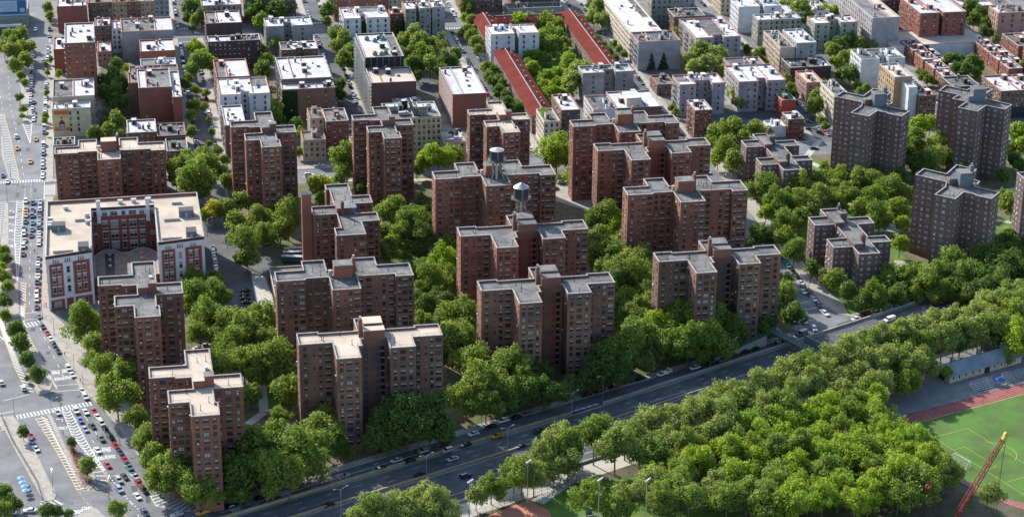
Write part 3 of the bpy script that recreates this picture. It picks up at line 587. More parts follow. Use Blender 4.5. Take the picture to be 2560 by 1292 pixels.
def ladder(p, q, wd, step=1.3):
    L = math.dist(p, q); d = ((q[0]-p[0])/L, (q[1]-p[1])/L); n = (-d[1], d[0]); k = int(L/step)
    for i in range(k): c = lerp(p, q, (i+.5)/k); line(mw, (c[0]-n[0]*wd/2, c[1]-n[1]*wd/2), (c[0]+n[0]*wd/2, c[1]+n[1]*wd/2), .6)
    for s in (-1, 1): line(mw, (p[0]+n[0]*wd/2*s, p[1]+n[1]*wd/2*s), (q[0]+n[0]*wd/2*s, q[1]+n[1]*wd/2*s), .22, ZM+.003)
ladder((-45.3, 770.8), (-16.4, 778.4), 3.4); ladder((-45, 856), (-36.8, 859), 4.2); ladder((-68, 1031), (-37.4, 1031), 3.2); ladder((-60, 755), (-50, 767), 8, 1.2); ladder((-62, 842), (-52, 847), 6, 2); ladder((-34.5, 1010), (-34.5, 1024), 5); ladder((-36.5, 1265), (-36.5, 1275), .4)
ladder((-34.5, 698), (-29, 702), 7, 1.4); ladder((119, 1258), (129, 1258), 3); ladder((118.9, 1281), (129, 1281), 3); ladder((38.5, 1281), (49.4, 1281), 3); ladder((200.5, 1258), (209, 1258), 3)
for p, q in (((-30.2, 796.2), (-21.2, 796.6)), ((-30.4, 791), (-21.1, 791.2)), ((-37, 1004.6), (-60, 1003.6)), ((-37, 1005), (-37, 1029)), ((-30.4, 792), (-37, 789.5)), ((-60, 773), (-46, 776)), ((-50.5, 786), (-40.5, 790.4)), ((-45.5, 1232), (-36.9, 1232)), ((-45.5, 1243), (-36.9, 1243)), ((-44.5, 862.5), (-37, 863)), ((-45.9, 869), (-38.6, 870)), ((-36, 699.5), (-31, 686)), ((38.2, 1254), (49.3, 1254)), ((118.7, 1253), (129.3, 1253)), ((284, 826), (294, 830)), ((286, 819.5), (297, 823.5))): line(mw, p, q, .35)
def dashes(pl, gap=9.5, ln=3.2, b=mw, wd=.22, z=ZM):
    L = sum(math.dist(a, c) for a, c in zip(pl, pl[1:])); n = int(L/gap)
    for i in range(n): line(b, poly_at(pl, (i+.3)/n), poly_at(pl, (i+.3+ln/gap)/n), wd, z)
dashes([(-41.8, 1000), (-42.5, 930), (-42, 880), (-36.5, 850), (-26.5, 800)]); dashes([(-24.3, 770), (-16, 745), (-8, 712), (-2, 690), (2, 670)]); dashes([(-45.4, 770), (-37.5, 740), (-29.5, 706)]); dashes([(-20.5, 772), (-13, 745)])
dashes([(-59, 1205), (-56.5, 1150), (-51, 1095), (-47, 1036)]); dashes([(-46.2, 1028), (-46.2, 1008)], 1.6, .8); dashes([(-43.4, 1028), (-43.4, 1008)], 1.6, .8); dashes([(-63, 1180), (-60, 1140)], 9)
dashes([(-12.2, 721), (-5, 700), (0, 688)], 2.2, .9, wd=.4); dashes([(-47.5, 905), (-46, 872)], 2.0, .9, wd=.35); dashes([(-22, 708), (-16, 690), (-11, 668)], 4, 2, my); dashes([(-13, 706), (-8, 697)], 3, 1.5, my)
o = mw.obj('white_road_markings', WPAINT); o['kind'] = 'structure'; o = my.obj('yellow_road_markings', YEL); o['kind'] = 'structure'
mw2 = MB()
def hl(t0, t1, n, wd=.2): mw2.face([F(t0, n-wd/2, zf(t0)+.02), F(t1, n-wd/2, zf(t1)+.02), F(t1, n+wd/2, zf(t1)+.02), F(t0, n+wd/2, zf(t0)+.02)])
for n in (-5.0, -8.8, -17.5, -21.2, -25):
    t = -60
    while t < 420: hl(t, t+3.0, n, .15); t += 12.2
for n in (-1.3, -12.0, -14, -29.5):
    t = -60
    while t < 420: hl(t, t+10, n, .22); t += 10
o = mw2.obj('highway_markings', WPAINT); o['kind'] = 'structure'
mw3 = MB()
def h0(t0, t1, n, wd=.2, z=.026): mw3.face([F(t0, n-wd/2, z), F(t1, n-wd/2, z), F(t1, n+wd/2, z), F(t0, n+wd/2, z)])
t = 0
while t < 84: h0(t, t+6, 3.6, .25); t += 6
for t in (4, 24, 48): 
    for k in range(5): h0(t, t+4.2, 1.0+k*1.1, .55)
for t in (134, 137, 140, 143, 146, 149, 152, 155, 158, 161): h0(t, t+2.6, 1.0, .7)
for t in (12, 36, 62): h0(t, t+3, 2, .3); h0(t+2, t+4.5, 5.4, .35)
o = mw3.obj('frontage_markings', WPAINT); o['kind'] = 'structure'
tb = MB()
def words(txt, loc, size, rz=0, sy=1.0, m=WPAINT, name='road_lettering', parent=None, tilt=0, ext=0.0, bold=0.0):
    cu = bpy.data.curves.new(name, 'FONT'); cu.body = txt; cu.size = size; cu.align_x = 'CENTER'; cu.align_y = 'CENTER'; cu.resolution_u = 2; cu.extrude = ext; cu.offset = bold
    t = bpy.data.objects.new(name, cu); sc.collection.objects.link(t); bpy.context.view_layer.update(); me = bpy.data.meshes.new_from_object(t.evaluated_get(bpy.context.evaluated_depsgraph_get()))
    bpy.data.objects.remove(t); me.materials.clear(); me.materials.append(m)
    o = bpy.data.objects.new(name, me); o.location = loc; o.rotation_euler = (tilt, 0, rz); o.scale = (1, sy, 1); link(o, parent); return o
for txt, x, y, s in (('XING', -30.4, 808.5, 1.35), ('XING', -26.4, 809.2, 1.35), ('SCHOOL', -28.9, 802.3, .98), ('SCHOOL', -24.9, 803, .98), ('XING', -15.6, 737.6, 1.35), ('XING', -11.6, 738.2, 1.35), ('SCHOOL', -14.4, 731.4, .98), ('SCHOOL', -10.2, 732.2, .98),
                     ('ONLY', -27.6, 758.6, 1.5), ('ONLY', -51.7, 983, 1.9), ('ONLY', -51.7, 966, 1.9), ('ONLY', -51.4, 947, 1.9)):
    o = words(txt, (x, y, ZM+.005), s, 0, 3.6 if s < 1.4 else 2.2, bold=.05); o['kind'] = 'structure'
for x, y in ((-19, 694.5), (-22.3, 692)):
    o = words('ONLY', (x, y, ZM+.005), 1.5, math.pi, 2.2, bold=.06); o['kind'] = 'structure'
b = MB()
for (x, y) in ((-51.6, 990), (-51.6, 973), (-51.4, 954), (-28.4, 765)): line(b, (x+.7, y-1), (x+.7, y+1), .35); line(b, (x+.7, y+1), (x-.9, y+1.6), .35, ZM+.001); b.face([(x-1.8, y+1.9, ZM), (x-.7, y+1, ZM), (x-.5, y+2.5, ZM)])
line(b, (-18.9, 690.8), (-18.9, 688), .35); b.face([(-19.6, 688.2, ZM), (-18.9, 686, ZM), (-18.2, 688.2, ZM)])
o = b.obj('road_arrows', WPAINT); o['kind'] = 'structure'

# repaired patches and tyre-darkened lanes in the carriageways
rp = MB(); r = random.Random(9)
for _ in range(46):
    y = r.uniform(690, 1240); x = (-44 if y > 860 else -44+(860-y)*.25)+r.uniform(-9, 5); w_, l_ = r.uniform(.8, 2.4), r.uniform(1.5, 7); z = .0185+r.random()*.003
    rp.face([(x, y, z), (x+w_, y, z), (x+w_+.2, y+l_, z), (x, y+l_, z)])
for n in (-3.2, -6.9, -10.4, -15.8, -19.4, -23.1):
    t = -40
    while t < 400:
        l_ = r.uniform(8, 40); a = r.uniform(.5, .9); rp.face([F(t, n-a, zf(t)+.008), F(t+l_, n-a, zf(t+l_)+.008), F(t+l_, n-a+.5, zf(t+l_)+.008), F(t, n-a+.5, zf(t)+.008)]); rp.face([F(t, n+a-.5, zf(t)+.008), F(t+l_, n+a-.5, zf(t+l_)+.008), F(t+l_, n+a, zf(t+l_)+.008), F(t, n+a, zf(t)+.008)]); t += l_+r.uniform(1, 12)
o = rp.obj('road_patches', mat('worn_dark_asphalt', (.075, .080, .086), var=.25, scale=.3, fine=.2, fscale=2)); o['kind'] = 'structure'
# ---------------------------------------------------------------- the tenement blocks behind
WL = {'r': mat('tenement_red_brick', (.24, .085, .06), bands=.05, col2=(.19, .085, .065), patch=.12), 'b': mat('tenement_brown_brick', (.17, .10, .075), bands=.05, col2=(.14, .095, .075), patch=.12),
      'e': mat('beige_render', (.43, .36, .27), col2=(.38, .31, .24), patch=.1), 'g': mat('grey_cement_render', (.27, .27, .265), col2=(.21, .21, .21), patch=.09, var=.15), 'w': mat('white_painted_wall', (.56, .58, .60), col2=(.48, .5, .52), patch=.08),
      'l': mat('lilac_grey_wall', (.31, .295, .31), col2=(.25, .245, .26), patch=.08), 'c': mat('cream_wall', (.58, .51, .40), col2=(.52, .46, .37), patch=.1), 'o': mat('olive_grey_wall', (.27, .28, .235), col2=(.22, .225, .2), patch=.08),
      't': mat('tan_brick', (.38, .26, .15), col2=(.33, .235, .15), patch=.1), 'y': mat('pale_yellow_wall', (.50, .45, .30), col2=(.45, .41, .29), patch=.08), 'd': mat('dark_brick', (.085, .055, .05), col2=(.07, .05, .05), patch=.12),
      'k': mat('dark_scaffold_netting', (.022, .024, .025), var=.3, scale=.4, fine=.3, fscale=2), 'p': mat('pink_render', (.33, .2, .17), col2=(.29, .19, .17), patch=.1), 'R': mat('bright_red_wall', (.34, .07, .05), var=.1), 'n': mat('green_grey_wall', (.29, .32, .25), col2=(.25, .28, .235), patch=.08)}
RF = {'w': ROOFW, 'g': ROOFG, 'd': ROOFD, 't': ROOFT, 'p': mat('pale_grey_roof', (.5, .5, .52), var=.12, scale=.15, col2=(.38, .38, .4), patch=.15), 'n': mat('green_roof_deck', (.06, .26, .15), var=.15)}
LW = mat('grey_tiled_facade', (.24, .25, .26), var=.1)
_rc = {}
def roofbits(root, x0, x1, y0, y1, zt, r, wallm, n=None, flat=ROOFG):
    """stair bulkheads, chimneys, skylights, vents, condensers standing on a flat roof; each a part"""
    Wd, D = x1-x0, y1-y0
    kinds = ['bulkhead']+(['bulkhead'] if Wd > 20 else [])+['chimney']*2+['skylight']*2+['vent']*3+['roof_hatch']+(['air_handler'] if r.random() < .5 else [])+(['antenna'] if r.random() < .5 else [])
    used = []
    for k in kinds[:n or 99]:
        w_, d, h = {'bulkhead': (2.6, 3.6, 2.6), 'chimney': (1.0, 1.4, 2.2), 'skylight': (1.6, 2.4, .5), 'vent': (.4, .4, 1.1), 'roof_hatch': (1.1, 1.1, .6), 'air_handler': (2.4, 1.5, 1.5), 'antenna': (.12, .12, 3.2)}[k]
        for _ in range(20):
            if Wd < w_+2 or D < d+2: break
            x = r.uniform(x0+1+w_/2, x1-1-w_/2); y = r.uniform(y0+1+d/2, y1-1-d/2)
            if all(abs(x-a) > (w_+c)/2+.3 or abs(y-b_) > (d+e)/2+.3 for a, b_, c, e in used):
                used.append((x, y, w_, d)); b = MB()
                if k == 'bulkhead': b.box(-w_/2, w_/2, -d/2, d/2, 0, h, 0, 1); b.box(-.45, .45, -d/2-.05, -d/2, 0, 2, 2); ms = [wallm, flat, DARKM]
                elif k == 'chimney': b.box(-w_/2, w_/2, -d/2, d/2, 0, h, 0); b.box(-w_/2-.1, w_/2+.1, -d/2-.1, d/2+.1, h, h+.18, 1); b.tube((0, 0, h+.18), (0, 0, h+.7), .2, n=6, m=1); ms = [wallm, CONC]
                elif k == 'skylight': b.box(-w_/2, w_/2, -d/2, d/2, 0, .35, 0); b.face([(-w_/2, -d/2, .35), (w_/2, -d/2, .35), (w_/2, 0, .8), (-w_/2, 0, .8)], 1); b.face([(w_/2, d/2, .35), (-w_/2, d/2, .35), (-w_/2, 0, .8), (w_/2, 0, .8)], 1); b.face([(w_/2, -d/2, .35), (w_/2, d/2, .35), (w_/2, 0, .8)], 1); b.face([(-w_/2, d/2, .35), (-w_/2, -d/2, .35), (-w_/2, 0, .8)], 1); ms = [METAL, GLASS]
                elif k == 'vent': b.tube((0, 0, 0), (0, 0, h), .14, n=8); b.tube((0, 0, h-.1), (0, 0, h+.2), .26, .1, n=8); ms = [GALV]
                elif k == 'antenna': b.tube((0, 0, 0), (0, 0, h), .06, n=5); b.bar((-.8, 0, h-.3), (.8, 0, h-.3), .05); b.bar((-.5, 0, h-.7), (.5, 0, h-.7), .05); ms = [METAL]
                else: b.box(-w_/2, w_/2, -d/2, d/2, .2, h); [b.box(sx*w_/2*.8-.08, sx*w_/2*.8+.08, -d/2*.8, d/2*.8, 0, .2) for sx in (-1, 1)]; b.tube((0, 0, h), (0, 0, h+.12), min(w_, d)*.35, n=12, m=1); ms = [ACM, DARKM]
                b.obj(k, ms, root, (x, y, zt)); break
def fire_escape(root, x, y, sgn, z0, zt, storey=3.1, along='y'):
    b = MB(); z = zt-2.6-storey*.3; L = 4.2; flip = 1
    while z > z0+3.2:
        if along == 'y': b.box(min(0, sgn*1.1), max(0, sgn*1.1), -L/2, L/2, z, z+.06); b.bar((sgn*1.05, -L/2, z+.95), (sgn*1.05, L/2, z+.95), .06); [b.bar((sgn*1.05, -L/2+i*.6, z), (sgn*1.05, -L/2+i*.6, z+.95), .04) for i in range(8)]; b.bar((sgn*.8, -1.4*flip, z), (sgn*.8, 1.4*flip, z-storey+.1), .16)
        else: b.box(-L/2, L/2, -1.1, 0, z, z+.06); b.bar((-L/2, -1.05, z+.95), (L/2, -1.05, z+.95), .06); [b.bar((-L/2+i*.6, -1.05, z), (-L/2+i*.6, -1.05, z+.95), .04) for i in range(8)]; b.bar((-1.4*flip, -.8, z), (1.4*flip, -.8, z-storey+.1), .16)
        flip = -flip; z -= storey
    b.obj('fire_escape', DARKM, root, (x, y, 0))
def tpat(nf, ns, wide=1.0, hh=1.55):
    def f(L, side):
        n = ns if side else nf
        if n == 0 or L < 2.4: return []
        k = max(1, round(L/n)); return [(L*(i+.5)/k, wide, hh) for i in range(k)]
    return f
def house(name, label, x0, x1, y0, y1, zt, wall, roof, notch=None, nf=0, ns=3.0, fe=0, cope=None, group=None, bits=None, frame=FRB, storey=3.05, par=.8, pat=None, z0=0, cat='building', poly=None, first=2.1):
    root = empty(name, (x0, y0, 0)); tag(root, label, cat, group); w_, d = x1-x0, y1-y0; r = random.Random(hash((round(x0), round(y0))) & 0xffff)
    q = poly or [(0, 0), (w_, 0), (w_, d), (0, d)]
    if poly is None and notch:
        a, c, dd = notch; q = [(0, 0), (w_*a, 0), (w_*a, dd), (w_*c, dd), (w_*c, 0), (w_, 0), (w_, d), (0, d)]
    wm = WL[wall]; shell(root, q, zt, wm, RF[roof], cope or (COPER if r.random() < .35 else COPE), par=par, z0=z0)
    sp_ = win_spots(q, x0, y0, zt, storey, 1.4, pat or tpat(nf, ns), first=first)
    if notch and not nf:      # light court windows only
        sp_ += [(x0+w_*(notch[0]+notch[1])/2, y0+notch[2], zt-2.1-storey*i, 0, 1.1, 1.5) for i in range(int((zt-3)/storey))]
        for s_ in (notch[0]/2, (1+notch[1])/2):
            if r.random() < .5: sp_ += [(x0+w_*s_, y0, zt-2.1-storey*i, 0, 1.0, 1.4) for i in range(int((zt-3)/storey))]
    place_windows(root, sp_, frame, acp=.15, cap=60)
    roofbits(root, .4, w_-.4, (notch[2] if notch else .4), d-.4, zt-par, r, wm, n=bits, flat=RF[roof])
    if w_ > 16 and not poly and par == .8:      # party parapets and repaired areas break the wide roofs up
        yb = (notch[2] if notch else 0)+.35; cuts = sorted(r.sample([.25, .33, .5, .66, .75], 2 if w_ > 24 else 1))
        for c_ in cuts: b = MB(); b.box(w_*c_-.16, w_*c_+.16, yb, d-.35, zt-par, zt-.22, 0); b.box(w_*c_-.2, w_*c_+.2, yb, d-.35, zt-.22, zt-.12, 1); b.obj('party_wall', [wm, cope or COPER], root)
        e_ = [0]+cuts+[1]
        for a_, c_ in zip(e_, e_[1:]):
            if r.random() < .55:
                y_ = yb+(d-yb)*r.choice((0, 0, .4)); b = MB(); b.face([(w_*a_+.5, y_+.1, zt-par+.012), (w_*c_-.5, y_+.1, zt-par+.012), (w_*c_-.5, d-.5, zt-par+.012), (w_*a_+.5, d-.5, zt-par+.012)]); b.obj('roof_membrane', r.choice((RF['p'], ROOFG, RF['p'], ROOFD, RF['w'])), root)
    for k in range(fe): fire_escape(root, 0, d*(k+.5)/fe, -1, 0, zt)
    return root
# corner coordinates in metres: x0, x1, front y, back y, roof height
N3 = (.38, .56, 7)
H = [('narrow_tower', 'tall narrow red brick tower with a chimney stack on its roof, by the avenue', -25.4, -9.5, 1152, 1190, 33, 'r', 'p', dict(nf=3.6, ns=4, cope=COPE)),
 ('tenement', 'beige blank-walled house behind the one with the painted drink poster', -32.5, -11, 1106.5, 1136, 18, 'e', 'w', dict()),
 ('tenement', 'dark low shed-like building left behind the tan-roofed block', -32.6, -21.8, 1062, 1074, 7, 'b', 'd', dict(bits=3)),
 ('tenement', 'small brick building with pale machinery on the roof behind the tan-roofed block', 4.6, 19.2, 1064, 1084, 11, 'b', 'p', dict(nf=3)),
 ('tenement', 'low building with a sooty black roof right of the pale machinery roof', 19.4, 33.7, 1059.5, 1079, 10, 'd', 'd', dict()),
 ('tenement', 'lowest black-roofed building at the street corner behind the tan-roofed block', 23.3, 33.8, 1039, 1059.3, 9, 'b', 'd', dict(nf=3, bits=4)),
 ('tenement', 'narrow grey-topped wing at the left of the blank red brick building', 7, 11.9, 1126, 1144, 17.5, 'b', 'g', dict(bits=3)),
 ('tenement', 'pale-roofed building with a broad blank red brick wall left of the first side street', 12, 29.2, 1112, 1144, 19, 'r', 'p', dict(bits=8)),
 ('tenement', 'pale-roofed wing at the right end of the blank red brick building', 29.3, 34, 1099, 1143.5, 17.4, 'r', 'w', dict(bits=4)),
 ('tenement', 'row of grey parapeted roofs behind the blank red brick building', 8, 34.2, 1149, 1162, 15.4, 'l', 'g', dict()),
 ('tenement', 'low white-roofed building between the red-walled one and the grey parapets', 14.6, 34, 1174, 1187, 11.5, 'w', 'w', dict(bits=5)),
 ('tenement', 'white-roofed red brick building in front of the big blank lilac wall', 15, 34.4, 1194.5, 1217, 13.5, 'r', 'w', dict(bits=7, cope=COPER)),
 ('tenement', 'big building with a blank lilac-grey wall left of the first side street', 5.4, 34.6, 1223, 1250, 17, 'l', 'p', dict(nf=0, notch=None)),
 ('tenement', 'small white-roofed red house left of the tall narrow brick tower', -32.9, -26, 1204.5, 1228, 14, 'r', 'w', dict(bits=2)),
 ('tenement', 'low pink building with a terrace right of the tall narrow brick tower', -8.7, -1, 1214, 1234, 8.6, 'p', 'p', dict(bits=2, nf=2.6)),
 ('tenement', 'brown house with a pale roof behind the low pink building', -9.4, -.6, 1240, 1257, 16, 'b', 'p', dict(nf=2.8)),
 ('tenement', 'narrow light house with a blue-grey roof beside the big blank lilac wall', -.1, 5.3, 1238, 1255, 14.6, 'w', 'p', dict(nf=2.4, bits=3)),
 ('tenement', 'dark ornate brown brick front at the far avenue, leftmost of the row', -13, 1, 1289, 1310, 16.2, 'b', 'g', dict(nf=2.3)),
 ('tenement', 'orange-striped brick front left of the red one at the far avenue', 1.1, 9.8, 1289, 1308, 16, 't', 'g', dict(nf=2.2)),
 ('tenement', 'red brick front in the middle of the row at the far avenue', 9.95, 17.8, 1289, 1306, 16, 'r', 'g', dict(nf=2.6)),
 ('tenement', 'orange-striped brick front right of the red one at the far avenue', 17.95, 25.9, 1289, 1305, 16, 't', 'w', dict(nf=2.6)),
 ('tenement', 'grey front with fire escapes at the right end of the row at the far avenue', 26.1, 34.8, 1289, 1306, 16.6, 'g', 'w', dict(nf=2.6)),
 ('tenement', 'white-roofed house with penthouse steps at the avenue corner, upper left', -31.3, -14, 1283, 1304, 16.4, 'r', 'w', dict()),
 ('tenement', 'dark brick building with white roof patches right of the first side street', 54, 74.6, 1231, 1256, 17.4, 'd', 'w', dict(cope=COPER)),
 ('tenement', 'long dark brown brick front with fire escapes and a black roof edge', 53.2, 82.4, 1196, 1207, 17, 'd', 'd', dict(nf=2.7)),
 ('tenement', 'tan gravel roof of the taller half of the stepped white building', 53.2, 70.8, 1117.5, 1149, 21, 'r', 't', dict(bits=3)),
 ('tenement', 'stepped white-walled building with white roofs right of the first side street', 53.2, 79.3, 1089, 1117.3, 20.5, 'w', 'w', dict(notch=(.42, .58, 4), nf=4.5)),
 ('tenement', 'narrow white-roofed corner building left behind a slim grey-roofed tower', 53.2, 63.7, 1050.5, 1082, 17, 'b', 'w', dict(fe=2)),
 ('tenement', 'tall brown apartment front at the very top, left of the second side street', 80.5, 111, 1287, 1310, 21, 'b', 'p', dict(nf=2.9)),
 ('tenement', 'grey cement building with white roofs left of the second side street', 87.8, 115, 1223, 1240, 16.5, 'g', 'w', dict(notch=N3)),
 ('tenement', 'small brown stepped building in front of the grey cement one', 93, 113.6, 1181, 1196, 15, 'b', 'w', dict(notch=(.4, .6, 3), nf=4)),
 ('tenement', 'large white-roofed rear half of the stepped brown tenement left of the second side street', 87, 113.8, 1110.5, 1149, 20.6, 'b', 'w', dict(fe=3)),
 ('tenement', 'front half of the stepped brown tenement with ivy over its left wall', 86.3, 114.2, 1099, 1110.2, 18.6, 'b', 'p', dict(nf=9, bits=5)),
 ('tenement', 'pale blue-white building with an airshaft right of the second side street', 134, 161, 1232, 1256, 16.5, 'w', 'w', dict(notch=(.38, .5, 8), nf=5, cope=COPER, fe=2)),
 ('tenement', 'small reddish house between the pale blue-white and the beige buildings', 164, 172, 1250, 1260, 13, 'r', 'w', dict(nf=2.6)),
 ('tenement', 'beige-grey building with fire escapes at the top, left of the third side street', 172.2, 187.5, 1244, 1260, 17.4, 'o', 'w', dict(nf=2.8, notch=(.42, .56, 5))),
 ('tenement', 'plain grey tower-like house next to the corner of the third side street', 188.6, 196.4, 1246, 1260.5, 17.2, 'l', 'w', dict(nf=8)),
 ('scaffolded_building', 'building wrapped in dark scaffold netting with green machines on a tan roof', 133, 153.8, 1118.4, 1162.6, 28, 'k', 't', dict(ns=0, bits=4, cope=COPE)),
 ('scaffolded_building', 'lower front part of the netted building with a tan roof and brick front', 133, 156.8, 1092.6, 1118.2, 22, 'd', 't', dict(ns=0, bits=5)),
 ('tenement', 'small brick house with a white roof in front of the netted building', 143.4, 158.2, 1078, 1091, 13.4, 'r', 'w', dict(nf=4, bits=5)),
 ('apartment_slab', 'slab with a white diamond-patterned side wall and blank dark red front', 174, 192, 1078, 1125, 18.4, 'r', 'p', dict(ns=0, bits=5, cope=COPE)),
 ('tenement', 'small beige two-storey corner house with a fire escape', 91.2, 102.7, 1037, 1051, 11.8, 'e', 'g', dict(nf=2.8, bits=3)),
 ('tenement', 'dark red fire-escape front at the corner right of the small beige house', 103.9, 115.4, 1046, 1066, 18, 'r', 'g', dict(nf=2.6, bits=4, cope=COPE)),
 ('tenement', 'grey-beige rear wing left behind the dark red fire-escape front', 96.5, 103.8, 1054, 1070, 17.4, 'e', 'g', dict(nf=3.4, bits=2)),
 ('office_building', 'tan building with arched top windows and a roof full of machinery', 133.6, 160.9, 1034, 1058, 22, 'y', 'g', dict(nf=2.5, cope=COPE)),
 ('office_building', 'low tan annexe with black ducts on a cream roof', 161, 172, 1023.5, 1043, 11.6, 'y', 't', dict(nf=3.4, bits=5)),
 ('tenement', 'building painted white above and grey below, inside the red gabled court', 213, 241.2, 1183, 1201, 18, 'w', 'w', dict(notch=(.5, .58, 9), nf=7, cope=COPER)),
 ('tenement', 'long cream building with rows of windows along its street side', 294.6, 313.5, 1181, 1258, 16.4, 'c', 'w', dict(ns=2.5, nf=0)),
 ('tenement', 'big blank grey wall with climbing ivy and a red brick street side', 294, 318.8, 1158.5, 1178, 17.3, 'l', 'd', dict(fe=2)),
 ('tenement', 'grey-beige house with fire escapes at the top behind the cream one', 322, 338, 1240, 1259, 18.4, 'o', 'p', dict(nf=3)),
 ('tenement', 'brown brick house with a dark roof at the top, right of the cream one', 330, 349, 1216, 1233, 14, 'b', 'd', dict(nf=5)),
 ('tenement', 'grey-beige house with a deep airshaft in front of the red gabled court', 250.4, 278.7, 1107, 1120, 17.2, 'g', 'p', dict(notch=(.42, .64, 5), nf=0, cope=COPE)),
 ('tenement', 'low black-roofed house with white walls left of the white flat roof', 245, 257.6, 1056, 1080, 13.6, 'w', 'd', dict(cope=COPER)),
 ('workshop', 'wide white flat roof with a cream upper storey block', 259.4, 283.6, 1062.3, 1090, 11.6, 'b', 'w', dict(nf=0, bits=3)),
 ('tenement', 'brown house with a white roof and stepped rear right of the gabled row end', 227, 237, 1052, 1078, 15.6, 'b', 'w', dict(nf=2.7, bits=4)),
 ('tenement', 'small cream corner house with a planted roof at the gabled row end', 214.8, 223.2, 1037.5, 1058, 15, 'c', 'g', dict(nf=2.8, ns=2.6, bits=2)),
 ('workshop', 'single-storey grey-roofed brick workshop beside the fourth side street', 294, 304, 1113, 1129.6, 6.6, 'b', 'g', dict(nf=3, bits=2)),
 ('tenement', 'grey-walled building with a red brick court in the middle, rear of the parking yard', 297, 322, 1077, 1094, 18, 'l', 'w', dict(notch=(.36, .72, 6), nf=5.5, ns=2.6, cope=COPER, fe=1)),
 ('tenement', 'slender red brick house with rooftop machines at the street corner', 295, 304.3, 1038.5, 1055, 16.6, 'r', 'w', dict(nf=2.4, ns=2.4, fe=1, bits=9)),
 ('tenement', 'lilac-grey building with two courts right behind the parking yard', 330.3, 356.6, 1079, 1108, 17.3, 'l', 'w', dict(notch=(.42, .6, 5), nf=4.2)),
 ('tenement', 'stepped white-roofed rear wing of the lilac-grey building', 335.6, 356, 1114.7, 1129, 15, 'l', 'w', dict(bits=6)),
 ('tenement', 'wide grey building with many white roofs and fire escapes, upper centre right', 329.4, 355.9, 1164, 1203, 16.4, 'l', 'w', dict(notch=(.4, .62, 5), nf=6, fe=3)),
 ('tenement', 'small bright red building with a green roof deck', 350.4, 358.2, 1065, 1076, 10.6, 'R', 'n', dict(bits=2)),
 ('tenement', 'small brown corner shop with a red sign band', 344.6, 353.2, 1034.6, 1046, 10.4, 'b', 'w', dict(nf=2.6, bits=3)),
 ('workshop', 'low pale workshop left of the small corner shop', 335, 344.4, 1036.5, 1047, 6, 'w', 'p', dict(nf=0, bits=2)),
 ('tenement', 'white blank-walled building at the top, right of centre', 371.5, 398.1, 1222, 1240, 16.4, 'w', 'w', dict(notch=(.5, .6, 5), nf=0)),
 ('tenement', 'olive-grey building with windows along the front, upper right', 376, 402.3, 1196, 1208, 15.7, 'o', 'w', dict(nf=3.4)),
 ('tenement', 'long building lined with windows on its street side, between fifth-street trees', 371.2, 380, 1137, 1170, 17, 'e', 'g', dict(ns=2.5, nf=0)),
 ('tenement', 'odd-shaped blue-grey building with red terraces and tall white core', 380.4, 392.2, 1136, 1163, 19.5, 'l', 'w', dict(nf=5, ns=4)),
 ('tenement', 'low dark-roofed brick houses right of the fifth side street', 371.2, 395, 1116.5, 1134, 11.6, 'd', 'd', dict(ns=3)),
 ('tenement', 'small pink brick house right of the fifth side street', 372, 381.6, 1089, 1110, 11.6, 'p', 't', dict(ns=2.6, nf=4, bits=3)),
 ('tenement', 'green-grey building with a deep court, upper right', 406.2, 432.8, 1182, 1197, 16.4, 'n', 'w', dict(notch=(.35, .6, 6), nf=5, cope=COPER)),
 ('school_block', 'long grey-tiled building with square windows and a tan roof, top right', 437.5, 454.3, 1171, 1250, 21.6, 'l', 't', dict(ns=3.4, bits=6)),
 ('tenement', 'dark brown brick building with many wings at the top right', 469, 497.3, 1176, 1211, 21.6, 'r', 'p', dict(nf=5, notch=(.42, .5, 8))),
 ('market_hall', 'very wide low tan-roofed hall with a blank pale front, right', 448.3, 508, 1159, 1170.5, 7.8, 'w', 't', dict(bits=3, poly=[(0, 0), (58, 0), (57, 30), (0, 30)], ns=0)),
 ('tenement', 'black-roofed building with whitish walls left of the red terraces', 408.4, 434, 1105.5, 1124, 18, 'w', 'd', dict(notch=(.42, .62, 6), ns=2.5, cope=COPE)),
 ('tenement', 'tan brick apartment house with balconies on its street side', 410.7, 420.7, 1059, 1083, 22.5, 't', 'p', dict(ns=3.2, bits=4)),
 ('tenement', 'red-fronted house right of the tall white slice of wall', 419.9, 429.4, 1045, 1060, 16, 'b', 'w', dict(nf=2.6)),
 ('tenement', 'tall white slice of blank wall behind a cornerwise dark tower', 415, 419.7, 1048, 1061, 20, 'w', 'w', dict(ns=0, bits=1)),
 ('tenement', 'cream ornate house seen edge-on behind the leftmost cornerwise tower', 375, 383.5, 1052, 1076, 16.4, 'c', 'g', dict(ns=2.3, bits=4)),
 ('shop_building', 'brown corner building with a yellow parapet and a black shop sign', 466.4, 500, 1046, 1073, 16, 'b', 'p', dict(nf=2.7)),
 ('tenement', 'pink-grey tall house at the top right edge', 520.3, 539, 1182, 1197, 18, 'p', 'd', dict(nf=7, ns=2.8)),
 ('tenement', 'low dark-roofed building behind the far right tower', 449, 464.5, 1070, 1088, 11.6, 'd', 'd', dict(nf=4)),
 ('tenement', 'brick house cut by the right edge of the photo', 512.5, 532, 1100, 1125, 15, 'r', 'p', dict(ns=3)),
 ('tenement', 'white-roofed red house at the right edge below the pink-grey one', 514, 536, 1135, 1160, 12, 'r', 'w', dict()),
 ('tenement', 'red house with a green hedge roof at the top edge, right of the gabled court', 246, 276, 1290, 1312, 15, 'r', 'g', dict(nf=2.6)),
 ('market_hall', 'low black-roofed hall with a painted front at the top centre', 240, 274, 1274.5, 1286, 6, 'n', 'd', dict(nf=0, bits=3)),
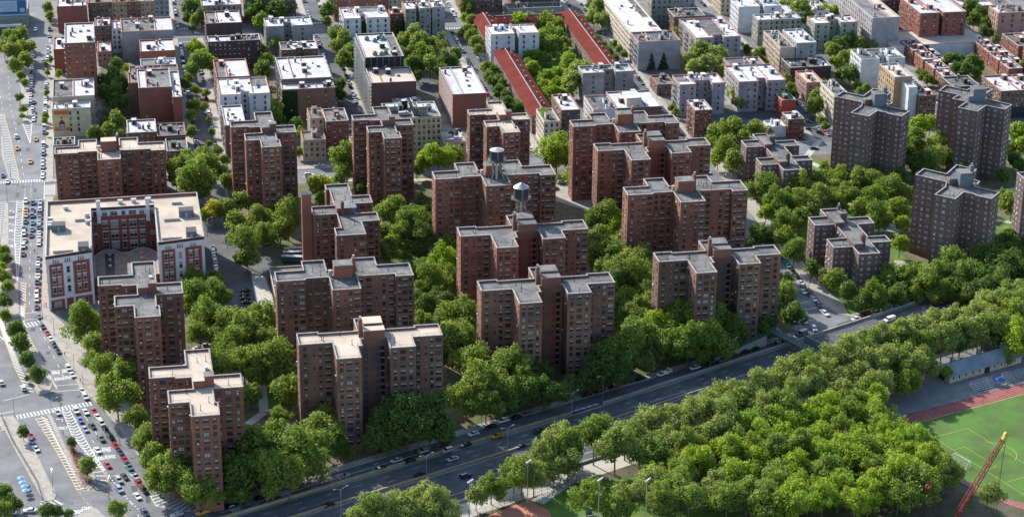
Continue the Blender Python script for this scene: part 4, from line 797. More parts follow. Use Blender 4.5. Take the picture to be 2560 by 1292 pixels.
 ('tenement', 'brown ornate front at the top, left of the painted hall', 213, 239, 1288, 1308, 15.5, 'b', 'g', dict(nf=2.3)),
 ('tenement', 'beige front with a green hedge at the top, left of the ornate brown one', 168, 196, 1290, 1310, 14, 'e', 'w', dict(nf=2.7)),
 ('tenement', 'red brown front at the top behind the pale blue-white building', 134, 166, 1283, 1304, 15, 'r', 'p', dict(nf=2.6)),
 ('tenement', 'grey house behind trees at the top left of centre', 54, 78, 1284, 1306, 13, 'g', 'p', dict(nf=2.9)),
 ('tenement', 'white-walled little house at the top above the olive-grey one', 402, 430, 1225, 1246, 11, 'w', 'p', dict(nf=4)),
 ('tenement', 'white-roofed house at the top above the wide grey one', 354-24, 355, 1240+22, 1285, 15, 'l', 'w', dict(nf=3)),
 ('tenement', 'beige low house at the very top between trees, right', 372, 398, 1262, 1284, 14, 'e', 'p', dict(nf=3)),
 ('tenement', 'dark house at the top right corner behind the many-winged brown one', 466, 505, 1232, 1256, 14, 'd', 'p', dict(nf=3)),
 ('tenement', 'low red house at the top right corner', 515, 548, 1225, 1248, 10, 'r', 'p', dict())]
BH = {}
for nm, lb, x0, x1, y0, y1, zt, wa, ro, kw in H: BH[lb] = house(nm, lb, x0, x1, y0, y1, zt, wa, ro, group=None, **kw)
def bh(k): return next(v for q, v in BH.items() if k in q)
# red terraces: stepped row houses
RT = [(454, 463.5, 1157, 1167), (454.6, 463.6, 1147, 1156.8), (454.6, 463.7, 1130, 1144), (454.6, 463.8, 1113, 1127), (454.8, 462.8, 1099.5, 1111), (496.8, 505.3, 1150, 1157.8), (496.8, 505.3, 1137, 1149.5), (496.8, 505.3, 1122, 1136), (496.8, 505.3, 1107, 1120)]
od = ['first', 'second', 'third', 'fourth', 'fifth', 'sixth', 'seventh', 'eighth', 'ninth', 'tenth']
for i, (x0, x1, y0, y1) in enumerate(RT):
    k = i if i < 5 else i-5; house('terrace_house', 'small red brick terrace house, %s from the back in the %s terrace' % (od[k], 'left' if i < 5 else 'right'), x0, x1, y0, y1, 8.6-.2*k, 'r', 'p', nf=4, ns=3.4, bits=3, cope=COPE, group='red brick terrace houses', cat='terrace house')
    if i not in (4, 8):
        house('terrace_house', 'lower red brick link house behind the %s house of the %s terrace' % (od[k+1], 'left' if i < 5 else 'right'), x1-(.1 if i < 5 else -.1)+.2, x1+7.5, y0-1, y1-2, 5.6, 'r', 'p', nf=3, ns=0, bits=1, cope=COPE, group='red brick terrace houses', cat='terrace house')
# extras on single buildings
ob = bh('diamond-patterned'); b = MB()
for i in range(19):
    for k in range(13):
        y = 1.2+i*2.45+(1.2 if k % 2 else 0); z = 1.2+k*1.28; b.face([(-.04, y-.95, z), (-.04, y, z-.6), (-.04, y+.95, z), (-.04, y, z+.6)])
b.obj('patterned_cladding', WL['w'], ob)
ob = bh('wrapped in dark'); b = MB()
for i in range(13):
    y = -26+i*5.8; b.bar((-1.3, y, 0), (-1.3, y, 27.5 if y > -1 else 21.5), .22); b.bar((-1.3, y, 0), (-1.3, min(y+5.8, 44), 20), .1)
for z in range(2, 28, 2): b.box(-1.35, -.02, (-26 if z < 22 else 0), 44, z, z+.07)
for i in range(6): b.bar((3+i*3.2, -.9, 20), (3+i*3.2, -.9, 29), .14)
b.obj('scaffolding', [METAL], ob)
for x, y in ((5, 34), (9, 30), (14, 33), (6, 6), (9.5, 5), (12, 7), (16, 8), (13, 36)): b = MB(); b.box(-1.3, 1.3, -.8, .8, 0, 1.7, 0); b.tube((0, 0, 1.7), (0, 0, 2.2), .6, n=10, m=1); b.obj('cooling_unit', [mat('green_machine_paint', (.12, .22, .19), rough=.6), DARKM], ob, (x, y, 27.2))
ob = bh('arched top windows')
for x, y, w_, d, h in ((4, 14, 6, 4, 3), (11, 17, 3, 3, 4.5), (18, 6, 4, 5, 5), (22, 14, 4, 4, 2.5), (9, 6, 5, 2, 2), (14, 10, .4, 14, 5.5)):
    b = MB(); b.box(-w_/2, w_/2, -d/2, d/2, .3, h, 0, 1); b.tube((w_/4, 0, h), (w_/4, 0, h+.6), .5, n=8, m=1); b.obj('rooftop_machine', [METAL if w_ > 3 else DARKM, GALV], ob, (x, y, 21.2))
ob = bh('black ducts')
for x, y in ((3, 6), (7.5, 9)):
    b = MB(); pp = [Vector((0, -3, .6)), Vector((0, 0, .8)), Vector((.5, 2, 2.4)), Vector((1.8, 3, 3)), Vector((3, 2.4, 1.8))]
    for a, c in zip(pp, pp[1:]): b.tube(a, c, .65, n=10)
    b.obj('duct', DARKM, ob, (x, y, 10.8))
    b = MB(); b.box(-2, 2, -1, 1, 0, 1.8); b.obj('air_handler', GALV, ob, (x, y-4, 10.8))
ob = bh('cream upper storey'); b = MB(); b.box(5.8, 14, 4, 15, 10.8, 15.5, 0, 1); b.obj('upper_storey', [WL['c'], ROOFW], ob); b = MB(); b.box(5.8, 10.5, 15.1, 21, 10.8, 13.2, 0, 1); b.obj('upper_storey', [WL['c'], RF['d']], ob)
ob = bh('planted roof'); b = MB(); rr = random.Random(3)
for _ in range(260): x, y, z = rr.uniform(.8, 4.6), rr.uniform(10, 18), 14.3+rr.random()*1.8; a = rr.random()*6.3; b.face([(x, y, z), (x+.5*math.cos(a), y+.5*math.sin(a), z+.2), (x+.3, y+.3, z+.6)])
LEAFB = leafmat('hedge_leaves', [(.14, .22, .03), (.18, .26, .04)]); b.obj('roof_planting', LEAFB, ob)
for key, x0, x1, y, zt, sd in (('ivy over its left wall', 0, 8, -.06, 17.5, 5), ('climbing ivy', 5, 20, -.06, 10, 6)):
    ob = bh(key); b = MB(); rr = random.Random(sd)
    for _ in range(2600 if sd == 5 else 1500):
        x = rr.uniform(x0, x1); z = rr.random()*zt
        if sd == 6 and (abs((x-8)) > 2.2*(1-z/zt)+.5 and abs(x-15) > 3.0*(1-z/zt)+.4): continue
        s_ = rr.uniform(.25, .5); a = rr.random()*6.3; b.face([(x+s_*math.cos(a+k*2.1), y-rr.random()*.3, z+s_*math.sin(a+k*2.1)) for k in range(3)])
    b.obj('ivy', leafmat('ivy_leaves'+str(sd), [(.018, .05, .014), (.022, .06, .018)]), ob)
ob = bh('many-winged') if False else bh('dark brown brick building with many'); 
ob = bh('black shop sign'); b = MB(); b.box(6, 33, -.5, -.02, 4.2, 6.6); b.obj('shop_sign', DARKM, ob)
o = words('ALL IN ONE VA', (29, -.53, 5.4), 1.9, 0, 1, WPAINT, 'sign_lettering', ob, R_(90)); o.location.x = 28.5
b = MB(); b.box(1, 32, -.1, -.02, .3, 3.8); b.obj('shop_window', GLASS, ob); b = MB(); b.box(-.1, 33, -.3, 26, 16.02, 16.5); 
ob = bh('red sign band'); b = MB(); b.box(-.5, 8.8, -.8, -.02, 3.2, 4.2, 0); b.obj('awning', WL['R'], ob)
# yellow house with the painted drink poster
ob = house('billboard_house', 'pale yellow house with a drink poster painted on its wall, by the avenue', -32.9, -13.3, 1094, 1104.5, 15.6, 'y', 'w', nf=0, ns=3, bits=4, cope=COPE)
pr = root = empty('painted_poster', (0, 0, 0), parent=ob)
PO = mat('poster_orange', (.50, .16, .05), var=.15, scale=.4, fine=0); PY = mat('poster_yellow', (.55, .46, .20), var=.15, scale=.3, fine=0); PR = mat('poster_red_drink', (.30, .02, .015)); PC = mat('poster_pale_blue', (.34, .36, .50)); PG = mat('poster_green', (.05, .16, .05)); PB = mat('poster_blue_cap', (.04, .07, .16)); PT = mat('poster_brown_text', (.20, .07, .02))
def flat(name, pts, m, y, par): b = MB(); b.face([(x, y, z) for x, z in pts]); return b.obj(name, m, par)
pb = MB(); pb.face([(.9, -.03, 3.4), (8.4, -.03, 3.4), (8.4, -.03, 14.6), (.9, -.03, 14.6)], 0)
pb.face([(.9, -.034, 12.4), (8.4, -.034, 12.4), (8.4, -.034, 14.6), (.9, -.034, 14.6)], 1); pb.face([(.9, -.034, 3.4), (3.2, -.034, 3.4), (2.8, -.034, 5.2), (.9, -.034, 6)], 1); pb.face([(6.2, -.034, 3.4), (8.4, -.034, 3.4), (8.4, -.034, 5.8), (6.6, -.034, 5)], 1)
for k in range(12):
    a = R_(15*k+8); pb.face([(4.6, -.031, 8), (4.6+4*math.cos(a), -.031, min(14.4, 8+4*math.sin(a))), (4.6+4*math.cos(a+.12), -.031, min(14.4, 8+4*math.sin(a+.12)))], 2)
pb.obj('poster_ground', [PY, PO, mat('poster_pale_ray', (.6, .55, .3))], pr)
bo = MB(); bo.face([(3.2, -.04, 3.8), (6.0, -.04, 3.8), (6.1, -.04, 7.6), (5.6, -.04, 8.6), (5.1, -.04, 9.2), (4.1, -.04, 9.2), (3.6, -.04, 8.6), (3.1, -.04, 7.6)], 0)
bo.face([(3.5, -.045, 4.2), (5.7, -.045, 4.2), (5.7, -.045, 7.2), (3.5, -.045, 7.2)], 1); bo.face([(3.5, -.05, 6.9), (5.7, -.05, 6.9), (5.6, -.05, 7.6), (3.6, -.05, 7.3)], 2); bo.face([(4.1, -.05, 10.2), (5.1, -.05, 10.2), (5.1, -.05, 11), (4.1, -.05, 11)], 3); bo.face([(4.15, -.048, 9.2), (5.05, -.048, 9.2), (5.05, -.048, 10.2), (4.15, -.048, 10.2)], 1)
bo.face([(3.4, -.047, 5.5), (5.8, -.047, 5.7), (5.8, -.047, 5.95), (3.4, -.047, 5.75)], 3)
bo.obj('painted_bottle', [PR, PC, PG, PB], pr)
for k, t in enumerate(('Discover even', 'more mysteries', 'in your pantry')): words(t, (4.65, -.06, 13.5-k*1.15), .98, 0, 1, PT, 'painted_lettering', pr, R_(90))
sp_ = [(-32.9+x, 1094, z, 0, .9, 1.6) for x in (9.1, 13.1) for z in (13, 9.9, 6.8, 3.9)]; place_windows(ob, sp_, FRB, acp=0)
# low long building at the corner with painted letters: the billboard building and fuel station, top left
ob = house('billboard_building', 'grey-green building carrying a big blue billboard at the top left corner', -86, -49, 1300, 1324, 11, 'n', 'g', nf=0, ns=0, bits=2, cope=COPE)
b = MB(); b.box(8, 36.6, -.5, -.1, 7.2, 16.5, 0); b.box(8, 36.6, -.56, -.5, 7.2, 8.0, 1); b.box(36.2, 36.7, -.57, -.5, 7.2, 16.5, 1); b.box(20.5, 31, -.58, -.5, 9.6, 16.2, 1); b.box(32.4, 35.3, -.58, -.5, 9.0, 11.6, 1)
b.obj('billboard', [mat('billboard_blue', (.045, .13, .26), var=.1), mat('billboard_pale_blue', (.36, .48, .62), var=.05)], ob)
for k, t in enumerate(('now the freedom', 'to text your friends', 'is yours')): words(t, (25.6, -.62, 14.4-k*1.6), 1.15, 0, 1, PB, 'billboard_lettering', ob, R_(90))
ca = empty('station_canopy', (-79.5, 1283, 0)); tag(ca, 'flat pale canopy of a fuel station below the blue billboard', 'canopy'); b = MB(); b.box(0, 27, 0, 9, 5, 6.2, 0, 1); b.obj('canopy_roof', [WL['w'], ROOFG], ca)
for x in (3, 12, 24): b = MB(); b.tube((x, 4.5, 0), (x, 4.5, 5), .3, n=8); b.obj('column', WHITE, ca)
# red gabled rows around the court
GR = mat('red_roof_tiles', (.135, .030, .025), var=.18, scale=.15, fine=.08, fscale=3, spec=.02); GB = WL['b']
def gabled(label, x0, x1, y0, y1, ze, zr, along='y'):
    root = empty('gabled_row', (x0, y0, 0)); tag(root, label, 'row of houses', 'long red gabled rows'); w_, d = x1-x0, y1-y0
    b = MB(); b.prism([(0, 0), (w_, 0), (w_, d), (0, d)], 0, ze-.05, 0)
    if along == 'y': [b.face([(0, yy, ze-.05), (w_, yy, ze-.05), (w_/2, yy, zr-.1)][::(1 if yy == 0 else -1)]) for yy in (0, d)]
    else: [b.face([(xx, 0, ze-.05), (xx, d, ze-.05), (xx, d/2, zr-.1)][::(-1 if xx == 0 else 1)]) for xx in (0, w_)]
    b.obj('wall', GB, root); b = MB(); e = .5
    if along == 'y': q = [((-e, -e), (-e, d+e), (w_/2, d+e), (w_/2, -e)), ((w_+e, d+e), (w_+e, -e), (w_/2, -e), (w_/2, d+e))]
    else: q = [((w_+e, -e), (-e, -e), (-e, d/2), (w_+e, d/2)), ((-e, d+e), (w_+e, d+e), (w_+e, d/2), (-e, d/2))]
    for a, c, f, g_ in q:
        b.face([(*a, ze-.15), (*c, ze-.15), (*f, zr), (*g_, zr)][::-1]); b.face([(*a, ze-.35), (*c, ze-.35), (*c, ze-.15), (*a, ze-.15)])
    b.obj('roof', GR, root); b = MB()
    (b.box(w_/2-.2, w_/2+.2, -e, d+e, zr-.05, zr+.15) if along == 'y' else b.box(-e, w_+e, d/2-.2, d/2+.2, zr-.05, zr+.15)); b.obj('ridge', COPE, root)
    n = int(max(w_, d)/9)
    for i in range(n):
        t = (i+.5)/n*max(w_, d); b = MB(); b.tube((0, 0, 0), (0, 0, .9), .45, n=8); b.tube((0, 0, .9), (0, 0, 1.3), .6, .3, n=8)
        b.obj('ventilator', METAL, root, (w_*.75, t, (ze+zr)/2-.1) if along == 'y' else (t, d*.3, ze+.5))
    sp2 = win_spots([(0, 0), (w_, 0), (w_, d), (0, d)], x0, y0, ze, 3.0, 1.3, tpat(3, 3), first=1.6); place_windows(root, sp2, FRW, acp=0, cap=60)
    for t in (.12, .5, .88): b = MB(); b.box(-.5, .5, -.4, .4, 0, 2.4, 0, 1); b.obj('chimney', [WL['r'], CONC], root, (w_*.5+1.6, d*t, zr-1) if along == 'y' else (w_*t, d*.5+1.6, zr-1))
g1 = at(1160+520/2.936, 850/2.936, 9.5)
gabled('lower left red gabled row, running down to the cream corner house', 213.5, 226, 1062, 1176, 9.5, 12)
gabled('short red gabled row behind the white and grey house', 213.5, 226, 1204, 1248, 9.5, 12)
gabled('red gabled row closing the far side of the court', 226.5, 266, 1234, 1246, 9.5, 12, 'x')
gabled('longest red gabled row on the right side of the court', 266.5, 279, 1122, 1248, 9.5, 12)
sheet('court_lawn', [rect(227, 266, 1122, 1233)], .03, GRASS)
sheet('backyard_soil', [rect(-8, 5, 1100, 1210), rect(1, 8, 1085, 1240), rect(75, 87, 1060, 1260), rect(154, 172, 1120, 1240), rect(319, 330, 1100, 1250), rect(396, 406, 1090, 1250), rect(464, 496, 1095, 1156), rect(421, 430, 1062, 1100), rect(176, 196, 1130, 1240)], .025, SOIL)
# ---------------------------------------------------------------- trees
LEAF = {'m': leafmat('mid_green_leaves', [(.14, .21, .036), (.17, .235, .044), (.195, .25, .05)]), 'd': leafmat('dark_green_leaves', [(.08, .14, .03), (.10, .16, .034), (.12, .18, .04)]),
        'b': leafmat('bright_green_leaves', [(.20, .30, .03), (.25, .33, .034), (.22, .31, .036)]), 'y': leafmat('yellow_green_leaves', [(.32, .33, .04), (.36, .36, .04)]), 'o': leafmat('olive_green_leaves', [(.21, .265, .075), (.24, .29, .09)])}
def crown_mesh(seed, form='round', dens=1.0, big=1.0):
    """crown of unit radius: uneven clumps of leaf sprays spread over branch ends, with gaps between them"""
    r = random.Random(seed); b = MB(); n = {'round': 52, 'tall': 30, 'willow': 36, 'cone': 30, 'open': 38}[form]; cl = []; LB = [Vector((.42*math.cos(k*2.1+r.random()), .42*math.sin(k*2.1+r.random()), r.uniform(-.3, .25))) for k in range(3)]+[Vector((r.uniform(-.2, .2), r.uniform(-.2, .2), .36))]
    for i in range(n):
        for _ in range(60):
            t = i/n; a = r.random()*6.283; 
            if form == 'cone': z = r.uniform(-1.0, 1.5); rr = max(.06, (1.55-z)*.38)*r.random()**.3
            elif form == 'tall': z = r.uniform(-1.1, 2.0); rr = .5*(1-abs((z-.4)/1.9))**.6*r.random()**.4 if abs((z-.4)/1.9) < 1 else .1
            else: z = r.uniform(-.62, .92); rr = math.sqrt(max(0, 1-(z*1.02)**2))*(r.random()**.35)*.78*(1.08 if form == 'open' else 1)
            c = Vector((rr*math.cos(a), rr*math.sin(a), z*(.80 if form in ('round', 'willow', 'open') else 1)))
            if form in ('round', 'open'): q = r.choice(LB); v = Vector((r.gauss(0, 1), r.gauss(0, 1), r.gauss(0, 1))).normalized(); c = q+Vector((v.x, v.y, v.z*.85))*.5*(r.random()**.28)*r.choice((1, 1, 1, 1.22))*(1.15 if form == 'open' else 1)
            if all((c-q).length > .2 for q, _s in cl): break
        cl.append((c, r.choice((r.uniform(.10, .2), r.uniform(.16, .32)))*(.7 if form in ('cone', 'tall') else 1)))
    sz = .054*big
    for c, s in cl:
        k = int(235*dens*(s/.30)**2)
        for _ in range(k):
            d = Vector((r.gauss(0, 1), r.gauss(0, 1), r.gauss(.15, 1))).normalized(); p = c+d*s*r.triangular(.45, 1.55, 1.0)
            p.z = p.z-(.25*abs(d.x*d.y) if form == 'willow' else 0)
            nrm = (d*.8+Vector((r.uniform(-.9, .9), r.uniform(-.9, .9), r.uniform(-.4, 1.1)))).normalized(); a = nrm.orthogonal().normalized(); a = Matrix.Rotation(r.random()*6.283, 3, nrm) @ a; e = nrm.cross(a); q = sz*r.uniform(.55, 1.25)
            if form == 'willow': a, e = Vector((0, 0, -1.6)), e
            b.face([p+a*q, p+e*q*.8, p-a*q, p-e*q*.8])
    return b
CROWNS = {}; LOWC = {}
for i, (fm, k) in enumerate((('round', 7), ('open', 4), ('tall', 1), ('willow', 1), ('cone', 2))): CROWNS[fm] = [crown_mesh(100+i*10+j, fm) for j in range(k)]
for i, fm in enumerate(('round', 'open', 'tall', 'willow', 'cone')): LOWC[fm] = [crown_mesh(300+i*10+j, fm, .36, 1.75) for j in range(3)]
TRUNKS = []
for j in range(4):
    r = random.Random(j); b = MB(); b.tube((0, 0, 0), (.02, .01, 1.0), .034, .022, 7)
    for k in range(7):
        a = k*2.4+r.random(); z0 = .75+.05*k; e = Vector((.62*math.cos(a)*r.uniform(.6, 1), .62*math.sin(a)*r.uniform(.6, 1), z0+r.uniform(.5, .8))); m_ = Vector((e.x*.4, e.y*.4, z0+.25)); b.tube((.01, 0, z0), m_, .018, .012, 5); b.tube(m_, e, .012, .005, 5)
    TRUNKS.append(b)
_tm = {}
TREES = []
def tree(x, y, R, kind='m', form='round', ht=None, z0=0, place=None):
    """R crown radius in metres"""
    H = ht or R*{'tall': 3.9, 'cone': 2.9}.get(form, 2.35); zc = H-R*{'tall': 2.0, 'cone': 1.5}.get(form, .92)
    TREES.append([None, kind, form, R, place, (x, y, zc), z0])
def plant(t):
    """an Empty at the foot with a trunk and a crown, both sharing their mesh with other trees"""
    _n, kind, form, R, place, (x, y, zc), z0 = t; r = random.Random(int(x*31+y*17)); j = r.randrange(len(CROWNS[form])); key = (kind, form, j)
    if key not in _tm: _tm[key] = CROWNS[form][j].mesh('crown', [LEAF[kind]])
    tj = r.randrange(4)
    if ('t', tj) not in _tm: _tm[('t', tj)] = TRUNKS[tj].mesh('trunk', [TRUNK])
    root = empty('tree', (x, y, z0), r.random()*6.28)
    o = bpy.data.objects.new('trunk', _tm[('t', tj)]); o.scale = (R*1.25, R*1.25, max(.6, zc/1.35)); link(o, root)
    c = bpy.data.objects.new('crown', _tm[key]); s = R*1.02; c.scale = (s*r.uniform(.92, 1.08), s*r.uniform(.92, 1.08), s*r.uniform(.92, 1.1)); c.location = (0, 0, zc); link(c, root)
    c.rotation_euler = (r.uniform(-.12, .12), r.uniform(-.12, .12), 0); tag(root, None, 'tree'); t[0] = root
def tpx(px, py, rp, kind='m', form='round', place=None):
    """crown centre and radius as seen in the survey photograph"""
    R = 4; 
    for _ in range(4):
        H = R*{'tall': 3.9, 'cone': 2.9}.get(form, 2.35); zc = H-R*{'tall': 1.4, 'cone': 1.3}.get(form, .92); p = at(px, py, zc); R = rp*(1.12+.2*min(1, max(0, (py-250)/400))*(0 if place and 'side street' in place else 1))*(.84 if px > 1850 and 390 < py < 620 else 1)*(.82 if 2015 < px < 2300 and py > 620 else 1)*(.80 if place and any(q in place for q in ('median', 'island', 'kerb of', 'bottom left street')) else 1)*(.88 if place and 'side street' in place and py > 300 and px > 1500 else 1)*(p-CAM).length/FPX
    return tree(p.x, p.y, R, kind, form, place=place)
TP = {}
def grp(place, s, kind='m'):
    for q in s.split():
        v = q.split(','); k = v[3] if len(v) > 3 else kind; f = {'t': 'tall', 'w': 'willow', 'c': 'cone', 'p': 'open', 's': 'round'}.get(v[4] if len(v) > 4 else '', 'round')
        tpx(float(v[0]), float(v[1]), float(v[2]), k, f, place)
grp('along the avenue pavement left of the slim tan-roofed tower', '208,800,38 240,862,30 262,925,34 318,935,38 292,985,40 345,1045,30 362,1098,32 392,1140,34 238,905,22')
grp('in the corner garden below the slim tan-roofed tower', '440,1168,42 398,1185,34 470,1205,38 512,1165,40 545,1190,32 505,1225,34 425,1205,28 560,1160,26 530,1232,24 490,1222,24')
grp('between the slim tan-roofed tower and the wide tan-roofed tower', '640,1120,46 700,1105,44 752,1128,46 600,1180,42,d 668,1175,44 722,1180,40 805,1075,40 832,1045,34 790,1120,36 770,1170,32 850,1110,26,d 640,1180,30,d 590,1120,26,d 575,1222,26,d 600,1235,22,d')
grp('beside the paths left of the wide tan-roofed tower', '575,870,40 610,905,42 560,915,30 680,895,42 700,925,34 640,930,30 722,975,34 745,935,22 628,985,24 610,830,38 655,800,36 570,820,36 668,850,30 700,1040,26 580,975,20 560,1000,18 720,1010,20')
grp('around the car park behind the slim corner towers', '488,745,40 520,790,38 545,730,28 478,700,26 500,830,30 560,790,24 605,800,30 535,700,20')
grp('right of the U-shaped school by its side street', '612,600,44,m,p 640,545,34 588,555,30 655,585,32 618,640,30 720,540,42 700,580,26 560,520,24 600,505,26 690,520,22 535,524,24,y 512,540,16')
grp('between the tan-roofed block and the first slim tower', '490,440,44 452,418,32 522,412,28 476,400,24 508,388,22 560,430,18 440,445,20 505,470,26,d 570,455,18')
grp('in the court left of the slim tower with rooftop machinery', '866,398,38 800,465,26,y 830,480,22 812,500,20 845,455,16 905,470,14,d')
grp('behind the tower with the flat-topped water tank', '1060,402,24,b 1096,395,34,b 1130,388,26 1042,420,18 1010,430,16,d')
grp('on the small street corner left of the two rearmost wide towers', '1392,368,42,b,p 1380,395,26 1436,440,24,b 1415,400,18')
grp('right of the block with the smokestack', '975,528,34 1030,552,38 1055,590,30,d 1010,585,30 962,580,22 970,628,28 985,610,20,b 1075,540,26,d 1060,510,22,d 1048,620,18,d')
grp('between the smokestack block and the tower with the pointed tank', '1112,650,34,b 1085,700,34 1060,680,28 1120,610,22,b 1130,690,26 1050,730,26 1070,760,26,d 1100,745,26,d 1058,800,22 1160,700,20,b')
grp('between the wide tan-roofed tower and the tower with red galleries nearest the highway', '1150,790,42 1130,845,44 1165,870,38 1115,800,28,d 1170,830,30 1120,890,24,d')
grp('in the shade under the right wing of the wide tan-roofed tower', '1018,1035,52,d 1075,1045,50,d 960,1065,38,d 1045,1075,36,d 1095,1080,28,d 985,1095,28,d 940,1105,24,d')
grp('in front of the tower with red galleries nearest the highway', '1180,905,42 1205,955,44 1245,925,40 1165,990,34 1215,1005,32 1288,915,42 1312,958,36 1258,975,36 1290,990,28,d 1348,930,26,d 1360,975,30,d 1400,985,28,d 1425,960,22,d')
grp('between the tower with the pointed tank and the blue-galleried tower', '1512,540,34 1540,562,28,b 1500,595,32 1525,630,34 1490,560,24,d 1560,660,34 1600,690,36 1545,700,34,d 1598,650,32 1480,640,24 1515,670,24 1510,510,20,b 1700,618,24,b 1560,600,22')
grp('left of the blue-galleried tower', '1560,760,38 1600,785,38 1640,768,36 1590,835,42 1560,810,30,d 1640,815,36,b 1620,730,26 1500,720,22,d')
grp('in front of the blue-galleried tower', '1690,800,42 1740,800,44 1790,800,42 1720,850,40,m 1778,850,40,m 1650,860,34 1680,820,28 1830,830,34,d')
grp('beside the frontage road left of the footbridge', '1560,870,42 1510,905,38,d 1545,930,30,d 1600,880,22,o 1620,905,18,o 1670,870,26,d 1580,905,20,d 1480,940,28,d 1700,870,24,d')
grp('right of the blue-galleried tower by the side street', '1880,788,38,m 1915,800,32,d 1960,735,38 1985,785,34,d 1930,760,34,d 1960,700,24 1850,810,30,d 1895,820,28,d')
grp('right of the rear wide tower by the side street', '1898,588,38,d 1870,615,30,d 1925,600,26,d 1855,640,24,d')
grp('behind the low stepped block at the end of the side street', '1800,335,34 1840,325,32 1885,322,28 1815,370,36 1835,405,30 1785,355,26 1860,350,26 1795,395,24,b 1920,330,18')
grp('left of the low stepped block nearest the highway', '1905,468,40 1945,500,38 2000,465,38 1960,455,26 1915,530,20,b 2010,505,34 1965,550,34 1905,500,22 2000,550,28 1960,595,28 1985,625,26 1940,585,18,b')
grp('in the garden between the two stepped blocks', '2055,492,36 2040,455,30 2065,440,22 2030,530,24 2082,470,26 2100,445,30 2120,485,34 2150,450,32 2095,510,24')
grp('around the square behind the stepped block nearest the highway', '2185,450,34 2180,495,34 2225,470,36 2150,520,30 2200,540,34 2245,525,32 2260,485,28 2232,440,24 2160,560,20 2255,560,22,b 2250,610,24,b')
grp('in front of the leftmost cornerwise tower', '2060,418,18 2110,430,22 2200,425,24 2150,425,22 2250,440,26,d 2240,410,22,d')
grp('between the two rear cornerwise towers', '2288,355,32 2350,362,30,o 2330,400,34,o 2300,410,36,d 2265,335,22,b 2300,312,24,b 2325,310,20,b 2270,385,24,d 2370,390,22,o 2410,420,24,d')
grp('at the right edge beside the rear cornerwise tower', '2542,335,24,b 2555,365,22,b 2525,370,18,d 2535,400,22,d 2550,415,20,d 2505,440,22,d')
grp('right of the cornerwise tower nearest the highway', '2530,508,32 2552,545,26 2508,490,20 2545,590,24,d 2515,600,28,d 2550,630,30,d')
grp('in front of the cornerwise tower nearest the highway', '2265,690,38 2310,705,34 2380,662,36 2340,690,32 2225,690,30 2250,730,26,d 2395,695,32,d 2355,730,26 2290,740,22')
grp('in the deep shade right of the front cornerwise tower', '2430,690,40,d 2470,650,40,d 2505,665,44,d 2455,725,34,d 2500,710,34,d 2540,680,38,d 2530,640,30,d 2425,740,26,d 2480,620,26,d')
grp('in front of the stepped block nearest the highway', '2090,700,30 2118,730,28,d 2185,735,34 2065,690,20 2150,760,22,d 2028,670,24,d 2200,760,22 2215,715,26,d 2235,740,28,d')
grp('in the wide median at the top left', '20,92,24 50,88,26 65,118,26 32,128,28 10,120,22 62,150,24 40,165,22 52,190,14 60,208,12 28,108,22')
grp('on the upper avenue median and pavement', '118,22,18 125,40,14 48,243,13,d 58,272,12 56,290,9 118,182,9 117,232,10 115,290,12 112,302,10 117,335,6 114,160,8 128,150,10')
grp('in the rear yards left of the first side street', '290,165,20,d 285,190,22,d 300,215,24,d 278,235,28,d 268,205,22,d 290,300,24 272,330,22,m 238,335,20,d 260,308,16,d 300,255,22,d 318,170,10,b 305,340,14 148,185,10,b')
grp('on the first side street', '490,118,20,b 498,150,26 525,138,22,b 530,160,20 478,175,18 468,195,14 488,225,12,b 515,232,10,b 485,265,18 480,290,16 482,330,16 460,210,14,d 512,268,13 560,400,14 545,375,12 530,330,9 522,360,10 522,300,8 480,70,8,d')
grp('at the top between the first and second side streets', '475,20,24,d 500,12,22 510,42,20,d 490,50,16 470,45,14,d 640,25,26,d 690,28,26,d 655,48,20 720,20,20,d 648,62,14,b')
grp('in the yards left of the second side street', '665,150,20,b 660,175,24,d 690,110,18,o 652,210,20,d 668,235,18,d 655,125,16,d 740,312,20,d 752,335,18 748,380,12 690,300,20,d 545,55,1,d')
grp('as a pale weeping willow behind the slim tower left of centre', '675,272,30,o,w')
grp('on the second side street beside the netted building', '838,85,18 862,100,24 842,118,20 872,130,22 860,150,22 868,80,16 820,30,22,d 835,15,20,d 815,55,14,d 880,160,14 848,235,18,d 850,210,16,d')
grp('in front of the pale blue-white building', '912,72,20,d 925,85,12,d 895,85,14 1000,65,14,d')
grp('in the garden right of the netted building', '1035,82,24,o 1012,100,20 1050,110,26 1062,135,26 1020,135,24,d 1075,160,26 1035,165,24,d 1120,150,26,d 1105,180,20,d 1140,135,18,d 1000,110,18,o 1045,190,16,d 1080,115,20 1130,165,18,d 990,130,18,d')
grp('as tall poplars in the garden right of the netted building', '1098,110,16,m,t 1110,100,14,m,t')
grp('on the third side street left of the court', '1178,55,17 1168,75,14 1178,92,18 1192,105,18 1160,45,12,b 1155,85,12,d 1185,75,14 1180,20,14,d 1160,15,14 1195,125,14')
grp('in front of the lower left gabled row', '1218,172,17 1235,178,17,d 1222,195,15 1240,205,18,d 1248,228,18,d 1265,240,18,d 1270,262,19,d 1290,270,17,d 1300,262,14 1310,278,13,d 1225,185,13 1258,215,16,d')
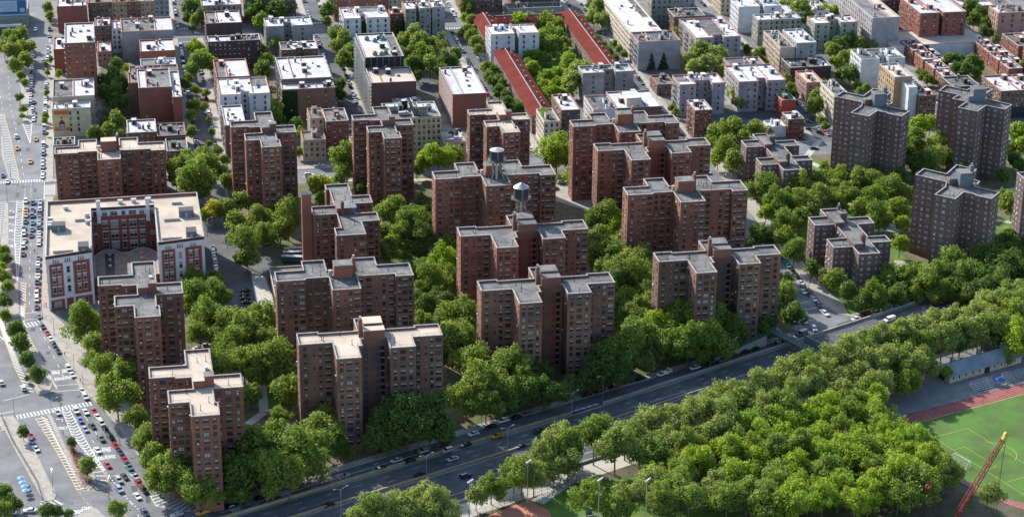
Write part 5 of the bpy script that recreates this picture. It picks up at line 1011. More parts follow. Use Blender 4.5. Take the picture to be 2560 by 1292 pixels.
grp('inside the gabled court', '1268,58,17,b 1295,55,22,b 1322,50,18,b 1348,55,20 1370,55,22 1395,65,22 1378,82,22 1352,95,20,b 1400,92,20 1385,110,22 1410,112,18 1368,115,20 1345,118,18 1365,145,14 1340,140,16 1425,145,14,b,c 1412,130,14,b,c 1405,160,14,b,c 1325,140,14,b 1330,172,18,b 1318,160,14 1340,180,14,b 1350,205,16,b,c 1368,190,18,b 1392,182,16,b 1380,225,18,b 1368,235,14,b,c 1425,155,22,b 1440,180,28,o 1432,205,28,o 1460,170,20,o 1420,215,20,o 1360,215,16,b 1395,205,14,b')
grp('between the right gabled row and the fourth side street', '1475,85,16 1490,105,17,d 1505,120,17,d 1520,132,16,d 1535,148,14,d 1450,55,14,b 1495,25,24,o 1505,50,20,o 1485,45,18,o 1530,10,14,d 1480,15,16,d')
grp('in the yards right of the fourth side street', '1535,110,10 1548,122,9 1560,135,10 1590,60,6 1695,85,16,o 1752,130,28,o 1790,140,26,o 1725,150,22,o 1765,165,28,o 1740,170,24,o 1800,155,22,o 1835,205,20,o 1842,230,22,o 1848,255,16,o 1830,225,16,o 1815,180,20,o 1680,270,10 1690,282,10 1745,175,20')
grp('on the fifth side street', '1870,125,14,d 1890,145,18,d 1905,130,14 1910,155,12 1968,200,14 1975,220,14 1985,235,12,d 1970,185,12 2045,240,20 2058,218,18,d 2040,262,20,d 2062,250,16,d 2030,275,14 2050,300,12 2065,315,12 2010,310,8 1845,45,14,d')
grp('in the top yards right of centre', '1972,15,22 2000,25,26 2020,45,18 1988,50,18 2068,30,20,b 2090,28,18,b 2045,30,16,b 2095,30,14,b 1930,90,10')
grp('in the yards around the green-grey building', '2110,88,16,d 2095,110,20,d 2125,100,18,d 2085,128,18 2110,150,22 2095,155,18,b 2130,140,18,b 2125,185,22,d 2105,185,16,d 2150,108,16 2165,98,12 2180,110,14 2200,108,12 2160,80,10 2075,120,14,b')
grp('on the planted roof and yards behind the leftmost cornerwise tower', '2145,212,12 2165,222,13 2150,228,10 2172,205,10 2310,190,14,d 2320,200,12 2300,180,10 2335,205,10')
grp('in the court between the two terraces', '2378,150,20,d 2400,152,20,d 2425,158,22,d 2448,165,18,d 2390,172,18,d 2415,178,18,d 2440,182,14,d')
grp('at the top right beside the pink-grey house', '2430,20,22,d 2450,35,22,d 2435,50,18,d 2470,60,18,d 2460,78,14,d 2475,85,12,d 2490,98,10 2520,125,10 2540,135,12 2545,150,10 2555,165,12 2510,110,10')
grp('on the median at the lower left', '38,828,28,d 50,862,26,d 70,898,22,d 95,936,22,d 60,880,10,d 68,945,8,d')
grp('on the island beside the turning lane', '180,1104,14,d 218,1160,22,o 216,1172,16')
grp('by the kerb of the lower left yard', '57,1078,17,d')
grp('on the bottom left street corner', '12,1235,26,d 30,1258,24,d 10,1275,24 295,1272,26 120,1275,22,d 140,1280,18,d 172,1285,16,d 5,1255,18,d')
grp('on the avenue median beside the school', '8,628,18 12,648,16,d 5,690,20 18,715,16 8,752,20,d 12,790,18 6,670,14,b')
# the riverside park: a real grove, tree by tree, thinner along the highway
PARKG = 'trees of the riverside park'
grp('at the bottom centre between the highway and the park path', '922,1272,34 968,1275,34 1005,1262,34 1055,1240,36 1090,1258,40 1120,1285,34 1035,1285,30 885,1290,18', 'o')
grp('along the park path near the pink court', '1228,1210,30,m,p 1305,1175,38,m,p 1335,1190,30 1370,1130,38 1400,1100,40 1285,1190,26 1250,1230,18 1190,1240,22 1420,1155,30 1385,1170,28', 'o')
P = []; r = random.Random(11)
def park_ok(x, y):
    q = pix((x, y, 11)); g = pix((x, y, 0))
    if q[0] < 1395 or q[0] > 2640 or g[1] > 1330: return False
    p = Vector((x, y, 0))-FO; n = p.dot(FN); t = p.dot(FU)
    if n > -39: return False
    if q[1] < 1110-(q[0]-1400)*.42+ (0): pass
    # keep clear: clearing near the flood lights, field, track, yard before the field house
    if 1380 < g[0] < 2120 and g[1] > 1190 and g[0] < 1500+ (1292-g[1])*3: return False
    if inside((x, y), FIELDCLEAR): return False
    return True
FIELDCLEAR = [(284, 600), (286, 650), (288, 668), (283, 690), (277, 706), (281, 715), (294, 724), (300, 733), (312, 739), (318, 757), (360, 770), (425, 797), (420, 600), (300, 600)]
EDGE = []
for k in range(19):
    t = 225+10.5*k+r.uniform(-2, 2); x, y, _z = F(t, -37.5); EDGE.append((x, y)); tree(x, y, r.uniform(7, 8.4), r.choice('oom'), r.choice(('round', 'open')), ht=r.uniform(19, 22), place='in the tall tree line at the edge of the highway, right half')
for _ in range(9000):
    t, n = r.uniform(100, 440), r.uniform(-130, -39); x, y, _z = F(t, n)
    if not park_ok(x, y) or any((x-a)**2+(y-b_)**2 < 60 for a, b_ in EDGE) or any((x-a)**2+(y-b_)**2 < 8.6**2 for a, b_ in P): continue
    P.append((x, y))
P.sort(key=lambda q: (Vector((*q, 0))-FO).dot(FN), reverse=True)
for x, y in P[:150]:
    p = Vector((x, y, 0))-FO; n = p.dot(FN); t = p.dot(FU); row = int((-n-41)/11); R = r.uniform(6.0, 7.8)*(1.08 if n > -60 else 1)
    kd = r.choice('ooom') if n > -62 else (r.choice('mbbbm') if t > 150 else r.choice('omm'))
    tree(x, y, R, kd, r.choice(('round', 'round', 'open')), ht=r.uniform(14, 18)+(3 if n > -52 else 0), place='in the %s row of the riverside park from the highway' % ('first', 'second', 'third', 'fourth', 'fifth', 'sixth', 'seventh', 'eighth', 'ninth')[min(row, 8)])
grp('by the track and the field house', '2370,930,13,b 2470,1235,28,o,p 2520,900,10,o 2330,1110,16,b 2345,1140,22', 'm')
grp('at the right edge behind the field house', '2530,790,36,b 2550,840,36,b 2500,820,26,b 2555,750,34,o 2515,745,34,o 2470,760,34,o 2440,800,30,o 2420,830,28,d 2385,850,26,d 2490,850,18,d')
# labels: the look, the place, then the order within that place
KW = {'m': 'mid-green', 'd': 'dark green', 'b': 'bright green', 'y': 'yellow-green', 'o': 'pale olive-green'}
FW = {'round': 'round', 'open': 'loose-crowned', 'tall': 'columnar', 'willow': 'weeping', 'cone': 'conical', 'small': 'small'}
NUM = od+['eleventh', 'twelfth', 'thirteenth', 'fourteenth', 'fifteenth', 'sixteenth', 'seventeenth', 'eighteenth', 'nineteenth', 'twentieth']+['%dth' % i if i % 10 not in (1, 2, 3) else '%d%s' % (i, {1: 'st', 2: 'nd', 3: 'rd'}[i % 10]) for i in range(21, 400)]
TREES.sort(key=lambda t: -t[3]/(Vector(t[5])-CAM).length)
def in_frame(t): q = pix(t[5]); return -30 < q[0] < 2590 and -30 < q[1] < 1330
inf = [t for t in TREES if in_frame(t)]; single = inf[:296]; ids = {id(t) for t in single}; rest_t = [t for t in TREES if id(t) not in ids]
for t in single: plant(t)
import numpy as np
def merged(name, items):
    """items: (MB, matrix, material index): one mesh from many shapes"""
    V = []; Fc = []; Mi = []; Ln = []; off = 0; cache = {}
    for mb, m, k in items:
        if id(mb) not in cache:
            cache[id(mb)] = (np.array(mb.v, dtype=np.float64), np.array([i for f in mb.f for i in f], dtype=np.int64), np.array([len(f) for f in mb.f], dtype=np.int64))
        v, f, l = cache[id(mb)]; M4 = np.array(m); V.append(v @ M4[:3, :3].T+M4[:3, 3]); Fc.append(f+off); Ln.append(l); Mi.append(np.full(len(l), k)); off += len(v)
    V = np.concatenate(V); Fc = np.concatenate(Fc); Ln = np.concatenate(Ln); Mi = np.concatenate(Mi); me = bpy.data.meshes.new(name)
    me.vertices.add(len(V)); me.vertices.foreach_set('co', V.ravel()); me.loops.add(len(Fc)); me.loops.foreach_set('vertex_index', Fc)
    me.polygons.add(len(Ln)); me.polygons.foreach_set('loop_start', np.concatenate(([0], np.cumsum(Ln)[:-1]))); 
    me.update(calc_edges=True); return me, Mi
items = []; LK = ['m', 'd', 'b', 'y', 'o']
for t in rest_t:
    _n, kind, form, R, place, (x, y, zc), z0 = t; r = random.Random(int(x*31+y*17)); T = Matrix.Translation((x, y, zc)) @ Matrix.Rotation(r.random()*6.28, 4, 'Z') @ Matrix.Diagonal((R*1.02*r.uniform(.9, 1.1), R*1.02*r.uniform(.9, 1.1), R*1.02*r.uniform(.9, 1.1), 1))
    items.append((LOWC[form][r.randrange(3)], T, LK.index(kind)))
    items.append((TRUNKS[r.randrange(4)], Matrix.Translation((x, y, z0)) @ Matrix.Diagonal((R*1.25, R*1.25, max(.6, zc/1.35), 1)), 5))
me, Mi = merged('background_trees', items)
for k in LK: me.materials.append(LEAF[k])
me.materials.append(TRUNK); me.polygons.foreach_set('material_index', Mi.astype(np.int32)); me.update()
o = link(bpy.data.objects.new('background_trees', me)); tag(o, 'the many smaller street and yard trees standing among the far houses', None, None, 'stuff')
by = {}
for t in single: by.setdefault(t[4], []).append(t)
for pl, L in by.items():
    L.sort(key=lambda t: pix(t[5])[0])
    for i, t in enumerate(L):
        k, f = KW[t[1]], FW[t[2]]; lb = '%s %s tree %s%s' % (k, f, pl.replace('as a pale ', 'as a ').replace('as tall ', 'among '), '' if len(L) == 1 else ', %s from left' % NUM[i])
        if len(lb.split()) > 16: lb = '%s tree %s, %s from left' % (k, pl, NUM[i])
        if len(lb.split()) > 16: lb = 'tree %s, %s from left' % (pl, NUM[i])
        if len(lb.split()) > 16: lb = 'tree %s, %s from left' % (pl.replace('nearest the highway', 'in front').replace('the low ', 'the ').replace('the wide ', 'the ').replace('the slim ', 'the '), NUM[i])
        if len(lb.split()) > 16: lb = ' '.join(lb.replace(' the ', ' ').split())
        t[0]['label'] = lb; t[0]['group'] = 'trees '+pl
# low plants on the traffic island
IS = leafmat('red_island_shrubs', [(.16, .035, .03), (.19, .05, .035)]); b = MB(); r = random.Random(5)
for _ in range(1500):
    u = r.random(); c = lerp((-24.5, 742), (-18.2, 710.5), u); x = c[0]+r.gauss(0, .5+1.1*u); y = c[1]+r.gauss(0, .6); z = .15+r.random()*.9; a = r.random()*6.3; s = .22; b.face([(x+s*math.cos(a+k*2.1), y+s*math.sin(a+k*2.1), z+r.uniform(-.1, .1)) for k in range(3)])
o = b.obj('island_planting', IS); o['kind'] = 'stuff'; o['label'] = 'low red shrubs covering the narrow traffic island'
# ---------------------------------------------------------------- vehicles (length along x, nose at +x)
PAINT = mat('car_paint', (.5, .5, .5), rough=.25, var=0, fine=0, spec=.6, coat=.6, objcol=True); HL = mat('headlight_glass', (.7, .7, .68), rough=.15, fine=0, var=0); TL = mat('tail_light_red', (.3, .01, .01), rough=.3)
CG = mat('car_glass', (.012, .016, .02), rough=.06, spec=.9, var=0, fine=0)
def extr(b, prof, w0, w1, m):
    """side profile (x, z, inset 0..1) swept across the width; w0 half width low, w1 half width at inset 1"""
    n = len(prof); i0 = len(b.v)
    for s in (-1, 1): b.v += [(x, s*(w0+(w1-w0)*k), z) for x, z, k in prof]
    for i in range(n):
        j = (i+1) % n; b.f.append((i0+i, i0+j, i0+n+j, i0+n+i)); b.m.append(m)
    b.f += [tuple(i0+i for i in range(n))[::-1], tuple(i0+n+i for i in range(n))]; b.m += [m, m]
def carshape(kind):
    """returns body, glass, wheel positions"""
    B = MB(); G = MB(); L, Wd = {'sedan': (4.7, .89), 'suv': (4.75, .94), 'van': (5.4, 1.0), 'pickup': (5.3, .96), 'taxi': (5.2, .95), 'limo': (6.2, .92)}[kind]; h = L/2
    if kind in ('sedan', 'taxi', 'limo'):
        B_ = [(-h, .38, 0), (h-.05, .34, 0), (h, .55, .05), (h-.12, .74, .1), (h*.42, .93, .12), (-h*.62, .95, .12), (-h+.1, .9, .1), (-h, .7, .05)]; extr(B, B_, Wd, Wd-.05, 0)
        extr(G, [(h*.44, .925, 0), (h*.14, 1.36, 1), (-h*.42, 1.38, 1), (-h*.72, .94, 0)], Wd-.09, Wd-.27, 0); extr(B, [(h*.15, 1.365, 1), (h*.02, 1.44, 1), (-h*.36, 1.44, 1), (-h*.45, 1.385, 1)], Wd, Wd-.26, 0)
        for x in (h*.3, -h*.12, -h*.56): B.bar((x, 0, 1.0), (x, 0, 1.0001), .01) if False else None
    elif kind == 'suv':
        extr(B, [(-h, .45, 0), (h-.05, .42, 0), (h, .65, .05), (h-.12, .95, .1), (h*.45, 1.1, .12), (-h*.97, 1.12, .12)], Wd, Wd-.05, 0); extr(G, [(h*.46, 1.09, 0), (h*.2, 1.62, 1), (-h*.86, 1.62, 1), (-h*.97, 1.1, 0)], Wd-.07, Wd-.2, 0)
        extr(B, [(h*.22, 1.61, 1), (h*.15, 1.7, 1), (-h*.84, 1.7, 1), (-h*.9, 1.61, 1)], Wd, Wd-.18, 0)
        for x in (-h*.05, -h*.45): extr(B, [(x-.06, 1.08, 0), (x+.06, 1.08, 0), (x+.06, 1.63, 1), (x-.06, 1.63, 1)], Wd-.05, Wd-.185, 0)
    elif kind == 'van':
        extr(B, [(-h, .45, 0), (h-.05, .42, 0), (h, .8, .05), (h*.72, 1.25, .1), (-h, 1.25, .1)], Wd, Wd-.03, 0); extr(B, [(h*.1, 1.24, 0), (h*.1, 2.1, 1), (-h*.98, 2.1, 1), (-h, 1.24, 0)], Wd-.03, Wd-.12, 0); extr(G, [(h*.72, 1.24, 0), (h*.45, 1.95, 1), (h*.1, 1.97, 1), (h*.1, 1.24, 0)], Wd-.05, Wd-.14, 0); extr(B, [(h*.47, 1.94, 1), (h*.4, 2.08, 1), (h*.1, 2.1, 1), (h*.1, 1.96, 1)], Wd, Wd-.12, 0)
    else:
        extr(B, [(-h, .5, 0), (h-.05, .45, 0), (h, .7, .05), (h-.12, .98, .1), (h*.5, 1.1, .12), (-h*.05, 1.1, .12), (-h*.05, .75, .12), (-h*.95, .75, .12), (-h*.95, 1.1, .12), (-h, 1.1, .12)], Wd, Wd-.04, 0)
        for s in (-1, 1): B.box(-h, -h*.05, s*(Wd-.1)-.05, s*(Wd-.1)+.05, .7, 1.1, 0)
        extr(G, [(h*.5, 1.09, 0), (h*.28, 1.62, 1), (0, 1.62, 1), (-h*.05, 1.09, 0)], Wd-.07, Wd-.2, 0); extr(B, [(h*.3, 1.61, 1), (h*.24, 1.7, 1), (0, 1.7, 1), (-h*.02, 1.61, 1)], Wd, Wd-.18, 0)
    if kind == 'taxi': B.box(-.1, .25, -.25, .25, 1.44, 1.62, 1)
    if kind == 'suv': [B.box(-h*.7, h*.05, s*(Wd-.28)-.03, s*(Wd-.28)+.03, 1.7, 1.78, 1) for s in (-1, 1)]
    B.box(h-.02, h+.06, -Wd*.9, Wd*.9, .36, .5, 1); B.box(-h-.06, -h+.02, -Wd*.9, Wd*.9, .38, .52, 1)
    return B, G, [(h*.62, s*(Wd-.12)) for s in (-1, 1)]+[(-h*.6, s*(Wd-.12)) for s in (-1, 1)], h, Wd
CM = {}
for k in ('sedan', 'suv', 'van', 'pickup', 'taxi', 'limo'):
    B, G, Wp, h, Wd = carshape(k); wm = MB(); wm.tube((0, -.11, 0), (0, .11, 0), .34, n=12); wm.tube((0, -.115, 0), (0, .115, 0), .2, n=10, m=1)
    lm = MB(); lm.box(-.03, .03, -.16, .16, -.07, .07)
    far = MB(); far.add(B); far.add(G, None, 2)
    for x, y in Wp: far.tube((x, y-.11, .34), (x, y+.11, .34), .34, n=8, m=3)
    CM[k] = (B.mesh('body', [PAINT, DARKM]), G.mesh('windows', [CG]), Wp, wm.mesh('wheel', [BLACK, METAL]), lm.mesh('headlight', [HL]), lm.mesh('tail_light', [TL]), h, Wd, far.mesh('car', [PAINT, DARKM, CG, BLACK]))
COL = {'white': (.72, .72, .7), 'silver': (.42, .44, .46), 'grey': (.16, .17, .18), 'black': (.012, .012, .014), 'navy': (.015, .03, .09), 'blue': (.06, .14, .36), 'red': (.38, .02, .02), 'maroon': (.13, .015, .03), 'teal': (.04, .18, .19), 'green': (.02, .07, .04), 'tan': (.32, .26, .17), 'brown': (.14, .08, .035), 'yellow': (.62, .31, .015), 'purple': (.09, .04, .12), 'lavender': (.30, .32, .46)}
CARS = []
def car(x, y, ang, kind, col, row, z=0.03, near=True, tilt=0):
    nm = {'sedan': 'parked_car', 'suv': 'sport_utility_car', 'van': 'van', 'pickup': 'pickup_truck', 'taxi': 'taxi', 'limo': 'long_sedan'}[kind]; m = CM[kind]
    c = COL[col]; c4 = (*[min(1, v*random.Random(int(x*7+y*3)).uniform(.9, 1.1)) for v in c], 1)
    if near:
        root = empty(nm, (x, y, z), ang); root.rotation_euler = (0, tilt, ang)
        o = bpy.data.objects.new('body', m[0]); o.color = c4; link(o, root); o = bpy.data.objects.new('windows', m[1]); link(o, root)
        for px_, py_ in m[2]: o = bpy.data.objects.new('wheel', m[3]); o.location = (px_, py_, .34); link(o, root)
        for s in (-1, 1): o = bpy.data.objects.new('headlight', m[4]); o.location = (m[6]-.01, s*m[7]*.72, .66); link(o, root); o = bpy.data.objects.new('tail_light', m[5]); o.location = (-m[6]+.0, s*m[7]*.75, .76); link(o, root)
    else: root = bpy.data.objects.new(nm, m[8]); root.color = c4; root.location = (x, y, z); root.rotation_euler = (0, 0, ang); link(root)
    tag(root, None, {'sedan': 'car', 'suv': 'car', 'limo': 'car'}.get(kind, kind)); CARS.append((root, kind, col, row, (x, y, z)))
def cpx(o, pts, row, ang=None, z=0.0, off=.7, near=True):
    for q in pts.split():
        v = q.split(','); px, py = o[0]+float(v[0])/o[2], o[1]+float(v[1])/o[2]; k = {'s': 'sedan', 'u': 'suv', 'v': 'van', 'p': 'pickup', 't': 'taxi', 'l': 'limo'}[v[2]]
        zz = z(at(px, py, 0)) if callable(z) else z; p = at(px, py, zz+off); a = ang(p) if callable(ang) else (ang if ang is not None else R_(-90))
        if len(v) > 4: a = R_(float(v[4]))
        car(p.x, p.y, a, k, v[3], row, zz+.03, near)
def avang(p):     # lanes of the avenue bend towards the highway near its end
    y = p.y
    return R_(-90 if y > 868 else (-75 if y > 800 else (-73 if y > 760 else -70)))
Z1 = (0, 980, 4.14); Z2 = (0, 680, 4.0367); Z3 = (0, 340, 3.588); Z4 = (0, 0, 3.588); Z6 = (880, 960, 3.892); Z5 = (350, 1080, 4.6545); Z7 = (1850, 600, 4.306); Z8 = (1980, 520, 4.307); ZB = (1240, 780, 2.5236)
cpx(Z1, '595,205,s,silver 785,190,u,white 885,200,s,white 830,285,s,blue 955,345,s,black 880,378,s,lavender 1045,475,u,grey 1010,597,s,white 1110,748,s,red 1290,868,s,black 1228,905,u,silver 1235,1002,u,lavender 1420,1072,s,white 1500,1245,u,navy', 'driving on the avenue below the lower crossing', avang)
cpx(Z1, '972,190,s,red 1010,250,s,white 1050,318,u,white 1095,385,s,black 1145,458,u,black 1195,547,s,red 1242,615,s,navy 1292,692,s,red 1335,772,p,teal 1398,868,p,silver 1435,935,s,red 1490,1008,u,black', 'parked along the right kerb below the lower crossing', avang)
cpx(Z1, '315,445,s,red 330,503,s,blue 372,580,s,white', 'parked at the left kerb by the fenced yard', avang); cpx(Z1, '308,1218,s,white,175 110,1240,s,white,175', 'on the side road at the bottom left corner')
cpx(Z2, '430,548,u,navy 475,610,s,red 512,672,s,white 545,727,s,black 585,792,s,black 690,965,u,white 730,1032,s,white 828,1192,s,white 860,1255,u,white', 'parked along the right kerb between the two crossings', avang)
cpx(Z2, '385,38,s,white 375,100,u,navy 375,165,s,red 370,215,u,white 370,272,u,white 370,348,s,maroon 392,440,s,grey', 'parked along the kerb in front of the school', avang)
cpx(Z2, '235,1165,u,white 12,1112,s,silver', 'driving on the far carriageway of the avenue', R_(104))
cpx(Z3, '155,107,t,yellow 270,227,t,yellow 320,27,t,yellow 150,8,s,blue 25,352,s,navy 65,407,s,white', 'driving on the avenue above the upper crossing', R_(-88))
cpx(Z3, '390,80,v,white 386,122,s,silver 388,157,u,teal 382,207,s,silver 382,240,s,silver 382,277,u,silver 384,327,s,white 382,362,s,white', 'parked along the kerb beside the tan-roofed block', R_(-90))
cpx(Z3, '230,582,u,white 232,655,t,yellow 232,707,t,yellow 228,765,s,navy 212,825,s,teal 214,872,u,white 220,932,s,silver 208,985,u,white 205,1055,s,maroon', 'queueing in the left lane beside the school roof', R_(-91))
cpx(Z3, '295,597,u,navy 292,660,s,navy 288,712,u,purple 292,775,s,teal 287,835,s,blue 278,888,s,maroon', 'queueing in the middle lane beside the school roof', R_(-91))
cpx(Z3, '362,588,s,silver 360,622,s,blue 360,655,s,white 352,690,u,purple 355,730,s,grey 352,772,s,silver 350,820,u,navy 350,868,s,white 350,916,s,white 348,960,s,white 345,1090,s,grey 341,1142,s,white 340,1200,u,navy 335,1252,s,white', 'parked along the kerb beside the school wall', R_(-91))
cpx(Z4, '145,1220,s,white 300,1072,s,white 306,1040,s,silver 305,1005,s,maroon 290,965,s,white 275,930,u,navy 303,915,s,navy 272,895,s,silver 273,850,s,white 278,800,s,navy 280,765,u,silver 283,720,s,grey 284,690,s,white 285,650,s,navy 288,610,s,white 290,575,s,silver 293,540,s,silver 295,505,s,maroon 318,265,p,white', 'parked by the tree-filled median at the upper left', R_(-91), near=False)
cpx(Z4, '398,1185,u,navy 398,1140,v,white 400,1085,s,green 405,985,s,white 408,945,v,white 408,890,s,white 410,860,s,silver 413,780,s,black 415,745,s,white 416,640,s,navy 420,580,u,white 390,548,s,navy 425,525,u,white 428,490,s,grey 430,460,u,silver 432,425,s,teal 443,325,s,grey 445,265,u,black 450,180,s,grey', 'parked at the right kerb at the upper left', R_(-91), near=False)
# frontage road and highway
AF = math.atan2(FU.y, FU.x)
cpx(Z6, '1180,478,s,white 1352,405,s,black 1468,352,u,white 1592,318,s,black 1700,285,s,grey 1105,585,s,black 928,640,u,silver 895,575,u,maroon 700,645,u,silver 560,740,s,black 432,735,s,silver 278,815,s,black 2278,100,s,black 2390,65,s,black', 'on the frontage road in front of the tan-roofed tower', AF+math.pi)
cpx(Z6, '1415,497,t,yellow', 'on the frontage road amid tree shadows', AF+math.pi)
cpx(Z5, '1050,862,s,black 1400,760,u,black 1975,605,s,grey 2400,495,s,grey', 'on the dark frontage road by the corner garden', AF+math.pi); cpx(Z5, '735,925,t,yellow 425,950,s,silver', 'turning at the foot of the avenue', AF+math.pi)
fz = lambda p: zf((Vector((p.x, p.y, 0))-FO).dot(FU))
cpx(Z6, '980,722,s,silver 658,880,s,black 1812,452,s,black 1642,602,s,navy', 'driving on the far carriageway of the highway', AF+math.pi, z=fz); cpx(Z5, '2195,838,s,black', 'on the highway below the retaining wall', AF+math.pi, z=fz)
cpx(Z6, '1107,888,u,navy 5,1225,s,white', 'driving on the near carriageway of the highway', AF, z=fz); cpx(ZB, '1660,405,v,white 1560,560,s,silver', 'on the near carriageway by the footbridge', AF, z=fz)
cpx(Z7, '1612,855,v,white', 'on the highway right of the side street', AF+math.pi, z=fz)
cpx(ZB, '565,518,s,black 650,492,s,black 740,467,s,black 830,438,s,black 905,420,s,black', 'parked in the row on the frontage road left of the white pickup', AF+math.pi)
cpx(ZB, '1050,388,p,white 1255,348,u,white 1350,318,u,black 1435,297,s,grey 1500,272,s,maroon 1570,247,s,black 1632,228,s,black', 'on the frontage road beside the footbridge ramp', AF+math.pi)
cpx(Z7, '475,218,u,grey 512,272,s,teal 570,333,s,black 617,402,u,black 655,457,s,white 690,512,s,grey 757,585,s,black 795,632,s,white 845,692,s,black', 'parked along the right kerb of the side street', R_(-88)); cpx(Z7, '680,552,s,white 912,780,l,white 690,872,s,white 655,828,s,navy', 'standing in the mouth of the side street', R_(-80))
cpx(Z7, '665,1003,v,grey 550,1055,s,silver 430,1085,s,black 1245,842,s,white 1345,808,v,brown 1465,778,s,white 1578,748,u,black 1672,722,s,grey 1875,672,s,navy 1985,652,s,green 2090,618,u,white', 'on the frontage road right of the footbridge', AF+math.pi); cpx(Z7, '800,950,u,white', 'crossing the stop line of the side street', R_(-95)); cpx(Z7, '1630,640,s,blue', 'standing on the shaded drive below the stepped block', R_(-75))
cpx(Z8, '1625,938,u,black 1895,895,s,white 2025,880,v,white 2130,852,u,black 2392,802,s,silver 2485,782,s,white', 'on the frontage road at the right edge', AF+math.pi)
cpx((580, 580, 5.167), '170,752,s,black 165,805,s,black 175,845,s,black 195,900,s,black', 'parked nose to the wall by the bathhouse plaza', 0); cpx((580, 580, 5.167), '120,378,u,white,0', 'at the end of the school side street'); cpx((580, 580, 5.167), '210,1045,s,white,180 430,145,u,white,0 495,130,s,white,0', 'under the trees by the bathhouse')
cpx((400, 400, 2.936), '385,305,s,grey', 'in front', R_(-90)) if False else None
cpx((0, 400, 2.936), '1562,640,s,grey 1565,672,s,white 1572,712,s,silver 1580,745,s,black 1585,785,s,white 1592,830,u,black 1598,865,s,silver 1600,890,s,navy', 'parked along the school side street', R_(-88))
cpx((0, 0, 1), '797,414,p,white,5 773,437,u,white,0 808,440,s,silver,0 866,437,s,black,0 612,745,s,black,0', 'on the cross street behind the slim towers')
cpx((0, 0, 1), '1385,470,u,grey,10 1405,455,u,white,10 1372,402,s,white,0 1385,380,s,black,-80 1302,372,s,black,-60 570,460,s,white,0', 'near the small street corner at the centre')
cpx((0, 0, 1), '2021,302,s,blue,-60 2041,322,s,silver,-60 2050,332,s,black,-62 2005,348,s,maroon,0 2035,370,s,black,0 2052,318,s,white,-62 1770,430,u,white,-85', 'at the junction left of the rear cornerwise tower')
cpx((0, 0, 1), '2305,365,s,red,0 2515,350,u,silver,0 2550,120,s,silver,-60', 'beside the far right towers', near=False)
cpx((0, 0, 1), '495,870,s,white,10 515,862,s,silver,10 480,830,s,white,5 545,855,u,black,8 505,835,s,navy,5 620,900,s,white,0 640,880,s,grey,0 690,882,s,silver,0', 'in the shaded car park behind the slim corner towers')
r = random.Random(21); cw = ['white', 'white', 'silver', 'silver', 'grey', 'black', 'black', 'navy', 'navy', 'red', 'green', 'tan', 'blue']
SN = ['first', 'second', 'third', 'fourth', 'fifth', 'sixth']
for i, (a, c) in enumerate(STX):
    for side, x in (('left', a+1.2), ('right', c-1.2)):
        for (y0, y1, w_) in ((1036, 1252, ''), (1284, 1345, ' beyond the cross avenue')):
            y = y0
            while y < y1:
                q = pix((x, y, .7))
                if r.random() < .74 and -5 < q[0] < 2565 and q[1] > -4: car(x, y, R_(r.choice((90, -90))), r.choice(('sedan', 'sedan', 'suv', 'sedan', 'van' if r.random() < .4 else 'suv')), r.choice(cw), 'parked on the %s kerb of the %s side street%s' % (side, SN[i], w_), .03, False)
                y += 6.1+r.random()*.8
for y in (895, 915, 935, 955, 975): pass
byr = {}
for c in CARS: byr.setdefault((c[3], c[1], c[2]), []).append(c)
if len(CARS) > 300: print('cars', len(CARS))
for (row, kind, col), L in byr.items():
    L.sort(key=lambda c: -pix(c[4])[1])
    for i, c in enumerate(L):
        kn = {'suv': 'tall car', 'limo': 'long sedan', 'taxi': 'taxi', 'pickup': 'pickup'}.get(kind, kind); lb = '%s %s %s' % (col, kn, row)
        if len(L) > 1: lb += ', %s nearest' % NUM[i] if i else ', nearest'
        if len(lb.split()) > 16: lb = lb.replace(' the ', ' ')
        c[0]['label'] = lb; c[0]['group'] = 'vehicles '+row
# green trailers in the yard by the smokestack
TEAL = mat('dark_teal_paint', (.02, .10, .095), rough=.5, var=.15)
for i, (px, py, a) in enumerate(((740, 628, 0), (738, 637, 0), (734, 649, -14))):
    p = at(px, py, 1.5); root = empty('trailer', (p.x, p.y, 0), R_(a)); tag(root, 'dark teal box trailer in the shaded yard by the smokestack, %s from the back' % NUM[i], 'trailer', 'trailers in the yard')
    b = MB(); b.box(-5.5, 5.5, -1.2, 1.2, .9, 3.3, 0); b.box(-5.5, 5.5, -1.25, 1.25, 3.3, 3.42, 1); b.obj('box', [TEAL, COPE], root)
    for x in (-4, -2.9, 4): 
        for s in (-1, 1): b = MB(); b.tube((x, s*1.1-.12, .48), (x, s*1.1+.12, .48), .48, n=10); b.obj('wheel', BLACK, root)
# ---------------------------------------------------------------- street lamps
def lamp(px, py, h=9, a=0, two=False, z=0.0, lab='', kind='street_lamp'):
    p = at(px, py, z); root = empty(kind, (p.x, p.y, z), a); tag(root, lab, 'street lamp', 'street lamps')
    b = MB(); b.tube((0, 0, 0), (0, 0, .5), .22, .16, 8); b.tube((0, 0, .5), (0, 0, h-1.2), .12, .08, 8); b.obj('pole', METAL if not two else GALV, root)
    for s in ((1, -1) if two else (1,)):
        b = MB(); b.tube((0, 0, h-1.25), (s*.9, 0, h-.3), .06, n=6); b.tube((s*.9, 0, h-.3), (s*2.3, 0, h), .05, n=6); b.obj('arm', GALV, root)
        b = MB(); b.tube((s*2.1, 0, h), (s*3.0, 0, h+.05), .14, .2, 8); b.obj('lamp_head', GALV, root)
lamp(464, 895, 9, R_(180), lab='tall street lamp on the avenue pavement left of the slim grey-roofed tower'); lamp(136, 838, 9, R_(190), lab='street lamp on the wide pavement below the school corner'); lamp(186, 930, 9, R_(180), lab='street lamp on the pavement between the two crossings'); lamp(208, 965, 7, R_(200), lab='street lamp by the pavement just above the lower crossing')
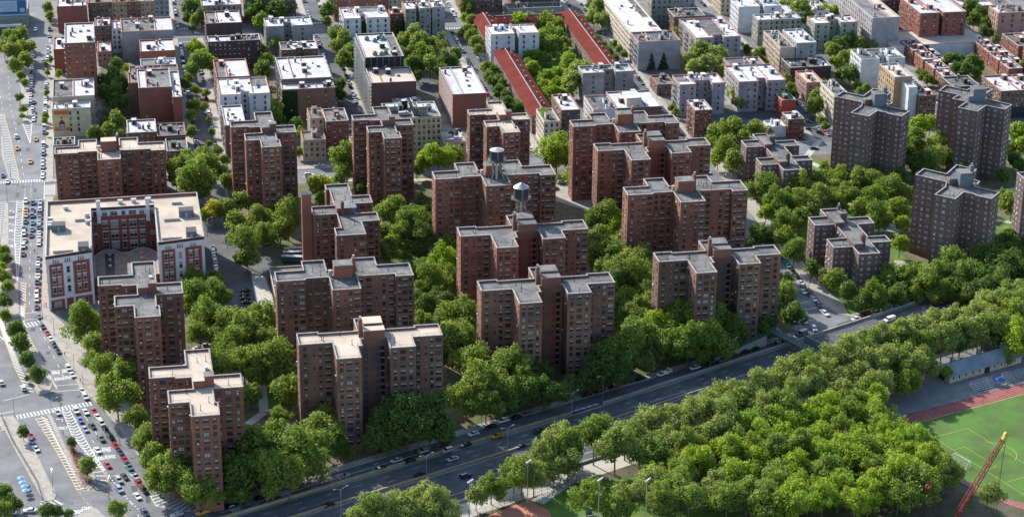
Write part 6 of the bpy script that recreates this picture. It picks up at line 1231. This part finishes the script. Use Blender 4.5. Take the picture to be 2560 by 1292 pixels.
lamp(300, 1112, 8, R_(180), lab='street lamp on the pavement right of the queueing cars'); lamp(370, 1222, 8, R_(180), lab='street lamp beside the corner garden at the bottom left'); lamp(36, 1038, 9, R_(20), lab='signal mast at the left end of the lower crossing'); lamp(129, 1035, 7, R_(0), lab='signal post in the middle of the lower crossing'); lamp(133, 1230, 8, R_(90), lab='post with signal heads on the lower left pavement'); lamp(273, 1248, 8, R_(80), lab='thin signal post in the bottom left junction')
lamp(106, 792, 9, R_(200), lab='signal pole at the school corner crossing'); lamp(19, 505, 10, R_(180), lab='tall pole on the thin median beside the queueing cars'); lamp(27, 445, 9, R_(0), lab='pole on the median by the upper crossing'); lamp(518, 590, 9, R_(10), lab='street lamp right of the school roof'); lamp(70, 297, 8, R_(180), lab='street lamp at the tip of the striped wedge on the avenue'); lamp(476, 330, 7, R_(0), lab='street lamp on the first side street')
def nlamp(px, py, z, lab, h=9.5): lamp(px, py, h, AF, True, z, lab)
nlamp(1066, 1205, zf(72), 'double-armed highway lamp left of the white sedan on the frontage road', 11.5); nlamp(853, 1290, zf(45), 'double-armed highway lamp at the bottom left end of the median', 11.5); nlamp(1268, 1135, zf(105), 'double-armed highway lamp beside the yellow taxi', 11.5); nlamp(1429, 1037, 0, 'double-armed lamp on the frontage road left of the black parked row', 10); nlamp(1507, 995, 0, 'double-armed lamp in the middle of the black parked row', 10); nlamp(1826, 908, 0, 'double-armed lamp just left of the footbridge', 11); nlamp(1994, 852, 0, 'double-armed lamp just right of the footbridge', 9.5)
lamp(1204, 1060, 8, AF+1.5, lab='lamp on the frontage pavement above the yellow taxi'); lamp(1633, 925, 8, AF+1.5, lab='lamp on the frontage pavement left of the white pickup'); lamp(1030, 1132, 6, AF+1.5, lab='lamp post on the pavement under the wide tan-roofed tower'); lamp(620, 1243, 6, AF+1.5, lab='lamp post on the pavement under the slim tan-roofed tower'); lamp(2022, 720, 7, R_(90), lab='lamp on the side street pavement left of the stepped block'); lamp(2197, 772, 10, AF, True, 0, 'double-armed lamp in front of the stepped block'); lamp(2350, 740, 10, AF, True, 0, 'double-armed lamp on the frontage pavement far right')
# flood light masts of the park
def mast(px, py, h, lab, n=4):
    p = at(px, py, 0); root = empty('floodlight_mast', (p.x, p.y, 0), AF+R_(20)); tag(root, lab, 'floodlight', 'tall floodlight masts in the park')
    b = MB(); b.tube((0, 0, 0), (0, 0, h), .2, .1, 10); b.obj('pole', GALV, root); b = MB(); b.bar((-1.3, 0, h), (1.3, 0, h), .14); b.bar((-1.0, 0, h-.7), (1.0, 0, h-.7), .1); b.obj('crossbar', GALV, root)
    for i in range(n): b = MB(); x = -1.3+2.6*i/(n-1); b.tube((x, -.1, h+.1), (x, -.55, h+.05), .2, .36, 10); b.tube((x, -.55, h+.05), (x, -.56, h+.05), .36, n=10, m=1); b.obj('floodlight', [GALV, HL], root)
mast(1318, 1258, 17, 'floodlight mast rising through the trees by the pink court'); mast(1173, 1335, 21, 'floodlight mast at the bottom right of the highway'); mast(1494, 1350, 24, 'slender floodlight mast left of the last one at the bottom'); mast(1611, 1365, 26, 'floodlight mast at the bottom with tilted lamps above the lawn')
# ---------------------------------------------------------------- park ground, track, field
sheet('park_ground', [[F(60, -40)[:2], F(420, -40)[:2], (430, 600), (100, 600)]], .015, mat('park_soil', (.10, .085, .06), var=.2, scale=.2, fine=.2, fscale=1.5, col2=(.05, .075, .025), patch=.15))
sheet('park_path', [[F(20, -37.2)[:2], F(420, -37.2)[:2], F(420, -44)[:2], F(20, -47.5)[:2]]], .03, CONCL); strip('park_paths', W((1360, 1260), (1430, 1195), (1560, 1150), (1700, 1130))+[], 4.5, .034, CONCL) if False else strip('park_branch_path', [W((1345, 1255), (1430, 1195), (1560, 1150), (1700, 1110))], 5, .05, CONCL)
sheet('park_lawn', [W((1345, 1300), (1330, 1255), (1450, 1205), (1600, 1190), (1760, 1230), (1900, 1310), (1900, 1400), (1345, 1400))[::-1]], .024, GRASS)
sheet('pink_court', [W((1270, 1310), (1215, 1290), (1320, 1248), (1372, 1275), (1420, 1400), (1300, 1400))[::-1]], .045, mat('pink_court_paint', (.46, .19, .12), var=.12, scale=.4))
FX = Vector((.318, -.948, 0)).normalized(); FY = Vector((.948, .318, 0)).normalized()     # along the goal line, into the field
G0 = Vector((293.4, 706.5, 0))
def ff(u, v): p = G0+FX*u+FY*v; return (p.x, p.y)
yard = [ff(-9, -10), ff(-9, 100), ff(-48, 100), ff(-44, 18), ff(-33, -2)]
sheet('field_yard', [yard], .036, mat('yard_asphalt', (.17, .175, .185), var=.15, scale=.2, fine=.1, fscale=2))
TRK = mat('red_track', (.24, .055, .045), var=.2, scale=.2); TURF = mat('green_turf', (.075, .16, .03), var=.2, scale=.06, fine=.2, col2=(.075, .125, .032), patch=.1, fscale=3, rough=.95)
def ring(u0, u1, v0, n=24, d=0):
    """outline of a straight-sided oval whose curved end faces the grove"""
    c = (u0+u1)/2; R0 = (u1-u0)/2; pts = [ff(u1, v0+120)]
    for i in range(n+1): a = math.pi*i/n; pts.append(ff(c+R0*math.cos(a), v0-R0*.30*math.sin(a)))
    return pts+[ff(u0, v0+120)]
U0, U1 = -9.6, 74
sheet('running_track', [ring(U0, U1, -1)], .060, TRK); sheet('field_turf', [ring(U0+7.6, U1-7.6, -.5)], .068, TURF)
sheet('sand_patch', [[ff(18, -13), ff(24, -15.5), ff(31, -16), ff(31, -14), ff(24, -12.5)]], .074, CONCL)
lw = MB(); yl = MB(); TC = [mw, my]
for k in range(1, 7):
    pl = ring(U0+1.2*k, U1-1.2*k, -1-.0*k)
    for a, c in zip(pl, pl[1:]): line(lw, a, c, .09, .078)
for a, c in (((-2.2, 1), (-2.2, 90)), ((-2.2, 1), (64, 1)), ((10.5, 1), (10.5, 17.5)), ((10.5, 17.5), (51, 17.5)), ((51, 17.5), (51, 1)), ((22, 1), (22, 6.6)), ((22, 6.6), (40, 6.6)), ((40, 6.6), (40, 1)), ((64, 1), (64, 90))): line(yl, ff(*a), ff(*c), .2, .078)
for i in range(10):
    a0, a1 = math.pi*(.15+.7*i/10), math.pi*(.15+.7*(i+1)/10); line(yl, ff(31-9.15*math.cos(a0), 12+9.15*math.sin(a0)), ff(31-9.15*math.cos(a1), 12+9.15*math.sin(a1)), .26, .080)
o = lw.obj('track_lane_lines', WPAINT); o['kind'] = 'structure'; o = yl.obj('yellow_field_lines', mat('yellow_turf_paint', (.36, .34, .06), rough=.8)); o['kind'] = 'structure'
g0, g1 = Vector((298.9, 679.2, 0)), Vector((302.2, 671.6, 0)); root = empty('football_goal', tuple((g0+g1)/2), math.atan2((g1-g0).y, (g1-g0).x)); tag(root, 'white football goal frame on the green turf', 'goal'); b = MB(); L = (g1-g0).length/2
for s in (-1, 1): b.tube((s*L, 0, 0), (s*L, 0, 2.5), .11, n=8); b.tube((s*L, 0, 2.5), (s*L, -1.0, 2.45), .07, n=6); b.tube((s*L, -1.0, 2.45), (s*L, -2.2, 0), .07, n=6); b.tube((s*L, 0, .06), (s*L, -2.2, .06), .07, n=6)
b.tube((-L, 0, 2.5), (L, 0, 2.5), .11, n=8); b.tube((-L, -2.2, .06), (L, -2.2, .06), .07, n=6); b.obj('frame', WHITE, root)
b = MB()
for i in range(17): x = -L+2*L*i/16; b.bar((x, -1, 2.45), (x, -2.2, 0), .025)
for k in range(7): t = k/6; b.bar((-L, -1-1.2*t, 2.45*(1-t)), (L, -1-1.2*t, 2.45*(1-t)), .025)
b.obj('net', WHITE, root)
# field house
a, c = Vector((320.9, 740.6, 0)), Vector((357, 754.4, 0)); ang = math.atan2((c-a).y, (c-a).x); root = empty('field_house', (a.x, a.y, 0), ang); tag(root, 'long low stone field house with a blue-grey gabled roof beside the track', 'field house'); L = (c-a).length; D = 9.5
FS = mat('field_house_stone', (.40, .33, .24), var=.12, scale=.6, fine=.1, fscale=3); FR = mat('blue_grey_standing_seam', (.20, .245, .285), rough=.45, var=.2, scale=.3, metal=.2)
b = MB(); b.prism([(0, 0), (L, 0), (L, D), (0, D)], 0, 3.5, 0)
for x in (0, L): b.face([(x, 0, 3.5), (x, D, 3.5), (x, D/2, 6.2)][::(-1 if x == 0 else 1)])
b.obj('wall', FS, root); b = MB(); e = .8
for q in (((-e, -e), (L+e, -e), (L+e, D/2), (-e, D/2)), ((L+e, D+e), (-e, D+e), (-e, D/2), (L+e, D/2))):
    P4 = [Vector((*q[0], 3.2)), Vector((*q[1], 3.2)), Vector((*q[2], 6.4)), Vector((*q[3], 6.4))]; b.face(P4); b.face([p-Vector((0, 0, .2)) for p in P4][::-1]); b.face([P4[0]-Vector((0, 0, .2)), P4[1]-Vector((0, 0, .2)), P4[1], P4[0]])
for i in range(48): x = -e+(L+2*e)*i/47; b.bar((x, -e, 3.27), (x, D/2, 6.47), .09)
b.obj('roof', FR, root)
for x in (6, 20, 33): b = MB(); b.box(x-.6, x+.6, D/2+.6, D/2+1.8, 5, 8, 0); b.obj('chimney', [FR], root)
for x in (2, 5, 8.6, 12.4, 15.8, 24, 27.6, 31.5, 35): b = MB(); b.box(-.55, .55, -.06, 0, -.9, .9, 0); b.box(-.4, .4, -.07, -.061, -.75, .75, 1); b.obj('window', [FRW, GLASS], root, (x, 0, 1.9))
b = MB(); b.box(18.6, 21.4, -.1, 0, 0, 2.9, 0); b.obj('door', DARKM, root)
b = MB(); b.box(-.1, 0, 3, 6.5, 0, 2.8); b.obj('door', DARKM, root)
# bleachers and canopy
for i, (u, v, col) in enumerate(((-12.5, 43, 0), (-12.5, 49.2, 0), (-12.5, 59.5, 0), (-12.5, 66, 0))):
    p = ff(u, v); root = empty('bleacher', (*p, 0), math.atan2(FY.y, FY.x)); tag(root, 'aluminium bleacher beside the red track, %s from the left' % NUM[i], 'bleacher', 'bleachers by the track')
    b = MB(); [b.box(-2.7, 2.7, .75*k, .75*k+.32, .4+.42*k, .46+.42*k) for k in range(5)]; b.obj('seat', GALV, root); b = MB()
    for x in (-2.6, 0, 2.6): b.bar((x, 0, 0), (x, 3.4, 2.2), .1); b.bar((x, 3.4, 0), (x, 3.4, 3.3), .1)
    b.bar((-2.6, 3.4, 3.3), (2.6, 3.4, 3.3), .08); b.bar((-2.6, 3.4, 2.7), (2.6, 3.4, 2.7), .06); b.obj('frame', GALV, root)
p = ff(-14, 54.3); root = empty('canopy_tent', (*p, 0), math.atan2(FY.y, FY.x)); tag(root, 'small bright blue canopy tent between the bleachers', 'tent'); b = MB()
for q in ((0, 1), (1, 2), (2, 3), (3, 0)): c4 = [(-2, -1.3), (2, -1.3), (2, 1.3), (-2, 1.3)]; b.face([(*c4[q[0]], 2.3), (*c4[q[1]], 2.3), (0, 0, 3.1)]); b.face([(*c4[q[0]], 2.0), (*c4[q[1]], 2.0), (*c4[q[1]], 2.3), (*c4[q[0]], 2.3)])
b.obj('roof', mat('blue_tent_cloth', (.02, .12, .5), rough=.7), root); [MBx.obj('pole', GALV, root) for MBx in []]
for x, y in ((-1.9, -1.2), (1.9, -1.2), (1.9, 1.2), (-1.9, 1.2)): b = MB(); b.tube((x, y, 0), (x, y, 2.1), .04, n=6); b.obj('pole', GALV, root)
p = at(1450, 1288, 1); root = empty('bleacher', (p.x, p.y-3, 0), R_(5)); tag(root, 'dark blue-grey bleacher at the bottom between the floodlight masts', 'bleacher', 'bleachers in the park'); b = MB(); [b.box(-9, 9, -.8*k, -.8*k+.4, 2.2-.4*k, 2.26-.4*k) for k in range(6)]; b.obj('seat', METAL, root); b = MB(); [b.bar((x, .3, 2.2), (x, -4, .1), .1) for x in range(-9, 10, 3)]; [b.bar((x, .3, 0), (x, .3, 2.2), .1) for x in range(-9, 10, 3)]; b.obj('frame', METAL, root)
p = at(1458, 1275, 1.5); root = empty('equipment_box', (p.x+2, p.y, 0), .3); tag(root, 'pale blue-grey cabinet on the park lawn by the bleacher', 'cabinet'); b = MB(); b.box(-1.1, 1.1, -.6, .6, 0, 2.0, 0); b.box(-1.2, 1.2, -.7, .7, 2.0, 2.15, 0); b.obj('case', SLATE, root); b = MB(); b.box(-.02, .02, -.62, -.6, .2, 1.9); b.obj('door', DARKM, root)
# court fence
def fence(pts, lab, h=3.2, gap=2.6, m=DARKM, cat='fence', chain=True):
    V = [Vector((p[0], p[1], 0)) for p in pts]; root = empty('fence', tuple(V[0])); tag(root, lab, cat); b = MB(); pb = MB(); pb.tube((0, 0, 0), (0, 0, h), .05, n=5); pq = []
    for a, c in zip(V, V[1:]):
        d = c-a; n = max(1, int(d.length/gap)); 
        for k in range(n+1): pq.append(a+d*(k/n)-V[0])
        for z in ((.1, h*.5, h) if chain else (.3, h-.1)): b.bar(a-V[0]+Vector((0, 0, z)), c-V[0]+Vector((0, 0, z)), .05)
        if chain:
            k = int(d.length/.8)
            for i in range(k): q0 = a+d*(i/k)-V[0]; q1 = a+d*((i+1)/k)-V[0]; b.bar(q0, q1+Vector((0, 0, h)), .018); b.bar(q0+Vector((0, 0, h)), q1, .018)
    b.obj('mesh_panel', m, root); pm = pb.mesh('post', [m])
    for q in pq: link(bpy.data.objects.new('post', pm), root).location = q
fence(W((1150, 1300), (1215, 1288), (1322, 1246), (1400, 1222), (1460, 1205)), 'chain-link fence around the pink court at the bottom', 3.4); fence([(-50.5, 771), (-46, 750), (-36.5, 716), (-34, 700)], 'dark railing between the lower left yard and the pavement', 1.9, 2.4)
fence([(-32.4, 868.5), (-22, 843), (-13.5, 822)], 'dark railing below the school corner beside the pavement', 2.2); fence([F(205, 6.9)[:2], F(222, 6.9)[:2]], 'short railing at the foot of the footbridge ramp', 1.2)
# umbrellas of the yard at the lower left
for i, (px, py) in enumerate(((53, 1200), (57, 1211), (62, 1221), (65, 1231))):
    p = at(px, py, 1.2); root = empty('umbrella', (p.x, p.y, 0)); tag(root, 'pale blue umbrella in the lower left yard, %s from the back' % NUM[i], 'umbrella', 'umbrellas in the yard'); b = MB()
    for k in range(8): a0, a1 = k*.785, (k+1)*.785; b.face([(1.5*math.cos(a0), 1.5*math.sin(a0), 2.2), (1.5*math.cos(a1), 1.5*math.sin(a1), 2.2), (0, 0, 2.8)])
    b.obj('canopy', mat('pale_blue_cloth', (.22, .40, .62)), root); b = MB(); b.tube((0, 0, 0), (0, 0, 2.5), .04, n=6); b.tube((0, 0, 0), (0, 0, .12), .35, n=8); b.obj('pole', METAL, root)
# ---------------------------------------------------------------- footbridge with its ramp
BG = mat('weathered_teal_steel', (.045, .13, .115), rough=.6, var=.3, scale=.5, col2=(.09, .10, .08), patch=.4); root = empty('footbridge', F(222, 9)); tag(root, 'teal steel footbridge over the highway with a long ramp', 'footbridge'); o0 = Vector(F(222, 9))
def fb(t, n, z): return Vector(F(t, n, z))-o0
def slab(name, A, B, C, D, th, m):
    b = MB(); q = [A, B, C, D]; lo = [p-Vector((0, 0, th)) for p in q]; b.face(q); b.face(lo[::-1]); [b.face([lo[i], lo[(i+1) % 4], q[(i+1) % 4], q[i]]) for i in range(4)]; return b.obj(name, m, root)
slab('ramp_deck', fb(222, 6.6, 1.0), fb(256, 6.6, 5.6), fb(256, 10.2, 5.6), fb(222, 10.2, 1.0), .5, BG); slab('ramp_deck', fb(222, 11, 1.0), fb(256, 11, 4), fb(256, 14.4, 4), fb(222, 14.4, 1.0), .4, BG)
slab('bridge_deck', fb(256, -40, 6), fb(260, -40, 6), fb(260, 15, 5.8), fb(256, 15, 5.8), .9, BG)
b = MB(); b.face([fb(222, 6.7, 0), fb(254, 6.7, 0), fb(254, 6.7, 4.9), fb(222, 6.7, .5)]); b.face([fb(222, 10.1, 0), fb(254, 10.1, 0), fb(254, 10.1, 4.9), fb(222, 10.1, .5)][::-1]); b.obj('ramp_wall', CONC, root)
b = MB()
for t in (256, 260):
    for n in range(-40, 15, 3): b.bar(fb(t, n, 6), fb(t, n, 8.2), .08)
    for z in (7, 7.6, 8.2): b.bar(fb(t, -40, z), fb(t, 15, z), .07)
for n in (6.6, 10.2):
    for k in range(12): t = 222+34*k/11; z = 1+4.6*k/11; b.bar(fb(t, n, z), fb(t, n, z+1.3), .07)
    for z in (.7, 1.3): b.bar(fb(222, n, 1+z), fb(256, n, 5.6+z), .07)
b.obj('railing', BG, root)
for n in (-38, -13, 3, 14): b = MB(); b.tube(fb(258, n, -.4), fb(258, n, 5.2), .55, n=10); b.obj('pier', CUTW, root)
# highway sign gantry behind the bridge, facing away from the lens
root = empty('highway_sign', F(262, -16)); tag(root, 'back of a highway sign on the footbridge beside the trees', 'sign'); b = MB(); b.box(-.1, .1, -9, 9, 5.2, 8.4); b.obj('sign_back', METAL, root); b = MB(); [b.bar((-.3, y, 5), (-.3, y, 9), .15) for y in (-7, -3, 1, 5)]; b.obj('bracket', GALV, root); root.rotation_euler = (0, 0, AF)
# guard rail near the bridge
b = MB()
for n in (-10.6, -9.9): b.bar(F(180, n, .75), F(248, n, .75), .18)
for k in range(24): b.bar(F(180+k*2.9, -10.25, -.3), F(180+k*2.9, -10.25, .75), .12)
tag(b.obj('guard_rail', GALV), 'steel guard rail on the highway left of the footbridge', 'guard rail')
# small park sign and notice board
p = at(2112, 762, 0); root = empty('garden_arch', (p.x, p.y, 0)); tag(root, 'white garden sign arch on the lawn before the stepped block', 'sign'); b = MB(); [b.box(x-.09, x+.09, -.09, .09, 0, 2.6) for x in (-1.1, 1.1)]; b.obj('post', WHITE, root); b = MB(); b.prism([(-1.4, -.08), (1.4, -.08), (1.4, .08), (-1.4, .08)], 2.2, 2.9, 0, 0); b.bar((-1.4, 0, 2.9), (0, 0, 3.4), .16); b.bar((1.4, 0, 2.9), (0, 0, 3.4), .16); b.obj('sign_board', WHITE, root)
p = at(461, 1243, 0); root = empty('notice_board', (p.x, p.y, 0)); tag(root, 'dark notice board on the corner garden lawn', 'sign'); b = MB(); [b.box(x-.05, x+.05, -.05, .05, 0, 1.4) for x in (-.6, .6)]; b.obj('post', DARKM, root); b = MB(); b.box(-.75, .75, -.06, .06, 1.1, 2.0); b.obj('board', DARKM, root)
# ---------------------------------------------------------------- the red crane at the lower right
CRED = mat('crane_red_paint', (.19, .014, .016), rough=.6, var=.15); CYEL = mat('crane_yellow_paint', (.45, .34, .06), rough=.5)
base = at(2378, 1312, 2.0)
def on_plane(px, py, yy): d = _f+CR*((px-1280)/FPX)-CU*((py-646)/FPX); return CAM+d*((yy-CAM.y)/d.y)
tip = on_plane(2517, 1082, base.y+6); root = empty('crane', tuple(base)); tag(root, 'red lattice crane boom with a yellow head at the lower right', 'crane'); d = tip-base; L = d.length; dn = d.normalized(); sx = dn.cross(Vector((0, 1, 0))).normalized(); sy = dn.cross(sx)
b = MB(); NS = 15
def cp(k, i): t = k/NS; w_ = .85*(.55+.45*min(1, (1-abs(t-.35)*1.3))); return dn*L*.93*t+sx*(w_ if i in (0, 1) else -w_)+sy*(w_ if i in (0, 3) else -w_)
for i in range(4):
    for k in range(NS): b.bar(cp(k, i), cp(k+1, i), .22); b.bar(cp(k, i) if k % 2 else cp(k, (i+1) % 4), cp(k+1, (i+1) % 4) if k % 2 else cp(k+1, i), .11)
b.obj('boom', CRED, root); b = MB(); q = dn*L*.93; b.bar(q, dn*L, 1.2); b.obj('boom_head', CYEL, root)
b = MB(); b.tube(dn*L*.99+sx*.7, dn*L*.99-sx*.7, .7, n=12); b.obj('sheave', CYEL, root)
b = MB()
for k in (-.35, .35): b.bar(dn*L+sx*k, dn*L*1.0+Vector((-1.5+k*2, 0, -L*.93)), .09)
b.obj('cable', DARKM, root); b = MB(); b.box(-3, 2.2, -2.2, 2.2, -2, 1.2, 0); b.box(-1, 1.6, -1.6, 0, 1.2, 3.2, 0); b.box(-.9, 1.5, -1.66, -1.6, 1.8, 2.9, 1); b.obj('cab', [CRED, CG], root)
p = at(2316, 1206, 14); root = empty('life_ring', (p.x, p.y-2, 13.5), .5); tag(root, 'small red ring-shaped hoist block hanging over the trees left of the crane', 'hook block'); b = MB()
for k in range(14):
    a0, a1 = .7+k*.4, .7+(k+1)*.4; b.tube((1.2*math.cos(a0), 0, .9*math.sin(a0)), (1.2*math.cos(a1), 0, .9*math.sin(a1)), .35, n=8)
b.obj('ring', CRED, root); root.name = 'hook_block'; b = MB(); b.bar((0, 0, .9), (0, 0, 22), .05); b.obj('cable', DARKM, root)
# ---------------------------------------------------------------- people
def person_mesh(pose):
    me = bpy.data.meshes.new('person'); s = {'walk': .28, 'run': .5, 'stand': .08}[pose]
    J = [(0, 0, .95, .15), (0, 0, 1.2, .15), (0, 0, 1.42, .17), (0, 0, 1.52, .06), (0, 0, 1.66, .11), (0, 0, 1.76, .08), (.1, 0, .88, .10), (.1, -s, .48, .07), (.1, -s*.7-.02, .06, .05), (.1, -s*.7-.16, .04, .04), (-.1, 0, .88, .10), (-.1, s*.5, .5, .07), (-.1, s*1.15, .1, .05), (-.1, s*1.15-.14, .05, .04),
         (.2, 0, 1.4, .065), (.27, s*.5, 1.13, .045), (.25, s*.2-.1, .9, .035), (.25, s*.1-.14, .82, .03), (-.2, 0, 1.4, .065), (-.27, -s*.5, 1.13, .045), (-.25, -s*.9-.05, .93, .035), (-.25, -s-.1, .87, .03)]
    E = [(0, 1), (1, 2), (2, 3), (3, 4), (4, 5), (0, 6), (6, 7), (7, 8), (8, 9), (0, 10), (10, 11), (11, 12), (12, 13), (2, 14), (14, 15), (15, 16), (16, 17), (2, 18), (18, 19), (19, 20), (20, 21)]
    me.from_pydata([j[:3] for j in J], E, []); o = bpy.data.objects.new('person', me); sc.collection.objects.link(o); md = o.modifiers.new('skin', 'SKIN'); 
    for i, j in enumerate(J): v = me.skin_vertices[0].data[i]; v.radius = (j[3], j[3]*.75 if i < 3 else j[3]); v.use_root = (i == 0)
    o.modifiers.new('sub', 'SUBSURF').levels = 1; bpy.context.view_layer.update(); m2 = bpy.data.meshes.new_from_object(o.evaluated_get(bpy.context.evaluated_depsgraph_get())); bpy.data.objects.remove(o)
    SK = mat('skin', (.32, .19, .13), rough=.6, var=0); TP_ = mat('clothing_top', (.4, .4, .4), objcol=True, var=0); BT = mat('dark_trousers', (.03, .035, .05)); HR = mat('dark_hair', (.02, .015, .01))
    for m in (TP_, BT, SK, HR): m2.materials.append(m)
    for p in m2.polygons:
        c = p.center; p.material_index = 3 if c.z > 1.72 else (2 if c.z > 1.5 or (abs(c.x) > .2 and c.z < 1.15) or c.z < .0 else (1 if c.z < .95 else 0)); p.use_smooth = True
    return m2
PM = {k: person_mesh(k) for k in ('walk', 'run', 'stand')}
for px, py, pose, col, a, lab in ((162, 890, 'walk', (.5, .1, .05), 0, 'person in a red top walking on the pavement below the school corner'), (110, 765, 'stand', (.5, .5, .5), 1, 'person in a pale top at the school corner, the left of two'), (116, 766, 'stand', (.1, .1, .15), 0, 'person in a dark top at the school corner, the right of two'),
    (86, 800, 'walk', (.6, .6, .6), 2, 'person in a pale top on the striped crossing below the school'), (92, 803, 'walk', (.3, .05, .05), 1, 'person in a dark red top on the striped crossing below the school'), (201, 955, 'stand', (.05, .05, .08), 0, 'person in dark clothes under the lamp above the lower crossing'), (353, 1142, 'walk', (.5, .06, .05), 0, 'person in a red top on the pavement by the corner garden'),
    (158, 1087, 'stand', (.1, .1, .1), 3, 'person in dark clothes on the narrow traffic island'), (87, 632, 'walk', (.03, .03, .05), 0, 'person in black crossing between parked cars beside the school'), (405, 1228, 'stand', (.02, .02, .03), 0, 'person in black on the pavement by the corner garden, left of two'), (411, 1231, 'stand', (.4, .3, .2), 0, 'person in a tan top on the pavement by the corner garden, right of two'),
    (2456, 1010, 'stand', (.03, .04, .12), 1, 'person in dark blue standing at the edge of the turf'), (2385, 1012, 'run', (.6, .6, .6), 1, 'runner in white on the red track'), (2274, 1038, 'run', (.55, .5, .5), 1, 'runner in a pale top on the track at the trees'), (2495, 970, 'run', (.5, .08, .05), 1, 'runner in a red top on the track by the bleachers'),
    (1274, 1252, 'stand', (.55, .5, .5), 0, 'person in a pale top by the fence of the pink court'), (1283, 1250, 'walk', (.1, .1, .12), 1, 'person in dark clothes by the fence of the pink court'), (1788, 420, 'walk', (.04, .04, .05), 1, 'person in black on the far pavement of the side street'), (1734, 882, 'walk', (.03, .03, .03), 0, 'person in black on the path left of the footbridge ramp')):
    o = bpy.data.objects.new('person', PM[pose]); p = at(px, py, 0); o.location = (p.x, p.y, .14 if p.x < 200 else .08); o.rotation_euler = (0, 0, a*1.4); o.color = (*col, 1); link(o); tag(o, lab, 'person', 'people')
# rooftop dish and the like on the estate roofs stay with their towers
